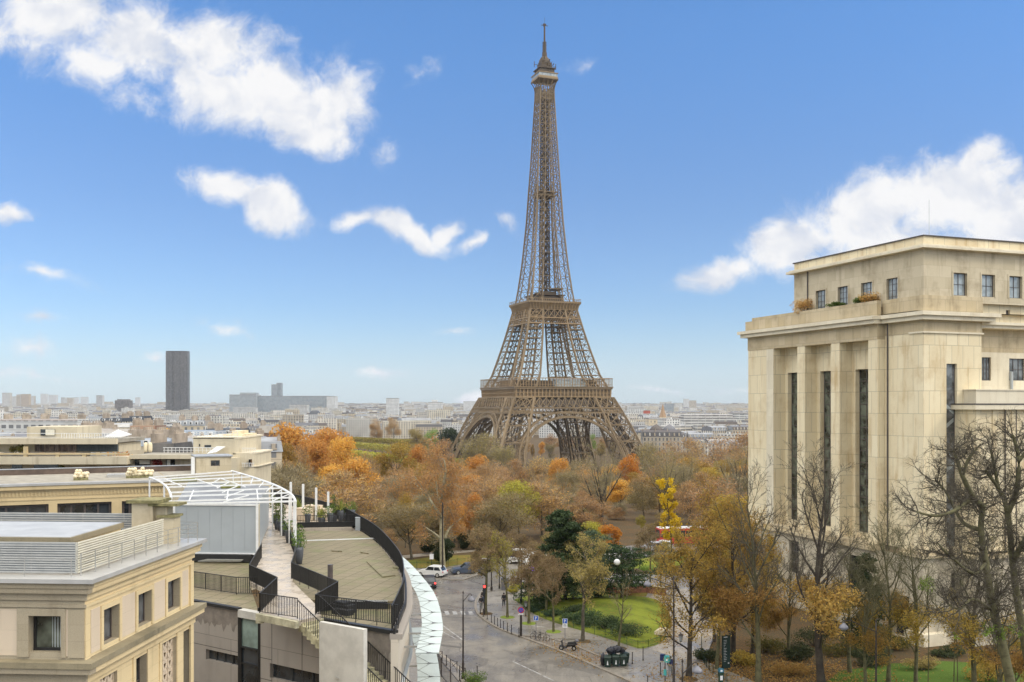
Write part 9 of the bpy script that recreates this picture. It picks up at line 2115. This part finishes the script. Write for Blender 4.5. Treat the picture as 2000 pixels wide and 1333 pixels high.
# ------------------------------------------------------------------ vehicles
def car(P, rz, paint, label, kind_='suv', lights=False, L=4.4, W=1.8, Hh=1.62):
	t = thing('car', P, rz, label, 'car'); a = L/2
	mb = MB(); prof = [(-a, .32), (-a, .72), (-a+.08, .92), (-a+.5, .98), (a-1.25, .98), (a-.25, .82), (a, .62), (a, .30)]
	if kind_ == 'van': prof = [(-a, .35), (-a, 1.05), (a-1.0, 1.05), (a-.15, .95), (a, .7), (a, .35)]
	def hull(p, w0, w1=None):
		n = len(p); w1 = w1 or [w0]*n
		for i in range(n):
			j = (i+1) % n; mb.face([(p[i][0], -w1[i], p[i][1]), (p[j][0], -w1[j], p[j][1]), (p[j][0], w1[j], p[j][1]), (p[i][0], w1[i], p[i][1])])
		mb.face([(x, -w, z) for (x, z), w in zip(p, w1)][::-1]); mb.face([(x, w, z) for (x, z), w in zip(p, w1)])
	hull(prof, W/2); b = part(t, mb, 'body', paint, bevel=.05)
	mb = MB(); f0, f1 = (a-1.3, a-2.05) if kind_ != 'van' else (a-.55, a-1.15); r0, r1 = (-a+.12, -a+.55) if kind_ != 'van' else (-a+.05, -a+.2)
	cab = [(r0, .96), (r1, Hh-.06), (r1+.25, Hh), (f1-.15, Hh), (f1, Hh-.05), (f0, .96)]; hull(cab, .8, [W/2-.06, W/2-.19, W/2-.24, W/2-.24, W/2-.19, W/2-.06]); rf_ = part(t, mb, 'cabin', paint, bevel=.04)
	mb = MB(); e = .012
	def glassq(z0, z1, x00, x01, x10, x11):
		for s in (-1, 1):
			w0 = (W/2-.06)-(z0-.96)/(Hh-1.02)*.13+e; w1 = (W/2-.06)-(z1-.96)/(Hh-1.02)*.13+e; mb.face([(x00, s*w0, z0), (x01, s*w0, z0), (x11, s*w1, z1), (x10, s*w1, z1)])
	zt, zb = Hh-.13, 1.02; k = lambda z: (z-.96)/(Hh-1.02)
	xr = lambda z: r0+(r1-r0)*k(z); xf = lambda z: f0+(f1-f0)*k(z); xm = (r1+f1)/2
	if kind_ != 'van':
		glassq(zb, zt, xr(zb)+.2, xm-.04, xr(zt)+.2, xm-.04); glassq(zb, zt, xm+.04, xf(zb)-.2, xm+.04, xf(zt)-.1)
	else: glassq(zb+.1, zt, f1-.9, xf(zb+.1)-.1, f1-.9, xf(zt)-.06)
	for x_, s in ((xf, 1), (xr, -1)):
		w0, w1 = W/2-.2, W/2-.3; mb.face([(x_(zb)+s*.015, -w0, zb), (x_(zb)+s*.015, w0, zb), (x_(zt)+s*.015, w1, zt), (x_(zt)+s*.015, -w1, zt)])
	mb2 = mb; mb2.build('window', M['glass'], rf_)
	for x in (-a+.85, a-.85):
		for s in (-1, 1):
			mb = MB(); mb.tube([(x, s*(W/2-.2), .34), (x, s*(W/2+.01), .34)], .34, 18); w = part(t, mb, 'wheel', M['rubber'], bevel=.03); mb = MB(); mb.tube([(x, s*(W/2), .34), (x, s*(W/2+.02), .34)], .21, 12); mb.build('rim', M['steel'], w)
	for s in (-1, 1):
		mb = MB(); mb.box(a-.12, a+.01, s*(W/2-.1)-.22*(s > 0), s*(W/2-.1)+.22*(s < 0), .64, .76); part(t, mb, 'headlight', M['glass_pale']); mb = MB(); mb.box(-a-.012, -a+.1, s*(W/2-.06)-.2*(s > 0), s*(W/2-.06)+.2*(s < 0), .72, .92); part(t, mb, 'tail_light', red if lights else sign_red)
	mb = MB(); mb.box(a, a+.012, -.26, .26, .42, .53); mb.box(-a-.012, -a, -.26, .26, .55, .66); part(t, mb, 'number_plate', sign_white); mb = MB(); mb.box(-a-.03, -a+.2, -W/2+.05, W/2-.05, .28, .42); mb.box(a-.2, a+.03, -W/2+.05, W/2-.05, .26, .40); part(t, mb, 'bumper', M['rubber'])
	return t
cp = lambda n, c: plain(n, c, .28, .04, 1, .1, .6)
c_white, c_black, c_blue, c_silver = cp('white_car_paint', (.68, .68, .66)), cp('black_car_paint', (.03, .03, .034)), cp('dark_blue_car_paint', (.06, .08, .12)), cp('silver_car_paint', (.40, .41, .42))
car(on(843, 1126, .01), R(158), c_white, 'white car turning at the crossing behind the black one'); car(on(838, 1146, .01), R(97), c_black, 'black car with red tail lights lit, half hidden by the glass canopy', lights=True)
car(on(911, 1121, .01), R(192), c_blue, 'dark blue estate car on the far lane of the crossing'); car(on(935, 1113, .01), R(192), c_silver, 'silver car just behind the dark blue one')
car(on(1016, 1100, .01), R(185), c_white, 'white van behind the street trees', 'van', L=5.2, Hh=2.2, W=2.0); car(on(1048, 1104, .01), R(200), c_white, 'white car parked behind the street trees'); car(on(1290, 1074, .01), R(170), c_white, 'white car on the bus road by the bare trunks'); car(on(1186, 1092, .01), R(178), c_white, 'white car behind the small orange tree')
car(on(1272, 1077, .01), R(176), c_silver, 'silver car waiting beside the white one on the bus road')
# red bus
P = on(1335, 1063.5, .01); t = thing('city_bus', P, R(9), 'red city bus passing behind the vivid yellow tree', 'bus'); busred = plain('bus_red', (.50, .06, .05), .35, .06); L = 9.5
mb = MB(); mb.box(-L/2, L/2, -1.25, 1.25, .35, 2.95); part(t, mb, 'body', busred, bevel=.1); mb = MB(); mb.box(-L/2+.1, L/2-.1, -1.15, 1.15, 2.95, 3.1); part(t, mb, 'roof', sign_white); mb = MB()
for i in range(6): mb.box(-L/2+.3+i*1.5, -L/2+1.65+i*1.5, -1.262, -1.25, 1.5, 2.6)
mb.box(-L/2-.012, -L/2, -1.05, 1.05, 1.2, 2.7); part(t, mb, 'window', M['glass']); mb = MB()
for x in (-L/2+1.8, L/2-2): mb.tube([(x, -1.26, .5), (x, -1.0, .5)], .5, 16)
part(t, mb, 'wheel', M['rubber'])
for s in (-.9, .9): mb = MB(); mb.box(-L/2-.02, -L/2, s-.15, s+.15, .6, .85); part(t, mb, 'headlight', sign_white)
# violet glow: the lit sign of a stall behind the trees
vio = bpy.data.materials.new('violet_sign'); vio.use_nodes = True; b_ = vio.node_tree.nodes['Principled BSDF']; b_.inputs['Base Color'].default_value = (.12, .05, .6, 1); b_.inputs['Emission Color'].default_value = (.16, .05, .95, 1); b_.inputs['Emission Strength'].default_value = 1.0
P = on(1040, 1140, .1); t = thing('lit_violet_sign', P, 0, 'violet lit sign on a post between the street trees', 'sign'); mb = MB(); mb.lathe([(.06, 0), (.05, 2.3)], n=6); part(t, mb, 'post', M['post']); mb = MB(); mb.lathe([(.2, 1.7), (.5, 1.85), (.55, 2.05), (.4, 2.3), (.1, 2.38)], n=10); o = part(t, mb, 'lit_panel', vio, smooth=True); o.scale = (1, .4, 1)
# ------------------------------------------------------------------ people
def skin_obj(name, verts, edges, radii, mat, parent, root=0, sub=2):
	me = bpy.data.meshes.new(name); me.from_pydata(verts, edges, []); me.materials.append(mat); o = bpy.data.objects.new(name, me); COL.objects.link(o); o.parent = parent
	m = o.modifiers.new('skin', 'SKIN'); sv = me.skin_vertices[0].data
	for i, r in enumerate(radii): sv[i].radius = (r if hasattr(r, '__len__') else (r, r)); sv[i].use_root = (i == root)
	m.use_smooth_shade = True; s = o.modifiers.new('sub', 'SUBSURF'); s.levels = sub; s.render_levels = sub; return o
def person(P, rz, top, legs, hair, label, stride=.28, h=1.75, arm=.15, back=False):
	t = thing('person', P, rz, label, 'person'); s = h/1.75; V = lambda *a: tuple(x*s for x in a)
	# skeleton: faces +x
	A = [V(0, 0, .95), V(0, 0, 1.12), V(.01, 0, 1.34), V(.01, 0, 1.46), V(.02, 0, 1.53), V(.035, 0, 1.60), V(.03, 0, 1.70)]
	r = [.13, .12, .145, .075, .055, .085, .075]; E = [(0, 1), (1, 2), (2, 3), (3, 4), (4, 5), (5, 6)]
	legsv = []
	for sd, f in ((-1, 1), (1, -1)):
		i = len(A); A += [V(.02*f, sd*.09, .88), V(f*stride*.45+.03, sd*.10, .48), V(f*stride-.04*(f < 0), sd*.10, .085), V(f*stride+.13, sd*.11, .035)]; r += [.095, .06, .042, .04]; E += [(0, i), (i, i+1), (i+1, i+2), (i+2, i+3)]; legsv.append(i)
	armv = []
	for sd, f in ((-1, -1), (1, 1)):
		i = len(A); A += [V(.01, sd*.17, 1.41), V(f*arm*.4-.03, sd*.23, 1.13), V(f*arm+.06, sd*.24, .90), V(f*arm+.09, sd*.24, .82)]; r += [.058, .042, .03, .034]; E += [(2, i), (i, i+1), (i+1, i+2), (i+2, i+3)]; armv.append(i)
		w = A[i+3]
		for k in range(5):
			j = len(A); off_ = (-.02+.014*k)*s; ln = (.07, .085, .09, .08, .05)[k]*s
			if k < 4: A += [(w[0]+off_, w[1], w[2]-ln*.5), (w[0]+off_+.012*s, w[1]-sd*.008*s, w[2]-ln)]
			else: A += [(w[0]+.035*s, w[1]-sd*.02*s, w[2]-.01*s), (w[0]+.05*s, w[1]-sd*.02*s, w[2]-.04*s)]
			r += [.009, .007]; E += [(i+3, j), (j, j+1)]
	r = [x*s for x in r]; body = skin_obj('body', A, E, r, M['skin'], t)
	mb = MB(); hc = A[5]
	for sd in (-1, 1): mb.tube([(hc[0]+.07*s, sd*.032*s, hc[2]+.03*s), (hc[0]+.088*s, sd*.032*s, hc[2]+.03*s)], .011*s, 6)
	mb.tube([(hc[0]+.08*s, -.025*s, hc[2]-.045*s), (hc[0]+.083*s, .025*s, hc[2]-.045*s)], .007*s, 5); part(t, mb, 'eyes_and_mouth', M['bronze'])
	mb = MB(); mb.tube([(hc[0]+.075*s, 0, hc[2]+.02*s), (hc[0]+.105*s, 0, hc[2]-.015*s)], [.008*s, .014*s], 6); part(t, mb, 'nose', M['skin'])
	# clothes follow the body a little larger
	ids = [0, 1, 2, 3]+[armv[0], armv[0]+1, armv[0]+2]+[armv[1], armv[1]+1, armv[1]+2]; mp = {k: i for i, k in enumerate(ids)}
	skin_obj('jacket', [A[k] if k else (A[0][0], A[0][1], A[0][2]-.03) for k in ids], [(mp[a], mp[b]) for a, b in E if a in mp and b in mp], [(r[k]+.028*s if k != 3 else r[k]+.012*s) for k in ids], top, t)
	ids = [0]+[x for i in legsv for x in (i, i+1, i+2)]; mp = {k: i for i, k in enumerate(ids)}
	skin_obj('trousers', [A[k] for k in ids], [(mp[a], mp[b]) for a, b in E if a in mp and b in mp], [(r[k]+.016*s) for k in ids], legs, t)
	for i in legsv: skin_obj('shoe', [A[i+2][:2]+(.05*s,), A[i+3]], [(0, 1)], [.052*s, .048*s], M['rubber'], t, sub=1)
	mb = MB(); rr = [(.02, .135), (.07, .125), (.098, .085), (.103, .04), (.094, 0), (.085, -.03)]; mb._lathe([(a*s, b*s) for a, b in rr[::-1]], (hc[0]-.018*s, 0, hc[2]+.012*s), 12); part(t, mb, 'hair', hair, smooth=True)
	return t
HB = plain('dark_hair', (0.03, 0.022, 0.016), .6); JB = plain('navy_jacket', (0.018, 0.028, 0.09), .7); JK = plain('black_coat', (0.02, 0.02, 0.024), .7); TG = plain('grey_trousers', (0.20, 0.21, 0.20), .8); TK = plain('dark_trousers', (0.03, 0.03, 0.035), .8); JN = plain('blue_jeans', (0.10, 0.13, 0.19), .8)
person(on(1309, 1319, PV), R(75), JB, TG, HB, 'man in navy jacket and grey trousers walking away by the lamp post', .22)
person(on(984, 1186, PV), R(-95), JK, TK, HB, 'person in black walking on the pavement between the street trees', .24, 1.78)
person(on(939.5, 1192, PV), R(-80), JK, TG, HB, 'person in black standing by the traffic light at the kerb', .10); person(on(1194.5, 1168, .2), R(200), JK, JN, HB, 'person in dark top and blue jeans walking behind the lawn', .26)
person(on(1266, 1083, .0), R(0), JK, TK, HB, 'person in dark clothes beside the bus road', .2); person(on(943.5, 1180, PV), R(100), JK, JN, HB, 'person in dark coat and jeans behind the traffic light', .2)
